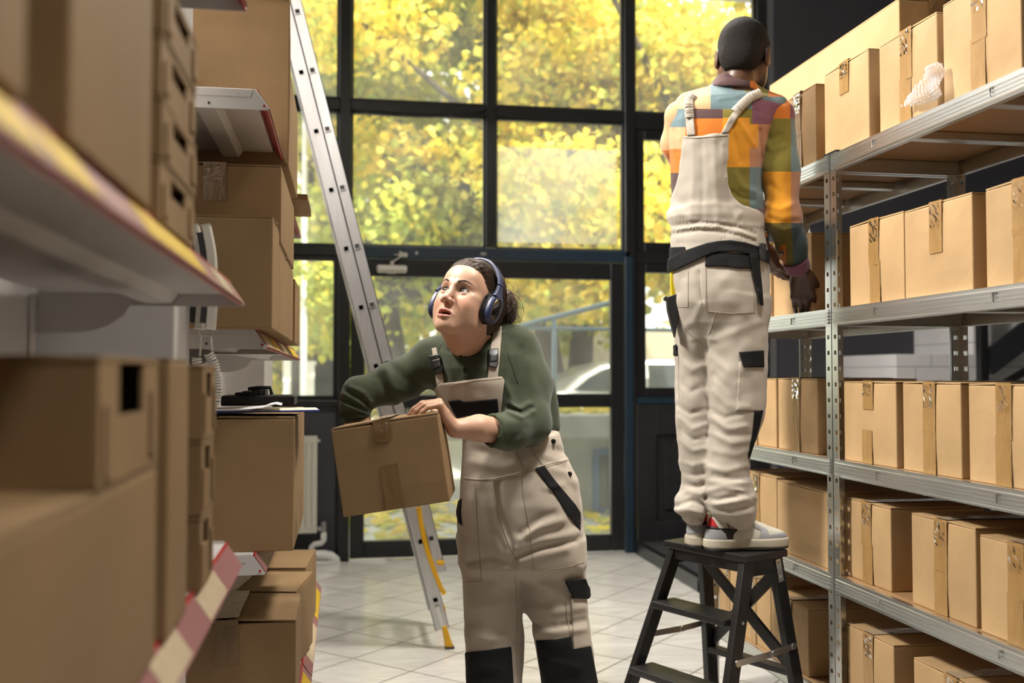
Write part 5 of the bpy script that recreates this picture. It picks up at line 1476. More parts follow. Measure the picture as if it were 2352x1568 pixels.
def skin_mat(name, col, dark, bump=.05, sub=.25, rough=.45):
    m = mat(name, col, rough, noise=.0, bump=bump, bscale=350)
    nt = m.node_tree; N = nt.nodes; L = nt.links; p = N['Principled BSDF']
    tc = N.new('ShaderNodeTexCoord'); nz = N.new('ShaderNodeTexNoise'); nz.inputs['Scale'].default_value = 22; nz.inputs['Detail'].default_value = 6
    L.new(tc.outputs['Object'], nz.inputs['Vector'])
    at = N.new('ShaderNodeAttribute'); at.attribute_name = 'tint'
    mx = N.new('ShaderNodeMix'); mx.data_type = 'RGBA'; mx.inputs[7].default_value = (*dark, 1); L.new(at.outputs['Color'], mx.inputs[6])
    mr = N.new('ShaderNodeMapRange'); mr.inputs[1].default_value = .45; mr.inputs[2].default_value = .9; mr.inputs[4].default_value = .55; L.new(nz.outputs['Fac'], mr.inputs[0]); L.new(mr.outputs[0], mx.inputs[0])
    L.new(mx.outputs[2], p.inputs['Base Color'])
    if sub:
        p.inputs['Subsurface Weight'].default_value = sub; p.inputs['Subsurface Radius'].default_value = (.9, .35, .2); p.inputs['Subsurface Scale'].default_value = .006
    return m
def set_tint(o, cols):
    """cols: (n,3) per vertex"""
    me = o.data; c = np.ones((len(me.vertices), 4), np.float32); c[:, :3] = cols
    a = me.color_attributes.new('tint', 'FLOAT_COLOR', 'POINT'); a.data.foreach_set('color', c.reshape(-1))
def verts_of(o):
    V = np.empty(len(o.data.vertices)*3, np.float32); o.data.vertices.foreach_get('co', V); return V.reshape(-1, 3)
# =====================================================================  PERSON WITH THE BOX
M_BEIGE = mat('beige_work_cotton', (.43, .37, .30), .85, noise=.12, nscale=14, bump=.10, bscale=1100, spec=.2, sheen=.15)
M_BLKCL = mat('black_work_cloth', (.010, .010, .011), .8, noise=.2, nscale=30, bump=.10, bscale=900, spec=.2)
M_GREEN = mat('olive_waffle_jersey', (.050, .060, .036), .9, noise=.15, nscale=16, bump=.30, bscale=700, spec=.15, sheen=.2)
M_GREENT = mat('olive_collar_rib', (.060, .070, .044), .9, bump=.25, bscale=800, spec=.15)
M_THREAD = mat('beige_thread', (.30, .24, .18), .9)
M_BUT = mat('black_button', (.012, .012, .013), .3)
M_HAIRW = mat('dark_brown_hair', (.050, .029, .017), .58, noise=.5, nscale=90, stretch=(1, 1, 1), spec=.28)
FIG = {}
def figure(label, a0, b0):
    t = thing('person', label, 'person', tuple(a2w(a0, b0, 0)), -YAW); FIG[t.name] = (a0, b0); return t
_to_object = to_object
def to_object(name, V, Q, material, parent, smooth=1):
    o = _to_object(name, V, Q, material, parent, smooth)
    if parent is not None and parent.name in FIG: o.location = (-FIG[parent.name][0], -FIG[parent.name][1], 0)
    return o
def place(o, parent):
    o.parent = parent; o.location = (-FIG[parent.name][0], -FIG[parent.name][1], 0); return o
def row(py, l, r, b, rb, turn=0.0):
    A = abc(l, py, b); B = abc(r, py, b); return (A[2], (A[0] + B[0])/2, b, abs(B[0] - A[0])/2, rb, turn)
def ray_surf(g, px, py, b0, b1, n=400):
    """first point of field g met along the sight line"""
    bs = np.linspace(b0, b1, n); P = np.array([abc(px, py, b) for b in bs])
    f = sample(g, P); i = np.argmax(f < 0)
    if f[i] >= 0: return None
    if i == 0: return P[0]
    t = f[i-1]/(f[i-1] - f[i]); return P[i-1] + (P[i] - P[i-1])*t
def sample(g, P):
    out = None; ix = []
    for ax, src in enumerate((g.xs, g.ys, g.zs)):
        i = np.clip(np.searchsorted(src, P[:, ax]) - 1, 0, len(src) - 2); t = ((P[:, ax] - src[i])/(src[i+1] - src[i])).clip(0, 1); ix.append((i, t))
    r = 0
    for a in (0, 1):
        for b in (0, 1):
            for c in (0, 1):
                w = (ix[0][1] if a else 1 - ix[0][1])*(ix[1][1] if b else 1 - ix[1][1])*(ix[2][1] if c else 1 - ix[2][1])
                r = r + w*g.F[ix[0][0] + a, ix[1][0] + b, ix[2][0] + c]
    return r
def stitch(g, polys, b0, b1, parent, material=None, r=.0009, name='stitching', step=5, lift=.0006):
    for poly in polys:
        pts = []
        for (x0, y0), (x1, y1) in zip(poly[:-1], poly[1:]):
            n = max(1, int(math.hypot(x1 - x0, y1 - y0)/step))
            for i in range(n): pts.append((x0 + (x1 - x0)*i/n, y0 + (y1 - y0)*i/n))
        pts.append(poly[-1]); P = [ray_surf(g, x, y, b0, b1) for x, y in pts]; P = [Vector(p) - Vector((0, lift, 0)) for p in P if p is not None]
        if len(P) < 2: continue
        mb = MB(); mb.tube(P, r, 5); place(mb.build(name, material or M_THREAD, None, smooth=True), parent)
def button(g, px, py, b0, b1, parent, r=.007, m=None):
    p = ray_surf(g, px, py, b0, b1)
    if p is None: return
    p = Vector(p); mb = MB(); mb.tube([p + Vector((0, .003, 0)), p - Vector((0, .006, 0)), p - Vector((0, .0068, 0))], [r, r, r*.8], 16)
    place(mb.build('button', m or M_BUT, None, bevel=.0006), parent)

def make_woman():
    BW = 2.80
    root = figure('woman in beige overalls, green shirt and headphones looking up, carrying a cardboard box', *abc(1200, 1500, BW)[:2])
    # ---- overalls
    g = Grid(lin(-.26, .34, .005), lin(2.60, 3.02, .005), lin(.02, 1.26, .005))
    g.stack([row(992, 1064, 1284, BW, .112), row(1050, 1060, 1303, BW, .122), row(1100, 1056, 1323, BW, .132), row(1150, 1055, 1333, BW, .139), row(1200, 1051, 1337, BW + .005, .142), row(1250, 1055, 1339, BW + .005, .138), row(1290, 1060, 1341, BW, .128), row(1318, 1090, 1320, BW, .09)], .0, power=2.4)
    g.stack([row(1240, 1060, 1215, BW, .105), row(1300, 1061, 1204, BW, .092), row(1350, 1063, 1203, BW, .088), row(1400, 1065, 1200, BW, .086), row(1450, 1063, 1203, BW - .005, .084), row(1500, 1067, 1204, BW - .008, .082), row(1568, 1072, 1203, BW - .01, .080), row(1700, 1078, 1196, BW, .072), row(1885, 1082, 1190, BW + .01, .068)], .03, power=2.3)
    g.stack([row(1240, 1186, 1340, BW, .105), row(1300, 1197, 1342, BW, .094), row(1350, 1201, 1347, BW, .09), row(1400, 1212, 1352, BW - .002, .087), row(1450, 1226, 1358, BW - .005, .085), row(1500, 1235, 1363, BW - .01, .083), row(1568, 1247, 1373, BW - .01, .08), row(1700, 1262, 1383, BW, .073), row(1885, 1266, 1378, BW + .01, .068)], .03, power=2.3)
    px, py = g.pixels()
    F = [([(1196, 1240), (1235, 1212), (1290, 1196)], 15, .008), ([(1185, 1262), (1240, 1243), (1330, 1222)], 14, .007), ([(1190, 1292), (1250, 1272), (1300, 1262)], 14, .006),
         ([(1195, 1225), (1240, 1190), (1270, 1180)], 12, -.005), ([(1190, 1275), (1245, 1256), (1320, 1244)], 10, -.006),
         ([(1143, 1110), (1152, 1190), (1172, 1245), (1185, 1290)], 8, -.005), ([(1132, 1105), (1145, 1200), (1165, 1250)], 9, .004),
         ([(1090, 1110), (1080, 1180), (1085, 1240)], 22, .004), ([(1110, 1150), (1130, 1230), (1150, 1270)], 18, .004),
         ([(1080, 1290), (1130, 1278), (1180, 1296)], 12, -.005), ([(1075, 1312), (1130, 1320), (1185, 1340)], 16, .005), ([(1085, 1400), (1130, 1390), (1180, 1380)], 18, .004),
         ([(1075, 1430), (1140, 1445), (1190, 1470)], 14, -.004), ([(1080, 1462), (1130, 1470), (1170, 1458)], 12, .005),
         ([(1225, 1330), (1270, 1360), (1310, 1380)], 16, .005), ([(1230, 1400), (1280, 1405), (1340, 1395)], 15, .005), ([(1225, 1430), (1280, 1440), (1340, 1425)], 12, -.005), ([(1235, 1455), (1290, 1450), (1345, 1445)], 12, .005),
         ([(1270, 1030), (1300, 1040)], 10, -.004), ([(1240, 1040), (1290, 1062)], 12, .004), ([(1265, 1075), (1300, 1085), (1322, 1110)], 12, .004), ([(1255, 1120), (1290, 1115)], 10, .004),
         ([(1080, 1060), (1150, 1075), (1220, 1050)], 16, .004), ([(1090, 1030), (1140, 1045)], 14, -.004), ([(1330, 1300), (1345, 1330)], 10, .004), ([(1195, 1320), (1198, 1400), (1215, 1480)], 8, -.004),
         ([(1095, 1530), (1150, 1540)], 14, .004), ([(1260, 1520), (1330, 1535)], 14, .004), ([(1090, 1640), (1180, 1655)], 14, .005), ([(1275, 1650), (1370, 1640)], 14, .005)]
    g.strokes(F, (px, py))
    X, Y, Z = g.xs[:, None, None], g.ys[None, :, None], g.zs[None, None, :]
    g.F += .010*vnoise(X, Y, Z*.8, 11, 3) + .005*vnoise(X, Y, Z, 26, 4)
    # flap of the side opening standing off the hip
    # hollow the legs and the waist
    for fr in ([row(1700, 1085, 1190, BW, .062), row(1900, 1088, 1184, BW + .01, .060)], [row(1700, 1268, 1376, BW, .062), row(1900, 1272, 1372, BW + .01, .060)]): g.stack(fr, .0, 's')
    V, Q = g.mesh(); ov = to_object('overalls', V, Q, M_BEIGE, root, 1)
    GO = g
    # ---- shirt: trunk and sleeves
    s = Grid(lin(-.52, .16, .004), lin(2.55, 3.0, .004), lin(1.06, 1.50, .004))
    s.stack([row(1030, 1075, 1272, BW, .105), row(960, 1040, 1258, BW, .108), row(920, 1012, 1248, BW, .114), row(880, 993, 1236, BW, .117), row(845, 984, 1224, BW, .112), row(815, 984, 1212, BW, .098), row(790, 1005, 1190, BW + .005, .080), row(770, 1040, 1160, BW + .01, .062)], .0, power=2.2)
    SR = A3(1192, 808, 2.815); SL = A3(988, 842, 2.80)
    s.cone(A3(1090, 772, 2.81), A3(1180, 788, 2.82), .048, .052, .03); s.cone(A3(1075, 785, 2.80), A3(1000, 820, 2.80), .048, .056, .03)
    GT = s.copy(); GT.F += (.007*vnoise(s.xs[:, None, None], s.ys[None, :, None], s.zs[None, None, :], 14, 7) + .003*vnoise(s.xs[:, None, None], s.ys[None, :, None], s.zs[None, None, :], 34, 8)).astype(np.float32)
    ER = A3(1214, 968, 2.70); EL = A3(826, 905, 2.735)
    s.chain([SR, A3(1212, 885, 2.775), ER], [.062, .064, .060], .03)
    s.chain([ER, A3(1172, 990, 2.63), A3(1140, 989, 2.60)], [.056, .049, .044], .025)
    s.chain([SL, A3(905, 880, 2.775), EL], [.062, .053, .046], .035)
    s.chain([EL, A3(815, 930, 2.73), A3(816, 957, 2.73)], [.042, .040, .037], .02)
    # back of the shirt hanging behind the arm
    s.cone(A3(1255, 880, 2.86), A3(1262, 975, 2.86), .025, .03, .04)
    px, py = s.pixels()
    s.strokes([([(806, 890), (835, 903), (850, 925)], 9, .006), ([(790, 905), (820, 922), (846, 940)], 9, .006), ([(785, 928), (815, 940), (846, 950)], 8, .005), ([(800, 897), (830, 915), (848, 934)], 7, -.006), ([(786, 917), (818, 931), (848, 946)], 6, -.005),
               ([(900, 838), (930, 870), (985, 895)], 14, -.005), ([(885, 850), (905, 890), (960, 915)], 14, .005), ([(870, 868), (890, 905), (925, 925)], 10, -.004),
               ([(1172, 926), (1196, 938), (1215, 925)], 8, .006), ([(1168, 944), (1200, 958), (1225, 945)], 8, .006), ([(1170, 935), (1198, 948), (1222, 935)], 6, -.006), ([(1160, 880), (1172, 905), (1180, 930)], 9, .005), ([(1205, 980), (1190, 1000), (1165, 1010)], 9, -.004),
               ([(1195, 800), (1180, 840), (1172, 880)], 12, -.005), ([(1215, 830), (1225, 880), (1235, 930)], 16, .003), ([(1020, 810), (1035, 860), (1040, 900)], 14, .004), ([(1090, 830), (1095, 870)], 12, -.003), ([(1112, 800), (1108, 850)], 12, .003),
               ([(1128, 960), (1130, 1020)], 4, -.004), ([(1150, 955), (1152, 1015)], 5, -.003)], (px, py))
    X, Y, Z = s.xs[:, None, None], s.ys[None, :, None], s.zs[None, None, :]
    s.F += .007*vnoise(X, Y, Z, 14, 7) + .003*vnoise(X, Y, Z, 34, 8)
    GS = s.copy()
    # openings: neck and the two cuffs
    s.cone(A3(1080, 800, 2.80), A3(1072, 730, 2.76), .052, .075, .006, 's')
    s.cone(A3(1145, 989, 2.605), A3(1095, 984, 2.56), .036, .040, .003, 's'); s.cone(A3(816, 950, 2.73), A3(818, 985, 2.735), .030, .034, .003, 's')
    V, Q = s.mesh(); sh = to_object('shirt', V, Q, M_GREEN, root, 1)
    # rolled cuff, collar band, placket
    for p, q, r0, r1 in ((A3(1150, 990, 2.61), A3(1127, 988, 2.59), .047, .046), (A3(815, 941, 2.73), A3(816, 960, 2.73), .041, .0405)):
        c = Grid(lin(min(p[0], q[0]) - .06, max(p[0], q[0]) + .06, .003), lin(min(p[1], q[1]) - .06, max(p[1], q[1]) + .06, .003), lin(min(p[2], q[2]) - .06, max(p[2], q[2]) + .06, .003))
        c.cone(p, q, r0, r1, 0); d = (q - p)/np.linalg.norm(q - p)
        Xc, Yc_, Zc = c.xs[:, None, None], c.ys[None, :, None], c.zs[None, None, :]
        tt = (Xc - p[0])*d[0] + (Yc_ - p[1])*d[1] + (Zc - p[2])*d[2]
        c.F = smax(c.F, np.maximum(-tt, tt - np.linalg.norm(q - p)).astype(np.float32), .006)
        c.F += (.002*np.sin(tt*900)*0 + .004*vnoise(Xc, Yc_, Zc, 30, 5)).astype(np.float32)
        c.cone(p - d*.02, q + d*.03, r0 - .009, r1 - .009, .002, 's')
        V, Q = c.mesh(); to_object('cuff', V, Q, M_GREENT, root, 1)
    patch(s, band([(1019, 779), (1028, 797), (1045, 810), (1062, 813), (1085, 808), (1110, 795), (1135, 775), (1148, 756)], 9), 2.55, 2.86, .0028, 'collar', M_GREENT, root)
    patch(s, [(1055, 812), (1072, 810), (1077, 866), (1062, 868)], 2.6, 2.75, .0022, 'placket', M_GREEN, root)
    button(s, 1068, 848, 2.6, 2.8, root, .0058); button(s, 1058, 819, 2.6, 2.8, root, .005)
    stitch(s, [[(1155, 760), (1162, 800), (1176, 840), (1190, 880)], [(1062, 814), (1066, 866)], [(1012, 790), (1000, 830), (995, 880)]], 2.55, 2.9, root, M_GREENT, .0011)
    # ---- bib, straps, buckles
    bib = [(996, 894), (1010, 880), (1050, 876), (1100, 869), (1153, 864), (1159, 872), (1154, 910), (1150, 950), (1152, 985), (1156, 1010), (1156, 1022), (1068, 1040), (1062, 1000), (1030, 975), (1012, 935)]
    patch(GT, bib, 2.58, 2.80, .006, 'bib', M_BEIGE, root, h=.003)
    patch(GT, [(985, 800), (1002, 797), (1010, 830), (1022, 884), (1004, 889), (993, 840)], 2.58, 2.82, .0045, 'strap', M_BEIGE, root)
    patch(GT, [(1133, 752), (1153, 747), (1150, 800), (1143, 870), (1119, 871), (1126, 800)], 2.55, 2.84, .0045, 'strap', M_BEIGE, root)
    def buckle(poly, mid):
        o = patch(GT, poly, 2.55, 2.80, .011, 'buckle', M_CAP, root, h=.002, depth=-.004)
        patch(GT, mid, 2.55, 2.80, .0135, 'buckle_bar', M_CAP, root, h=.002, depth=-.006)
    buckle([(985, 817), (1008, 812), (1018, 852), (1012, 858), (1000, 860), (992, 848)], [(990, 828), (1010, 823), (1013, 842), (995, 847)])
    buckle([(1121, 801), (1145, 799), (1145, 834), (1141, 845), (1122, 842)], [(1124, 812), (1143, 811), (1142, 830), (1124, 831)])
    patch(GT, [(1029, 921), (1054, 917), (1065, 922), (1143, 915), (1146, 946), (1117, 957), (1083, 961), (1077, 954), (1049, 961), (1040, 945)], 2.58, 2.8, .0085, 'bib_pocket_flap', M_BLKCL, root, h=.0025)
    stitch(GT, [[(1000, 897), (1050, 881), (1100, 874), (1153, 869)]], 2.55, 2.8, root, None, .0008, lift=.006)
    # ---- overall details
    PT = lambda poly, off, nm, m=M_BLKCL, h=.0025: patch(g, poly, 2.58, 2.83, off, nm, m, root, h=h)
    PT([(1228, 1076), (1250, 1068), (1273, 1100), (1298, 1130), (1322, 1158), (1334, 1177), (1334, 1219), (1305, 1185), (1281, 1145), (1254, 1110)], .0035, 'pocket_trim')
    PT([(1052, 1150), (1060, 1143), (1058, 1180), (1062, 1208), (1052, 1200), (1046, 1175)], .0035, 'pocket_trim')
    PT([(1066, 1498), (1120, 1492), (1175, 1484), (1180, 1568), (1182, 1730), (1078, 1730), (1070, 1560)], .0035, 'knee_patch', h=.003)
    PT([(1230, 1470), (1275, 1468), (1312, 1461), (1317, 1491), (1358, 1484), (1374, 1568), (1382, 1735), (1255, 1735), (1243, 1568)], .0035, 'knee_patch', h=.003)
    PT([(1311, 1372), (1348, 1370), (1358, 1484), (1317, 1491)], .005, 'cargo_pocket', M_BEIGE)
    PT([(1297, 1334), (1320, 1329), (1346, 1329), (1352, 1345), (1366, 1360), (1352, 1375), (1318, 1374), (1308, 1358)], .011, 'cargo_flap')
    PT(band([(1064, 1097), (1100, 1101), (1135, 1099), (1180, 1089), (1220, 1077), (1262, 1064), (1314, 1052)], 6), .0012, 'waist_seam', M_BEIGE)
    button(g, 1271, 1013, 2.6, 2.85, root); button(g, 1308, 1088, 2.6, 2.85, root)
    stitch(g, [[(1091, 1106), (1096, 1200), (1106, 1334), (1067, 1337)], [(1195, 1090), (1206, 1160), (1219, 1230), (1226, 1311), (1300, 1303), (1341, 1291)], [(1133, 1104), (1146, 1190), (1165, 1242), (1185, 1285)], [(1175, 1010), (1190, 1050), (1205, 1075)], [(1215, 1012), (1228, 1045), (1245, 1066)], [(1183, 1320), (1188, 1400), (1186, 1480), (1190, 1568)], [(1299, 1380), (1304, 1430), (1313, 1462)], [(1066, 1100), (1136, 1103), (1222, 1081), (1312, 1056)]], 2.58, 2.86, root, None, .0009)
    # ---- body: head, neck, trunk, arms, hands, legs in one skin
    yaw, pit, rol = math.radians(30), math.radians(23), math.radians(7)
    f = np.array([-math.sin(yaw)*math.cos(pit), -math.cos(yaw)*math.cos(pit), math.sin(pit)])
    u = np.array([math.sin(yaw)*math.sin(pit), math.cos(yaw)*math.sin(pit), math.cos(pit)]); l = np.array([math.cos(yaw), -math.sin(yaw), 0])
    l2 = l*math.cos(rol) - u*math.sin(rol); u2 = u*math.cos(rol) + l*math.sin(rol)
    M = np.stack([l2, f, u2], 1)
    HS = .955
    eye = A3(1042, 666, 2.645); H = HeadFrame(eye - M @ (np.array([0, .089, 0])*HS), M, HS)
    hx0, hx1 = -.25, .035
    q = Grid(nonuni([(-.53, -.25, .006), (-.25, .03, .002), (.03, .30, .007)]), nonuni([(2.40, 2.48, .006), (2.48, 2.80, .002), (2.80, 2.98, .007)]), nonuni([(.0, 1.0, .012), (1.0, 1.13, .006), (1.13, 1.25, .002), (1.25, 1.37, .006), (1.37, 1.60, .002), (1.60, 1.64, .004)]))
    build_head(q, H, True, .0062, ears=True)
    q.chain([H(0, -.022, -.045), H(0, -.024, -.085), A3(1074, 772, 2.775), A3(1082, 815, 2.80)], [.054, .051, .053, .062], .022)
    q.cone(H(.03, .0, -.08), A3(1058, 800, 2.745), .014, .012, .02); q.cone(A3(1058, 812, 2.735), A3(1140, 775, 2.79), .012, .013, .03)
    q.stack([row(1240, 1080, 1310, BW, .11), row(1150, 1075, 1312, BW, .115), row(1050, 1085, 1280, BW, .09), row(960, 1055, 1242, BW, .09), row(880, 1010, 1220, BW, .095), row(830, 1000, 1205, BW, .085), row(800, 1020, 1180, BW, .065), row(785, 1050, 1150, BW, .05)], .04)
    q.chain([SR, A3(1212, 885, 2.775), ER], [.045, .045, .040], .03); q.chain([SL, A3(905, 880, 2.775), EL], [.045, .040, .034], .03)
    WR = A3(1046, 984, 2.552)
    q.chain([ER, A3(1150, 990, 2.615), A3(1100, 983, 2.575), WR], [.038, .036, .0315, .0245], .02)
    dk = A3(1016, 934, 2.548) - WR
    build_hand(q, WR + np.array([0.001, 0, -.004]), dk, (-1, -.05, -.25), (0, 1, .1), sc=.86, curls=((1.10, .50, .30), (1.12, .52, .30), (1.15, .52, .28), (1.20, .48, .25)), thumb=(1.0, .3, .25), k=.005)
    WL = A3(838, 1075, 2.735)
    q.chain([EL, A3(822, 975, 2.735), WL], [.034, .031, .024], .02)
    build_hand(q, WL, (.45, -.35, -.85), (.1, -.9, .2), (-.7, -.1, -.5), sc=.86, curls=((.5, .5, .3),)*4, thumb=(.6, .3, .3))
    for (pa, pb, pc) in ((1130, 1133, 1136), (1272, 1306, 1322)):
        q.chain([A3(pa, 1260, BW), A3(pb, 1530, BW - .01), A3(pc, 1850, BW + .01)], [.072, .050, .034], .04)
        foot = A3(pc, 1895, BW); q.cone(foot + np.array([0, .03, .0]), foot + np.array([.01, -.13, -.012]), .034, .026, .03)
    V, Q = q.mesh(); V = smooth_mesh(V, Q, 1, .4)
    sk = to_object('body', V, Q, skin_mat('fair_skin', (.5, .3, .2), (.50, .245, .165), sub=.2), root, 0)
    # colouring of skin: lips, cheeks, inner mouth
    loc = ((V - H.o) @ M)/HS
    x, y, z = loc[:, 0], loc[:, 1], loc[:, 2]
    base = np.array([.54, .325, .222]); col = np.tile(base, (len(V), 1))
    def mix(mask, c): 
        m_ = np.clip(mask, 0, 1)[:, None]; col[:] = col*(1 - m_) + np.array(c)*m_
    head = (np.abs(x) < .1) & (y > .03) & (np.abs(z) < .13)
    g2 = lambda cx, cy, sx, sz: np.exp(-((np.abs(x) - cx)/sx)**2 - ((z - cy)/sz)**2)*head
    mix(.45*g2(.040, -.035, .022, .02), (.62, .27, .19)); mix(.35*g2(0, -.036, .016, .016), (.62, .29, .20)); mix(.35*g2(.031, -.010, .014, .006), (.45, .24, .17))
    lip = head & (y > .078)
    w_up = np.interp(np.abs(x), [0, .004, .013, .025], [-.0615, -.0600, -.0630, -.0722]); w_lo = np.interp(np.abs(x), [0, .0125, .025], [-.0905, -.0885, -.0745])
    m_ = np.minimum((w_up - z)/.0015, (z - w_lo)/.0015); m_ = np.where((np.abs(x) < .0255) & lip, np.clip(m_ + .5, 0, 1), 0)
    mix(m_*.85, (.50, .175, .14))
    inner = head & (np.abs(x) < .021) & (np.abs(z + .0742) < .0075) & (y < .0925 - (x/.03)**2*.02); mix(inner*1.0, (.10, .02, .018))
    set_tint(sk, col)
    ey = eyeballs(H, root, (-.10, .95, .20), (.035, .017, .009))
    for o in ey: o.location = Vector(o.location) + Vector((-FIG[root.name][0], -FIG[root.name][1], 0))
    # brows, lashes, teeth
    def hsurf(x, z, lift=.0006):
        ys = np.linspace(.14, .03, 220); P = np.array([H(x, yy, z) for yy in ys]); ff = sample(q, P); i = int(np.argmax(ff < 0))
        return Vector(H(x, ys[i] + lift, z))
    rr = random.Random(4)
    for sgn in (-1, 1):
        mb = MB()
        for k in range(110):
            t_ = rr.random(); xx = .0135 + .036*t_; zz = .0195 + .0085*math.sin(min(1, t_*1.25)*math.pi*.62) - .006*max(0, t_ - .6) + rr.uniform(-.5, .5)*.0052*(1 - .7*t_)
            p = hsurf(sgn*xx, zz); e_ = hsurf(sgn*(xx + .0055), zz + .0022*(1 - 1.9*t_) + rr.uniform(-.0006, .0006)); mb.tube([p, e_], [.00042, .0002], 4, cap=False)
        place(mb.build('eyebrow', M_HAIRW, None), root)
        mb = MB(); P = []
        for k in range(17):
            uu = -1 + 2*k/16; xx = .0315 + uu*.0148; hu = .0078; hw = .0148; Ru = (hw*hw + hu*hu)/(2*hu); zz = math.sqrt(max(0, Ru*Ru - (uu*hw)**2)) - Ru + hu + .0010 + .06*(uu*hw)
            yy = .0775 + math.sqrt(max(0, .0146**2 - (uu*hw)**2*.9 - zz*zz)); P.append(Vector(H(sgn*xx, yy, zz)))
        mb.tube(P, .0010, 6)
        for k in range(2, 17): d_ = Vector(M @ np.array([sgn*(k - 8)*.045, .8, .55])).normalized(); mb.tube([P[k], P[k] + d_*.0055*(.6 + .4*k/16)], [.0005, .0002], 4, cap=False)
        place(mb.build('eyelashes', mat('dark_lash', (.012, .008, .006), .6), None), root)
    tg = Grid(lin(H.o[0] - .12, H.o[0] + .12, .002), lin(H.o[1] - .12, H.o[1] + .05, .002), lin(H.o[2] - .12, H.o[2] + .05, .002))
    tg.ell(H(0, .0735, -.0655), np.array([.0185, .017, .0036])*HS, M, 0); V, Q = tg.mesh(); to_object('teeth', V, Q, mat('teeth', (.72, .66, .56), .25), root, 1)
    # ---- hair: cap drawn back, bun and loose strands
    h = Grid(lin(H.o[0] - .13, H.o[0] + .19, .0028), lin(H.o[1] - .16, H.o[1] + .18, .0028), lin(H.o[2] - .12, H.o[2] + .16, .0028))
    hE = lambda c, r, k, mode='u': h.ell(H(*c), np.array(r)*HS, M, k*HS, mode)
    hE((0, -.016, .034), (.0835, .1035, .0895), 0); hE((0, -.05, -.01), (.070, .062, .07), .03); hE((0, .042, .078), (.060, .048, .036), .03); h.ell(A3(1164, 706, 2.83), (.030, .035, .050), None, .02); h.ell(A3(1150, 690, 2.83), (.026, .03, .03), None, .02); hE((0, -.02, .095), (.060, .07, .034), .03)
    hE((0, .098, -.028), (.0535, .074, .089), .010, 's'); hE((0, .09, -.07), (.10, .10, .07), .01, 's'); hE((0, .03, -.12), (.11, .115, .075), .01, 's')
    for x_ in (-1, 1): hE((x_*.075, .048, -.02), (.022, .030, .04), .01, 's')
    Xh, Yh, Zh = h.xs[:, None, None] - H.o[0], h.ys[None, :, None] - H.o[1], h.zs[None, None, :] - H.o[2]
    lx = (Xh*M[0, 0] + Yh*M[1, 0] + Zh*M[2, 0])/HS; ly = (Xh*M[0, 1] + Yh*M[1, 1] + Zh*M[2, 1])/HS; lz = (Xh*M[0, 2] + Yh*M[1, 2] + Zh*M[2, 2])/HS
    an = np.arctan2(lx, lz + .03); nz_ = vnoise(Xh, Yh, Zh, 30, 2)
    h.F += (.0007*np.sin(an*60 + nz_*5) + .0005*np.sin(an*130 + ly*40 + nz_*9) + .0025*nz_).astype(np.float32)
    V, Q = h.mesh(); hair = to_object('hair', V, Q, M_HAIRW, root, 0)
    mb = MB(); rr = random.Random(9)
    knot = Vector(H(.012, -.105, -.018))
    bw = 2.80
    def curve(p0, p1, p2, p3, n=9): return [p0*((1-t)**3) + p1*(3*t*(1-t)**2) + p2*(3*t*t*(1-t)) + p3*t**3 for t in [i/n for i in range(n+1)]]
    for k in range(1250):
        p0 = knot + Vector((rr.gauss(0, .012), rr.gauss(0, .012), rr.gauss(0, .016)))
        tx = rr.gauss(1165, 12); ty = rr.gauss(725, 17) if rr.random() < .7 else rr.uniform(690, 752)
        end = Vector(A3(min(tx, 1194), ty, bw + rr.gauss(.03, .03)))
        mid = Vector(A3(rr.gauss(1172, 14), rr.gauss(672, 14), bw + rr.gauss(.03, .03)))
        mb.tube(curve(p0, p0.lerp(mid, .7) + Vector((0, 0, .008)), mid.lerp(end, .45) + Vector((rr.gauss(0, .006), 0, rr.gauss(0, .005))), end), [.0008]*5 + [.0007, .0006, .0005, .0004, .0003], 3, cap=False)
    for k in range(26):      # flyaways
        p0 = knot + Vector((rr.gauss(0, .01), 0, rr.gauss(.01, .015)))
        end = Vector(A3(rr.uniform(1150, 1200), rr.uniform(640, 750), bw + rr.gauss(.02, .03))); out = Vector(A3(rr.uniform(1185, 1212), rr.uniform(655, 720), bw + .02))
        mb.tube(curve(p0, out.lerp(p0, .4), out, end, 12), .0004, 4, cap=False)
    for P in ([(1150, 662), (1185, 672), (1203, 690), (1201, 712)], [(1200, 700), (1208, 722), (1200, 738), (1183, 742)], [(1148, 690), (1170, 735), (1160, 752), (1150, 745)], [(1105, 752), (1112, 768), (1104, 785), (1098, 800)], [(1112, 745), (1118, 765), (1112, 778), (1106, 790)]):
        mb.tube(curve(*[Vector(A3(x_, y_, bw if x_ > 1120 else 2.72)) for x_, y_ in P], 14), .0006, 4, cap=False)
    for k in range(60):       # short hairs along the parting and nape
        a_ = rr.uniform(-.9, .9); p0 = Vector(H(.07*math.sin(a_), rr.uniform(-.05, .05), .118*math.cos(a_) + .005)); d_ = Vector(M @ np.array([rr.gauss(0, .4), -1, rr.uniform(.0, .5)])).normalized()
        mb.tube([p0, p0 + d_*.012, p0 + d_*.024 - Vector((0, 0, .003))], [.0004, .0003, .0002], 4, cap=False)
    # combed strands lying on the cap
    fc = np.array(H(0, -.02, .03)); hf = h
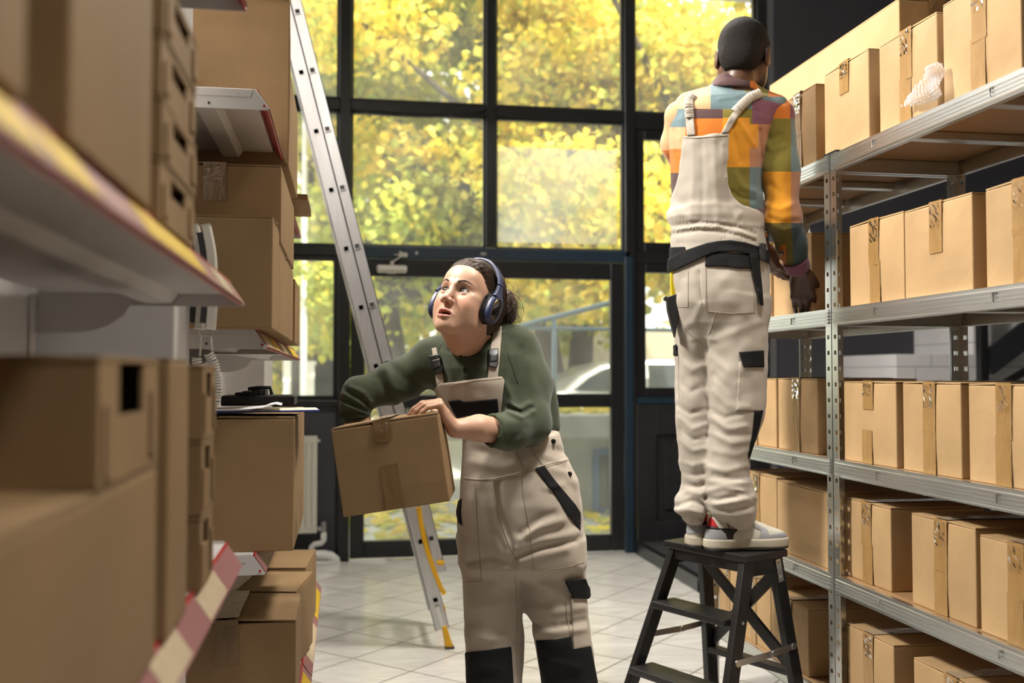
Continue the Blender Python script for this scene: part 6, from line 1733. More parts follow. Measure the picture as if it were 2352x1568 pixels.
    for k in range(1000):
        a0 = rr.uniform(-2.05, 2.05); e0 = rr.gauss(0, .05)
        start = np.array([math.sin(a0)*.9, .95 + .15*math.cos(a0) if abs(a0) < 1.4 else .55, math.cos(a0)*.62 + .10]); start /= np.linalg.norm(start)
        endd = np.array([.10 + rr.gauss(0, .06), -.95, -.42 + rr.gauss(0, .10)]); endd /= np.linalg.norm(endd)
        t0 = rr.uniform(-.02, .35); t1 = min(1, t0 + rr.uniform(.35, .7)); P = []
        for i in range(11):
            t_ = t0 + (t1 - t0)*i/10; d_ = start*(1 - t_) + endd*t_; d_[0] += e0*math.sin(t_*3); 
            d_ = M @ (d_/np.linalg.norm(d_)); rs_ = np.linspace(.16, .06, 60); pp_ = fc + rs_[:, None]*d_; ff = sample(hf, pp_); j = int(np.argmax(ff < 0))
            if ff[j] >= 0 or j == 0: continue
            u_ = ff[j-1]/(ff[j-1] - ff[j]); P.append(Vector(pp_[j-1] + (pp_[j] - pp_[j-1])*u_ + d_*.0012))
        if len(P) > 4 and max((P[i+1] - P[i]).length for i in range(len(P)-1)) < .035: mb.tube(P, [.0003] + [.0007]*(len(P) - 2) + [.0003], 4, cap=False)
    o = place(mb.build('ponytail', M_HAIRW, None, smooth=True), root); o['kind'] = 'stuff'
    # ---- shoes
    M_SHOE = mat('dark_shoe_leather', (.02, .018, .016), .5)
    for pc in (1136, 1322):
        ft = A3(pc, 1900, BW); sg = Grid(lin(ft[0] - .08, ft[0] + .1, .005), lin(ft[1] - .22, ft[1] + .12, .005), lin(-.005, .16, .005))
        sg.cone((ft[0], ft[1] + .05, .045), (ft[0] + .012, ft[1] - .12, .035), .043, .040, 0); sg.cone((ft[0], ft[1] + .04, .05), (ft[0], ft[1] + .02, .11), .042, .042, .03)
        Zs = sg.zs[None, None, :]; sg.F = np.maximum(sg.F, (.002 - Zs + 0*sg.F).astype(np.float32)); V, Q = sg.mesh(); to_object('shoe', V, Q, M_SHOE, root, 1)
    # ---- headphones (worn, lifted off by hand: a thing of their own)
    hp = thing('headphones', 'navy over-ear headphones with black pads worn by the woman', 'headphones', tuple(a2w(*H.o)), -YAW)
    M_NAVY = mat('navy_soft_plastic', (.020, .030, .085), .42); M_PAD = mat('black_leatherette', (.010, .010, .010), .5, bump=.4, bscale=120); M_GLOS = mat('gloss_black_panel', (.006, .006, .006), .06, spec=.8); M_GOLD = mat('thin_gold_ring', (.45, .28, .10), .3, 1.0)
    Mm = Matrix([list(r_) for r_ in M])
    HY = .026
    T = lambda x_, y_, z_: Mm @ (Vector((x_, y_, z_))*HS)
    def arc(a_): return (.0935*math.sin(a_), .022 + .108*math.cos(a_))
    def bandmesh(a0, a1, w0, w1, th, n, name, m, off=0.0):
        mb = MB(); V = []; F = []
        for i in range(n + 1):
            a_ = a0 + (a1 - a0)*i/n; x_, z_ = arc(a_); nx_, nz2 = math.sin(a_), math.cos(a_); w_ = w0 + (w1 - w0)*abs(a_/1.6)
            yc = -.012 + HY
            for (t_, y_) in ((off, -w_), (off, w_), (off + th, w_*.85), (off + th, -w_*.85)): V.append(T(x_ + nx_*t_, yc + y_, z_ + nz2*t_))
        for i in range(n):
            for k in range(4): F.append((4*i + k, 4*i + (k+1) % 4, 4*i + 4 + (k+1) % 4, 4*i + 4 + k))
        F += [(0, 1, 2, 3), tuple(4*n + k for k in (3, 2, 1, 0))]
        mb.add(V, F); o = mb.build(name, m, hp, smooth=True, bevel=.0015); return o
    bandmesh(-1.25, 1.25, .015, .012, .007, 40, 'headband', M_NAVY, .002)
    bandmesh(-1.0, 1.0, .0125, .011, .004, 30, 'headband_cushion', M_PAD, -.002)
    def ovals(xa, xb, ra, rb, sgn, name, m, cy=-.012, cz=-.020, parent=None, bev=.003, rnd=1.0, tilt=-.12):
        mb = MB(); n = 40; V = []; F = []
        rings = [(xa, .90*rnd), (xa + (xb - xa)*.15, 1.0), (xa + (xb - xa)*.75, 1.0), (xb, .86*rnd)]
        for (x_, sc_) in rings:
            for k in range(n):
                a_ = 2*math.pi*k/n; yy = ra*sc_*math.copysign(abs(math.cos(a_))**.85, math.cos(a_)); zz = rb*sc_*math.copysign(abs(math.sin(a_))**.85, math.sin(a_))
                y2 = yy*math.cos(tilt) + zz*math.sin(tilt); z2 = -yy*math.sin(tilt) + zz*math.cos(tilt)
                V.append(T(sgn*x_, cy + HY + y2, cz + .006 + z2))
        for j in range(3):
            for k in range(n): F.append((j*n + k, j*n + (k+1) % n, (j+1)*n + (k+1) % n, (j+1)*n + k))
        F += [tuple(range(n))[::-1], tuple(3*n + k for k in range(n))]
        mb.add(V, F); return mb.build(name, m, parent or hp, smooth=True, bevel=bev)
    for sgn in (-1, 1):
        pd = ovals(.074, .090, .033, .046, sgn, 'ear_pad', M_PAD)
        mb = MB()
        for k in range(44):
            a_ = 2*math.pi*k/44; yy, zz = .0355*math.cos(a_), .0465*math.sin(a_); y2 = yy*.993 - zz*.12 + HY; z2 = yy*.12 + zz*.993 + .006
            mb.tube([T(sgn*.076, -.012 + y2, -.02 + z2), T(sgn*.088, -.012 + y2, -.02 + z2)], .0011, 5)
        mb.build('pad_pleats', M_PAD, pd)
        cup = ovals(.090, .107, .0315, .046, sgn, 'ear_cup', M_NAVY)
        ovals(.1055, .1082, .0195, .033, sgn, 'gold_ring', M_GOLD, parent=cup, bev=.0008); ovals(.1065, .1092, .0185, .032, sgn, 'gloss_panel', M_GLOS, parent=cup, bev=.001)
        mb = MB(); V = []; F = []; n = 10
        for i in range(n + 1):
            t_ = i/n; a_ = sgn*1.22; x0, z0 = arc(a_); x0 += math.sin(a_)*.005; x_ = x0 + (sgn*.101 - x0)*t_; z_ = z0 + (.018 - z0)*t_; w_ = .0115 + .014*t_**2
            for (dx_, y_) in ((-.004, -w_), (-.004, w_), (.005, w_*.9), (.005, -w_*.9)): V.append(T(x_ + sgn*dx_, -.012 + HY + y_ + .002*t_, z_))
        for i in range(n):
            for k in range(4): F.append((4*i + k, 4*i + (k+1) % 4, 4*i + 4 + (k+1) % 4, 4*i + 4 + k))
        F += [(0, 1, 2, 3), tuple(4*n + k for k in (3, 2, 1, 0))]; mb.add(V, F); mb.build('yoke', M_NAVY, hp, smooth=True, bevel=.0015)
        mb = MB()
        for k in range(3): mb.tube([T(sgn*.098, -.046 + HY + .002*k, -.010 - .010*k), T(sgn*.099, -.048 + HY + .002*k, -.010 - .010*k)], .0022, 8)
        mb.build('buttons', M_CAP, cup)
    # ---- the carried box
    b0 = 2.43
    TL, TR, BR, BL = A3(758, 985, b0), A3(1008, 946, b0), A3(1031, 1152, b0), A3(791, 1187, b0)
    w = (np.linalg.norm(TR - TL) + np.linalg.norm(BR - BL))/2; hh = (np.linalg.norm(TL - BL) + np.linalg.norm(TR - BR))/2; d = .225
    exv = (TR - TL + BR - BL); exv /= np.linalg.norm(exv); ezv = (TL - BL + TR - BR); ezv -= exv*(ezv @ exv); ezv /= np.linalg.norm(ezv)
    eyv = np.array([.09, 1.0, .0]); eyv -= exv*(eyv @ exv) + ezv*(eyv @ ezv); eyv /= np.linalg.norm(eyv); exv = np.cross(eyv, ezv)
    mid = (BL + BR)/2 + eyv*d/2
    def wv(v): return Vector((v[0]*cY + v[1]*sY, -v[0]*sY + v[1]*cY, v[2]))
    R = Matrix((wv(exv), wv(eyv), wv(ezv))).transposed()
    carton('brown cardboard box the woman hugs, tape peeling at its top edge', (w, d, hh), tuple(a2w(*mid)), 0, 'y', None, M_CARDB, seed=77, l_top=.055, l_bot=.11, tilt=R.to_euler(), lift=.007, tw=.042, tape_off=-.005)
make_woman()
# =====================================================================  PERSON ON THE STOOL
M_PLAID = attr_mat('patchwork_flannel', .9, .2, 800, .16, spec=.12, sheen=.25)
PLAID = {'peach': (.60, .36, .19), 'teal': (.135, .20, .22), 'mauve': (.20, .08, .12), 'brown': (.085, .045, .045), 'orange': (.56, .165, .022), 'yellow': (.66, .28, .022),
         'olive': (.185, .155, .028), 'tan': (.42, .20, .11), 'dkteal': (.045, .065, .07), 'dkolive': (.10, .075, .014), 'rust': (.34, .10, .012)}
def cut_px(bm, px=None, py=None, rng=None):
    """slice a mesh along a column or row of the photograph, so that cloth squares get clean edges"""
    o = Vector((0, 0, CAMH))
    if px is not None: a = Vector(abc(px, 0, 1)) - o; b = Vector(abc(px, 1568, 1)) - o
    else: a = Vector(abc(0, py, 1)) - o; b = Vector(abc(2352, py, 1)) - o
    n = a.cross(b).normalized()
    bmesh.ops.bisect_plane(bm, geom=bm.verts[:] + bm.edges[:] + bm.faces[:], dist=1e-6, plane_co=o, plane_no=n)
def paint_blocks(o, cols, rows, rule):
    bm = bmesh.new(); bm.from_mesh(o.data)
    for c in cols: cut_px(bm, px=c)
    for r in rows: cut_px(bm, py=r)
    lay = bm.loops.layers.float_color.new('tint')
    for f in bm.faces:
        c = f.calc_center_median(); up = c.z - CAMH; dep = c.y*cP + up*sP
        px = 1176 + FPX*c.x/dep; py = 784 - FPX*(up*cP - c.y*sP)/dep
        col = PLAID[rule(px, py)]
        for l in f.loops: l[lay] = (*col, 1)
    bm.to_mesh(o.data); bm.free()

def make_man():
    BM = 3.30
    root = figure('man in plaid shirt and beige overalls standing on the stool with his back turned', *abc(1650, 1250, BM)[:2])
    root.location.z = .73
    zoff = .73
    def fix(o): o.location.z = -zoff; return o
    n_before = set(o.name for o in bpy.data.objects)
    M_BEIGE2 = mat('light_beige_work_cotton', (.44, .395, .335), .85, noise=.10, nscale=14, bump=.10, bscale=1100, spec=.2, sheen=.15)
    # ---- overalls
    g = Grid(lin(.42, .96, .005), lin(3.08, 3.55, .005), lin(.74, 2.14, .005))
    R = lambda y, l, r, b, rb, t=0.0: row(y, l, r, b, rb, t)
    g.stack([R(488, 1534, 1746, BM, .106), R(503, 1532, 1751, BM, .111), R(522, 1546, 1753, BM, .106), R(545, 1541, 1758, BM, .113), R(600, 1538, 1762, BM, .126), R(650, 1540, 1764, BM, .132), R(700, 1546, 1763, BM, .128), R(745, 1556, 1758, BM, .110), R(775, 1575, 1745, BM, .08)], 0, power=2.3)
    BLg, BRg = 3.345, 3.275
    g.stack([R(690, 1546, 1650, BLg - .03, .105), R(760, 1550, 1632, BLg - .015, .092), R(850, 1551, 1626, BLg, .084), R(950, 1553, 1628, BLg, .080), R(1000, 1555, 1629, BLg, .078), R(1050, 1559, 1628, BLg, .076), R(1100, 1565, 1625, BLg, .074), R(1130, 1561, 1622, BLg, .080), R(1152, 1550, 1622, BLg, .088), R(1172, 1550, 1620, BLg, .086), R(1190, 1563, 1617, BLg, .074), R(1202, 1572, 1612, BLg, .066)], .025, power=2.3)
    g.stack([R(690, 1602, 1763, BRg + .02, .115), R(760, 1611, 1762, BRg + .01, .100), R(850, 1624, 1760, BRg, .090), R(900, 1627, 1758, BRg, .086), R(950, 1630, 1755, BRg, .082), R(1000, 1630, 1737, BRg, .078), R(1050, 1626, 1723, BRg, .074), R(1080, 1621, 1721, BRg, .074), R(1115, 1620, 1729, BRg, .080), R(1143, 1618, 1737, BRg, .088), R(1165, 1620, 1734, BRg, .086), R(1186, 1640, 1731, BRg, .074), R(1212, 1662, 1722, BRg, .062)], .025, power=2.3)
    SH = [R(515, 1552, 1748, BM, .098), R(470, 1545, 1752, BM, .106), R(420, 1541, 1753, BM, .114), R(370, 1541, 1756, BM, .120), R(320, 1536, 1766, BM, .122), R(285, 1535, 1780, BM, .116), R(255, 1545, 1790, BM, .102), R(232, 1575, 1780, BM, .085), R(212, 1612, 1755, BM, .068), R(196, 1645, 1735, BM, .058)]
    P2 = g.pixels()
    BIB = [(1566, 310), (1600, 311), (1640, 309), (1674, 304), (1675, 330), (1670, 380), (1673, 420), (1684, 448), (1706, 474), (1750, 492), (1756, 520), (1756, 545), (1542, 545), (1536, 505), (1530, 487), (1546, 440), (1557, 400), (1563, 350)]
    tb = Grid(g.xs, g.ys, g.zs); tb.stack(SH, 0, power=2.2); tb.F -= .007
    tb.F = smax(tb.F, (polydist(P2[0], P2[1], BIB)*(BM/FPX)).astype(np.float32), .003); tb.F = np.maximum(tb.F, (g.ys[None, :, None] - 3.30 + 0*tb.F)).astype(np.float32)
    tb.F = np.maximum(tb.F, -tb.F - .02)
    g.F = smin(g.F, tb.F, .03)
    f = [([(1590, 330), (1592, 420), (1585, 500)], 12, .005), ([(1612, 330), (1615, 430), (1612, 505)], 9, -.004), ([(1640, 320), (1644, 420), (1650, 510)], 12, .005), ([(1662, 400), (1672, 460), (1690, 510)], 9, -.004), ([(1660, 330), (1658, 400)], 8, .003), ([(1550, 470), (1565, 490), (1590, 505)], 10, .004), ([(1700, 490), (1690, 505)], 9, .004),
        ([(1552, 1140), (1580, 1128), (1610, 1135)], 9, .006), ([(1556, 1160), (1590, 1150), (1616, 1160)], 8, -.008), ([(1553, 1172), (1580, 1170), (1612, 1178)], 8, .008), ([(1560, 1186), (1590, 1182), (1612, 1190)], 6, -.006), ([(1570, 1110), (1600, 1118), (1618, 1110)], 8, -.006),
         ([(1622, 1128), (1660, 1118), (1705, 1128)], 9, .007), ([(1620, 1142), (1650, 1148), (1690, 1140)], 8, -.009), ([(1640, 1160), (1690, 1152), (1734, 1140)], 9, .008), ([(1625, 1165), (1680, 1172), (1728, 1160)], 8, -.008), ([(1640, 1182), (1690, 1186), (1726, 1178)], 8, .007), ([(1622, 1155), (1640, 1176), (1660, 1195)], 7, .005), ([(1690, 1130), (1720, 1136), (1732, 1150)], 6, -.006),
         ([(1625, 1072), (1665, 1082), (1715, 1070)], 10, .006), ([(1640, 1090), (1680, 1100), (1718, 1095)], 9, -.006), ([(1628, 1105), (1670, 1112), (1720, 1108)], 8, .005),
         ([(1634, 960), (1670, 985), (1715, 978)], 9, .006), ([(1636, 975), (1672, 1000), (1720, 998)], 8, -.005), ([(1633, 995), (1680, 1018), (1725, 1012)], 9, .005), ([(1632, 940), (1665, 960), (1700, 950)], 8, -.005), ([(1640, 1035), (1690, 1045), (1718, 1035)], 10, .004),
         ([(1560, 960), (1590, 985), (1620, 975)], 9, .006), ([(1562, 985), (1592, 1010), (1622, 1002)], 8, -.005), ([(1560, 1010), (1590, 1035), (1618, 1030)], 9, .005), ([(1558, 930), (1585, 950), (1620, 940)], 8, -.005), ([(1562, 1060), (1590, 1070), (1618, 1062)], 9, .005), ([(1568, 1085), (1598, 1092), (1618, 1085)], 8, -.005),
         ([(1640, 780), (1690, 760), (1745, 740)], 14, .005), ([(1635, 820), (1670, 850), (1690, 880)], 12, .004), ([(1640, 860), (1680, 900), (1690, 930)], 11, -.004), ([(1638, 900), (1670, 930), (1720, 935)], 11, .004), ([(1560, 760), (1590, 740), (1610, 700)], 12, .005), ([(1558, 820), (1590, 850), (1615, 840)], 12, .005), ([(1556, 870), (1585, 900), (1615, 885)], 11, -.004),
         ([(1604, 625), (1607, 660), (1612, 690)], 6, -.006), ([(1570, 650), (1580, 700), (1600, 740)], 12, .004), ([(1640, 740), (1628, 790)], 9, .004)]
    f = [(p_, w_, h_*.72) for p_, w_, h_ in f]
    # gathered waist
    for k in range(26):
        x = 1552 + k*7.6; yy = 530 + 14*((x - 1650)/100)**2*.4 + (x - 1650)*.08
        f.append(([(x, yy - 24), (x + 2, yy)], 3.2, .0030)); f.append(([(x + 3, yy + 4), (x + 4, yy + 24)], 3.4, .0030))
    f.append((([(1546, 528), (1600, 520), (1650, 522), (1700, 532), (1735, 545)]), 5, .004)); f.append((([(1546, 519), (1600, 511), (1650, 513), (1700, 523), (1735, 536)]), 4, -.004)); f.append((([(1546, 538), (1600, 530), (1650, 532), (1700, 542), (1735, 555)]), 4, -.004))
    g.strokes(f, P2)
    X, Y, Z = g.xs[:, None, None], g.ys[None, :, None], g.zs[None, None, :]
    g.F += (.010*vnoise(X, Y, Z*.8, 12, 13) + .005*vnoise(X, Y, Z, 28, 14)).astype(np.float32)
    for fr in ([R(1180, 1570, 1612, BLg, .062), R(1215, 1578, 1606, BLg, .055)], [R(1190, 1645, 1722, BRg, .062), R(1225, 1656, 1716, BRg, .055)]): g.stack(fr, .0, 's')
    V, Q = g.mesh(); to_object('overalls', V, Q, M_BEIGE2, root, 1)
    # ---- shirt trunk
    s = Grid(lin(.42, 1.02, .004), lin(3.08, 3.58, .004), lin(1.66, 2.36, .004))
    s.stack([R(515, 1552, 1748, BM, .098), R(470, 1545, 1752, BM, .106), R(420, 1541, 1753, BM, .114), R(370, 1541, 1756, BM, .120), R(320, 1536, 1766, BM, .122), R(285, 1535, 1780, BM, .116), R(255, 1545, 1790, BM, .102), R(232, 1575, 1780, BM, .085), R(214, 1616, 1752, BM + .01, .066), R(203, 1640, 1736, BM + .015, .054)], 0, power=2.2)
    SR, SL = A3(1783, 272, 3.29), A3(1566, 272, 3.315)
    s.cone(A3(1718, 226, 3.31), A3(1775, 253, 3.295), .044, .056, .03); s.cone(A3(1655, 224, 3.31), A3(1585, 249, 3.31), .044, .056, .03)
    s.strokes([([(1690, 268), (1712, 300), (1730, 330)], 9, .005), ([(1680, 285), (1690, 330), (1700, 370)], 10, -.004), ([(1745, 300), (1748, 360), (1746, 440)], 7, -.005), ([(1690, 400), (1705, 430), (1735, 440)], 10, .004), ([(1680, 440), (1700, 455), (1730, 460)], 8, -.004), ([(1650, 228), (1690, 222), (1720, 212)], 7, .003), ([(1560, 320), (1575, 360), (1580, 400)], 9, .004), ([(1580, 252), (1660, 249), (1740, 254)], 3, -.0022), ([(1548, 300), (1556, 350)], 8, -.004)], s.pixels())
    X, Y, Z = s.xs[:, None, None], s.ys[None, :, None], s.zs[None, None, :]
    s.F += (.007*vnoise(X, Y, Z, 14, 17) + .003*vnoise(X, Y, Z, 36, 18)).astype(np.float32)
    s.cone(A3(1698, 196, 3.33), A3(1708, 120, 3.34), .057, .066, .004, 's')
    V, Q = s.mesh(); sh = to_object('shirt', V, Q, M_PLAID, root, 1)
    def torso(px, py):
        if px > 1728 and py > 222 and py < 285 and py > 222 + (px - 1728)*.25 and px < 1806: return 'mauve' if px > 1735 or py > 235 else 'teal'
        if px >= 1806 and py < 300: return 'orange'
        if py < 222 and px > 1735: return 'orange' if px > 1765 else 'olive'
        if px < 1575: return 'peach' if py < 250 else 'teal' if py < 292 else 'peach' if py < 342 else 'orange' if py < 397 else 'brown'
        if px < 1632: return 'peach' if py < 250 else 'brown' if py < 272 else 'orange' if py < 397 else 'brown'
        if px < 1660: return 'teal' if py < 250 else 'brown' if py < 272 else 'orange' if py < 397 else 'brown'
        if px < 1722: return ('teal' if px < 1712 or py > 212 else 'olive') if py < 250 else 'olive' if py < 270 else 'yellow' if py < 384 else 'olive' if py < 480 else 'orange'
        return 'teal' if py < 250 else 'olive' if py < 285 else 'yellow' if (py < 340 and px < 1742) else 'tan' if py < 384 else 'teal' if py < 480 else 'mauve'
    paint_blocks(sh, [1575, 1632, 1660, 1712, 1722, 1728, 1735, 1742, 1765, 1806], [212, 222, 235, 250, 270, 272, 285, 292, 340, 342, 384, 397, 480, 300], torso)
    # ---- sleeves
    def sleeve(pts, rs, folds, rule, cols, rows, nm='sleeve', cuffcut=None, seed=1):
        P = np.array(pts); lo = P.min(0) - .09; hi = P.max(0) + .09
        q = Grid(lin(lo[0], hi[0], .004), lin(lo[1], hi[1], .004), lin(lo[2], hi[2], .004))
        q.chain(pts, rs, .03); q.strokes(folds, q.pixels())
        X, Y, Z = q.xs[:, None, None], q.ys[None, :, None], q.zs[None, None, :]
        q.F += (.008*vnoise(X, Y, Z, 15, seed) + .003*vnoise(X, Y, Z, 36, seed + 1)).astype(np.float32)
        if cuffcut: q.cone(*cuffcut, .002, 's')
        V, Q = q.mesh(); o = to_object(nm, V, Q, M_PLAID, root, 1); paint_blocks(o, cols, rows, rule); return q
    ER = A3(1799, 500, 3.255); WR = A3(1838, 617, 3.325)
    def srule(px, py):
        right = px > 1817 + max(0, py - 500)*.05
        if py < 272: return 'mauve' if (px > 1815 or px < 1758) else 'orange'
        if py < 394: return 'teal' if right else 'olive'
        if py < 512: return 'tan' if right else 'yellow'
        if 1789 < px < 1806 and py > 562: return 'rust'
        return 'dkteal' if right else 'dkolive'
    sleeve([SR, A3(1791, 385, 3.265), ER, A3(1816, 560, 3.29), A3(1829, 600, 3.315)], [.061, .060, .055, .047, .040], [([(1756, 330), (1775, 345), (1800, 335)], 10, .004), ([(1752, 300), (1770, 320), (1790, 310)], 9, -.004), ([(1760, 470), (1790, 480), (1820, 470)], 10, .004), ([(1770, 500), (1800, 512), (1832, 505)], 8, -.005), ([(1775, 520), (1800, 530), (1830, 524)], 8, .005), ([(1762, 420), (1790, 440)], 10, -.003)], srule, [1758, 1789, 1806, 1815, 1817, 1820], [272, 394, 512, 562], cuffcut=(A3(1827, 590, 3.308), A3(1842, 640, 3.34), .033, .036), seed=31)
    EL = A3(1590, 410, 3.47); WL = A3(1752, 566, 3.44)
    sleeve([SL, A3(1560, 330, 3.36), EL, A3(1660, 480, 3.475), A3(1735, 548, 3.445)], [.059, .056, .054, .048, .040], [], lambda px, py: 'peach' if py < 345 else 'orange' if py < 400 else 'olive' if px < 1650 else 'yellow', [1650], [345, 400], cuffcut=(A3(1728, 543, 3.446), A3(1765, 578, 3.44), .033, .036), seed=41)
    # cuff and button tab, collar
    for (p, q_, r0, r1) in ((A3(1826, 596, 3.306), A3(1834, 619, 3.326), .043, .041), (A3(1728, 543, 3.446), A3(1744, 558, 3.443), .042, .041)):
        lo = np.minimum(p, q_) - .07; hi = np.maximum(p, q_) + .07
        c = Grid(lin(lo[0], hi[0], .003), lin(lo[1], hi[1], .003), lin(lo[2], hi[2], .003)); c.cone(p, q_, r0, r1, 0); d = (q_ - p)/np.linalg.norm(q_ - p); ln = np.linalg.norm(q_ - p)
        Xc, Yc_, Zc = c.xs[:, None, None], c.ys[None, :, None], c.zs[None, None, :]; tt = (Xc - p[0])*d[0] + (Yc_ - p[1])*d[1] + (Zc - p[2])*d[2]
        c.F = smax(c.F, np.maximum(-tt, tt - ln).astype(np.float32), .004); c.F += (.004*vnoise(Xc, Yc_, Zc, 30, 5)).astype(np.float32)
        c.cone(p - d*.03, q_ + d*.04, r0 - .008, r1 - .008, .002, 's'); V, Q = c.mesh(); o = to_object('cuff', V, Q, M_PLAID, root, 1); paint_blocks(o, [], [], lambda a, b: 'mauve')
    button_p = A3(1797, 580, 3.235); mb = MB(); mb.tube([tuple(button_p), tuple(button_p + np.array([0, .02, 0]))], .006, 12); place(mb.build('cuff_button', M_BUT, None), root)
    cg = s.copy()
    cg.F = np.full_like(s.F, .4); cg.cone(A3(1688, 216, 3.315), A3(1696, 163, 3.33), .088, .066, 0); cg.cone(A3(1688, 217, 3.315), A3(1697, 158, 3.33), .0805, .0585, .0, 's')
    cg.F = cg.F
    poly = [(1626, 198), (1638, 184), (1650, 172), (1670, 167), (1694, 169), (1712, 175), (1727, 182), (1739, 193), (1748, 210), (1734, 206), (1718, 200), (1682, 197), (1655, 197)]
    o = patch(cg, poly, 3.1, 3.48, .001, 'collar', M_PLAID, root, h=.003, depth=.02)
    pass
    if o: paint_blocks(o, [1723], [], lambda px, py: 'brown' if px < 1723 else 'orange')
    # ---- back bib and straps
    patch(s, [(1578, 312), (1597, 310), (1593, 270), (1592, 228), (1600, 218), (1588, 218), (1574, 230), (1575, 270)], 3.06, 3.45, .010, 'strap', M_BEIGE2, root)
    patch(s, [(1656, 307), (1673, 304), (1694, 270), (1718, 240), (1748, 218), (1738, 210), (1724, 214), (1700, 236), (1676, 268)], 3.06, 3.45, .010, 'strap', M_BEIGE2, root)
    M_ELAS = mat('ruched_elastic', (.56, .50, .42), .9, bump=.5, bscale=300)
    def ruche(pts, w, nm='ruched_strap'):
        mb = MB(); n = 46
        seg = [0]
        for i in range(len(pts) - 1): seg.append(seg[-1] + math.hypot(pts[i+1][0] - pts[i][0], pts[i+1][1] - pts[i][1]))
        C = []
        for k in range(n + 1):
            t_ = seg[-1]*k/n; i = min(len(pts) - 2, max(j for j in range(len(pts)) if seg[j] <= t_ + 1e-6)); u_ = (t_ - seg[i])/max(1e-6, seg[i+1] - seg[i])
            x_, y_ = pts[i][0] + (pts[i+1][0] - pts[i][0])*u_, pts[i][1] + (pts[i+1][1] - pts[i][1])*u_; p = ray_surf(s, x_, y_, 3.06, 3.45)
            if p is None: continue
            C.append(Vector(p) - Vector((0, .0115, 0)))
        V = []; F = []
        for i, p in enumerate(C):
            tg = (C[min(len(C)-1, i+1)] - C[max(0, i-1)]).normalized(); sd = tg.cross(Vector((0, -1, 0))).normalized(); nr = sd.cross(tg); w_ = w*(1 + .10*math.sin(i*2.1)); h_ = .0035*math.sin(i*1.57)
            for (a_, b_) in ((-w_, 0), (-w_*.6, .004 + h_), (w_*.6, .004 + h_), (w_, 0), (w_*.6, -.004), (-w_*.6, -.004)): V.append(p + sd*a_ - nr*b_*(1 if nr.y > 0 else -1))
        for i in range(len(C) - 1):
            for k in range(6): F.append((6*i + k, 6*i + (k+1) % 6, 6*i + 6 + (k+1) % 6, 6*i + 6 + k))
        F += [tuple(range(6)), tuple(6*(len(C)-1) + k for k in range(5, -1, -1))]
        mb.add(V, F); place(mb.build(nm, M_ELAS, None, smooth=True), root)
    ruche([(1583, 272), (1581, 250), (1582, 232), (1592, 222)], .0155); ruche([(1686, 260), (1704, 241), (1722, 225), (1745, 215)], .0155)
    # ---- belt, pockets, patches
    PT = lambda poly, off, nm, m=M_BLKCL, h=.0028, b1=3.34: patch(g, poly, 3.08, b1, off, nm, m, root, h=h)
    PT([(1532, 568), (1574, 566), (1575, 578), (1538, 598)], .004, 'back_pocket_flap')
    PT([(1621, 588), (1650, 578), (1727, 584), (1728, 617), (1700, 617), (1660, 612), (1619, 612)], .006, 'back_pocket_flap')
    PT([(1534, 594), (1554, 583), (1578, 573), (1623, 558), (1650, 553), (1677, 551), (1712, 556), (1746, 567), (1768, 576), (1768, 606), (1744, 595), (1721, 584), (1686, 577), (1650, 578), (1632, 583), (1596, 600), (1554, 619), (1530, 628)], .011, 'belt', M_BLKCL, b1=3.46)
    PT([(1744, 557), (1760, 560), (1760, 600), (1745, 597)], .019, 'belt_buckle', M_CAP)
    PT([(1721, 584), (1744, 578), (1745, 600), (1752, 668), (1754, 702), (1746, 700), (1741, 675), (1728, 621)], .012, 'strap_end', M_BLKCL)
    PT([(1697, 808), (1755, 804), (1756, 843), (1708, 844), (1700, 820)], .009, 'cargo_flap', b1=3.27)
    PT([(1733, 943), (1754, 941), (1745, 980), (1739, 1002), (1721, 1056), (1718, 1047), (1728, 993)], .004, 'knee_panel')
    PT([(1543, 794), (1554, 790), (1556, 816), (1544, 818)], .006, 'cargo_flap', b1=3.36)
    PT([(1698, 830), (1758, 826), (1753, 944), (1691, 943)], .003, 'cargo_pocket', M_BEIGE2)
    stitch(g, [[(1621, 613), (1622, 714), (1680, 720), (1734, 718), (1728, 622)], [(1581, 622), (1580, 705), (1556, 705)], [(1644, 716), (1636, 745), (1628, 770)], [(1605, 620), (1606, 660), (1612, 700)], [(1698, 846), (1692, 943), (1752, 945)], [(1556, 720), (1575, 760), (1612, 790)], [(1558, 810), (1560, 915)], [(1568, 316), (1600, 317), (1672, 311)]], 3.08, 3.4, root, None, .0011)
    # ---- body
    fw = np.array([.36, .90, -.20]); fw /= np.linalg.norm(fw); M = frame_from(fw, (.06, 0, 1)); HS = 1.055
    H = HeadFrame(A3(1707, 131, 3.315), M, HS)
    q = Grid(nonuni([(.44, .64, .007), (.64, .90, .0028), (.90, 1.04, .0024)]), nonuni([(3.05, 3.18, .006), (3.18, 3.46, .0028), (3.46, 3.55, .006)]), nonuni([(.74, 1.48, .01), (1.48, 1.76, .0026), (1.76, 2.20, .01), (2.20, 2.52, .0028)]))
    build_head(q, H, False, .0, ears=False, neck=True)
    for x in (-1, 1):
        q.ell(H(x*.0800, -.014, -.008), np.array([.0085, .0185, .031])*HS, M @ np.array([[1, x*.35, 0], [-x*.35, 1, 0], [0, 0, 1]])/1.06, .004); q.ell(H(x*.0765, -.004, -.028), np.array([.007, .010, .011])*HS, M, .006)
        q.ell(H(x*.086, -.004, -.004), np.array([.006, .012, .02])*HS, M, .003, 's')
    q.chain([H(0, -.020, -.02), H(0, -.020, -.085), A3(1694, 205, 3.33), A3(1690, 240, 3.315)], [.048, .047, .051, .060], .02)
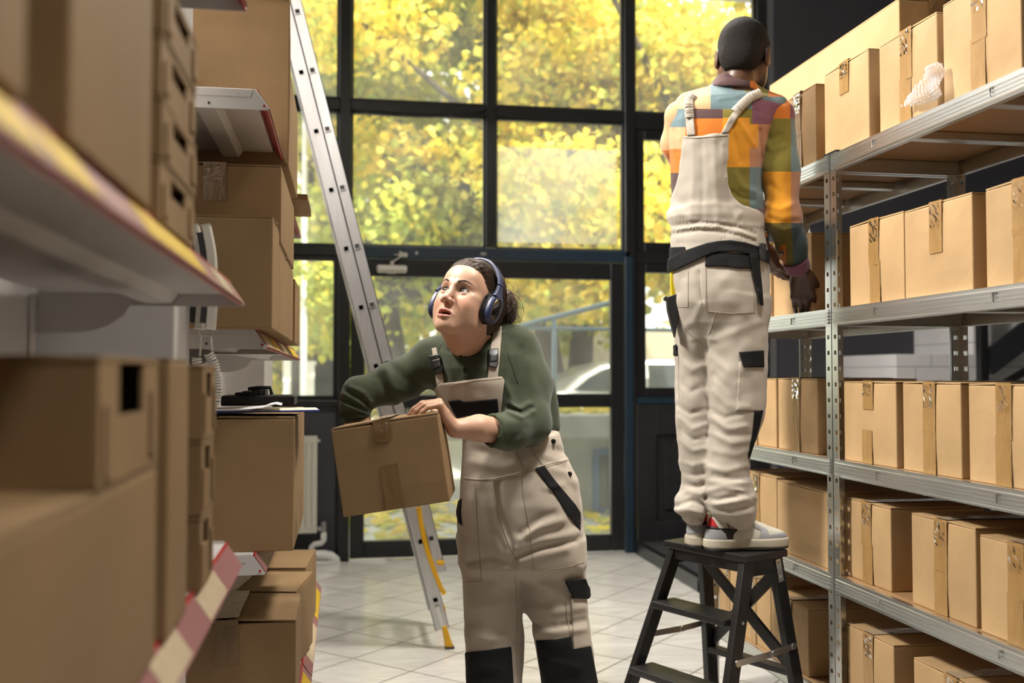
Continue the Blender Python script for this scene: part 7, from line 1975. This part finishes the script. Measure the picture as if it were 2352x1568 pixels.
    q.stack([R(760, 1560, 1750, BM, .10), R(640, 1555, 1750, BM, .11), R(530, 1565, 1740, BM, .085), R(420, 1562, 1732, BM, .095), R(320, 1562, 1738, BM, .095), R(260, 1585, 1755, BM, .08), R(220, 1610, 1745, BM, .06)], .04)
    q.chain([SR, A3(1791, 385, 3.265), ER, A3(1822, 575, 3.298), WR], [.045, .045, .040, .034, .027], .02); q.chain([SL, A3(1560, 330, 3.36), EL, A3(1660, 480, 3.475), WL], [.045, .043, .040, .036, .027], .02)
    build_hand(q, WR, (.16, .26, -.95), (.42, .88, .15), (.9, -.35, .1), sc=1.06, curls=((.35, .40, .25), (.30, .42, .25), (.30, .40, .25), (.28, .38, .22)), thumb=(.45, .2, .45), k=.005)
    build_hand(q, WL, (.45, -.10, -.9), (.75, .2, .35), (-.2, -.9, .1), sc=.95, curls=((.55, .55, .3), (.45, .5, .3), (.45, .5, .3), (.5, .5, .3)), thumb=(.5, .2, .3), k=.005)
    for pts, rs in (([A3(1595, 690, 3.33), A3(1588, 960, BLg), A3(1594, 1200, BLg + .02)], (.058, .036, .026)), ([A3(1690, 690, 3.28), A3(1690, 960, BRg), A3(1680, 1200, BRg)], (.060, .038, .028))):
        q.chain(pts, rs, .03)
    V, Q = q.mesh(); V = smooth_mesh(V, Q, 1, .4)
    sk = to_object('body', V, Q, skin_mat('dark_skin', (.09, .05, .03), (.075, .036, .022), bump=.06, sub=.12, rough=.42), root, 0)
    loc = ((V - H.o) @ M)/HS; base = np.array([.135, .066, .040]); col = np.tile(base, (len(V), 1))
    hm_ = np.clip((1.66 - V[:, 2])/.06, 0, 1)*(V[:, 0] > .75); col = col*(1 - hm_[:, None]) + np.array([.085, .043, .028])*hm_[:, None]
    beard = (loc[:, 1] > .0) & (loc[:, 2] < -.045) & (loc[:, 2] > -.125) & (np.abs(loc[:, 0]) < .085); col[beard] = (.012, .009, .008)
    lips = (loc[:, 1] > .085) & (np.abs(loc[:, 0]) < .024) & (np.abs(loc[:, 2] + .073) < .012); col[lips] = (.16, .055, .045)
    SKCOL = (sk, V, col)
    ey = eyeballs(H, root, (.1, .95, -.3), (.03, .015, .008))
    for o in ey: o.location = Vector(o.location) + Vector((-FIG[root.name][0], -FIG[root.name][1], 0))
    # close-cropped hair
    M_BUZZ = mat('close_cropped_black_hair', (.0075, .0068, .0066), .85, noise=.5, nscale=420, col2=(.024, .019, .017), bump=1.0, bscale=520, spec=.25)
    h = Grid(lin(H.o[0] - .12, H.o[0] + .12, .0035), lin(H.o[1] - .14, H.o[1] + .14, .0035), lin(H.o[2] - .13, H.o[2] + .15, .0035))
    E = lambda c, r, k, mode='u': h.ell(H(*c), np.array(r)*HS, M, k*HS, mode)
    E((0, -.012, .032), (.0795, .1010, .0860), 0); E((0, .030, .02), (.0685, .0685, .0730), .03); E((0, -.052, -.030), (.062, .053, .056), .03)
    E((0, .125, -.015), (.072, .085, .095), .004, 's'); E((0, .02, -.125), (.14, .17, .060), .006, 's')
    for x in (-1, 1): E((x*.088, .02, -.030), (.03, .052, .046), .004, 's')
    Xh, Yh, Zh = h.xs[:, None, None], h.ys[None, :, None], h.zs[None, None, :]; h.F += (.0022*vnoise(Xh, Yh, Zh, 260, 3)).astype(np.float32)
    dh = sample(h, SKCOL[1]); near = (np.linalg.norm(SKCOL[1] - H.o, axis=1) < .16); mk = np.where(near, np.clip(1 - dh/.011, 0, 1), 0)[:, None]*.8
    set_tint(SKCOL[0], SKCOL[2]*(1 - mk) + np.array([.016, .012, .010])*mk)
    V, Q = h.mesh(); to_object('hair', V, Q, M_BUZZ, root, 0)
    # ---- sneakers
    M_WL = mat('white_leather', (.60, .57, .48), .5, noise=.12, nscale=25, bump=.1, bscale=200); M_GL = mat('pale_grey_leather', (.36, .37, .39), .5, noise=.12, nscale=30); M_SOLE = mat('cream_rubber', (.58, .53, .42), .6, noise=.35, nscale=18); M_RL = mat('red_lining', (.50, .008, .018), .6)
    M_BL = mat('black_leather', (.012, .012, .013), .45)
    def sneaker(heel, toe, b_lo, b_hi, polys, sole_py):
        hd = np.array(heel, float); td = np.array(toe, float); ax_ = td - hd; L_ = np.linalg.norm(ax_); ax_ /= L_; sd = np.array([-ax_[1], ax_[0], 0]); z0 = .73
        up = np.array([0, 0, 1.0]); lo = np.minimum(hd, td) - .10; hi = np.maximum(hd, td) + .10; lo[2] = z0 - .004; hi[2] = z0 + .18
        Mx = np.stack([ax_, sd, up], 1); P = lambda t_, s_, z_: hd + ax_*t_*L_ + sd*s_ + up*z_
        def outline(z_lo, z_hi, grow, nm, m):
            c = Grid(lin(lo[0], hi[0], .003), lin(lo[1], hi[1], .003), lin(lo[2], hi[2], .003))
            c.ell(P(.18, 0, z_lo), (.055 + grow, .036 + grow, .2), Mx, 0); c.ell(P(.5, .002, z_lo), (.10 + grow, .037 + grow, .2), Mx, .05); c.ell(P(.74, .004, z_lo), (.078 + grow, .046 + grow, .2), Mx, .04)
            Zc = c.zs[None, None, :]; c.F = smax(c.F, np.maximum(z0 + z_lo - Zc, Zc - z0 - z_hi).astype(np.float32) + 0*c.F, .006); V, Q = c.mesh(); return to_object(nm, V, Q, m, root, 1)
        hd[2] = td[2] = z0
        so = outline(.008, .038, .004, 'sole', M_SOLE); outline(.0005, .010, .003, 'outsole', M_BL)
        c = Grid(lin(lo[0], hi[0], .0028), lin(lo[1], hi[1], .0028), lin(lo[2], hi[2], .0028))
        c.ell(P(.17, 0, .040), (.050, .034, .055), Mx, 0); c.cone(P(.20, 0, .05), P(.17, 0, .098), .034, .031, .02); c.cone(P(.40, 0, .05), P(.33, 0, .105), .034, .028, .03); c.ell(P(.5, 0, .038), (.085, .035, .048), Mx, .03); c.ell(P(.75, .004, .036), (.072, .043, .033), Mx, .03); c.cone(P(.42, 0, .092), P(.66, .002, .060), .024, .020, .02)
        Zc = c.zs[None, None, :]; c.F = np.maximum(c.F, (z0 + .03 - Zc) + 0*c.F).astype(np.float32); c.F = np.maximum(c.F, (Zc - z0 - .108) + 0*c.F).astype(np.float32)
        V, Q = c.mesh(); to_object('shoe', V, Q, M_WL, root, 1)
        for poly, off, nm, m in polys: patch(c, poly, b_lo, b_hi, off, nm, m, root, h=.002)
        return P
    Pr = sneaker(A3(1619, 1250, 3.245)*np.array([1, 1, 0]) + np.array([.012, .035, .73]), A3(1808, 1250, 3.30)*np.array([1, 1, 0]) + np.array([0, .02, .73]), 3.1, 3.34,
        [([(1612, 1213), (1652, 1216), (1667, 1226), (1673, 1241), (1612, 1241)], .0025, 'heel_panel', M_GL), ([(1650, 1212), (1697, 1214), (1685, 1228), (1685, 1242), (1671, 1242), (1667, 1226)], .0018, 'side_stripe', M_BL),
         ([(1727, 1200), (1757, 1212), (1764, 1217), (1767, 1228), (1800, 1221), (1816, 1232), (1816, 1245), (1731, 1245), (1746, 1230), (1748, 1218), (1722, 1208)], .0025, 'toe_overlay', M_GL),
         ([(1615, 1186), (1637, 1190), (1651, 1212), (1617, 1206)], .0030, 'red_collar', M_RL), ([(1615, 1205), (1651, 1211), (1654, 1217), (1615, 1214)], .0036, 'collar_band', M_BL)], 1225)
    mb = MB()
    for k in range(4):
        c = Vector(Pr(.50 + .045*k, -.0, .103 - .0125*k)); w = .017; d_ = Vector((.25, .9, 0)).normalized(); mb.tube([c - d_*w + Vector((0, 0, -.006)), c + Vector((0, 0, .002)), c + d_*w + Vector((0, 0, -.006))], .0030, 6)
    place(mb.build('laces', M_BL, None, smooth=True), root)
    Pl = sneaker(A3(1594, 1243, 3.285)*np.array([1, 1, 0]) + np.array([.008, .03, .73]), A3(1594, 1243, 3.285)*np.array([1, 1, 0]) + np.array([.125, .26, .73]), 3.2, 3.42,
        [([(1565, 1204), (1625, 1203), (1625, 1226), (1565, 1226)], .0025, 'heel_panel', M_GL), ([(1565, 1196), (1625, 1196), (1625, 1206), (1565, 1206)], .0036, 'collar_band', M_BL), ([(1578, 1180), (1625, 1180), (1625, 1197), (1572, 1197)], .003, 'red_collar', M_RL)], 1222)
    # every part hangs from a root placed on the stool top
    for o in root.children:
        o.location.z -= zoff
    # ---- knife in its holster on the belt
    t = thing('tool_holster', 'black tool holster with yellow handle hanging at the man\'s left hip', 'holster', tuple(a2w(*A3(1546, 690, 3.30))), -YAW)
    base = A3(1546, 690, 3.30)
    def flat(poly, b, th, nm, m):
        mb = MB(); n = len(poly); V = [Vector(A3(x, y, b) - base) for x, y in poly] + [Vector(A3(x, y, b) - base) + Vector((0, th, 0)) for x, y in poly]
        mb.add(V, [tuple(range(n)), tuple(range(2*n - 1, n - 1, -1))] + [(i, n + i, n + (i+1) % n, (i+1) % n) for i in range(n)])
        o = mb.build(nm, m, t, bevel=.003); me = o.data; bm = bmesh.new(); bm.from_mesh(me); bmesh.ops.recalc_face_normals(bm, faces=bm.faces); bm.to_mesh(me); bm.free(); return o
    flat([(1541, 618), (1556, 616), (1556, 676), (1543, 684), (1540, 650)], 3.262, .016, 'handle', mat('yellow_knife_plastic', (.72, .55, .015), .45))
    flat([(1531, 682), (1556, 674), (1558, 734), (1551, 776), (1543, 748), (1534, 712)], 3.250, .032, 'holster', M_BL)
    mb = MB(); c = Vector(A3(1531, 685, 3.255) - base); mb.tube([c, c + Vector((0, .03, 0))], .007, 12); mb.build('clip', M_BL, t)
make_man()
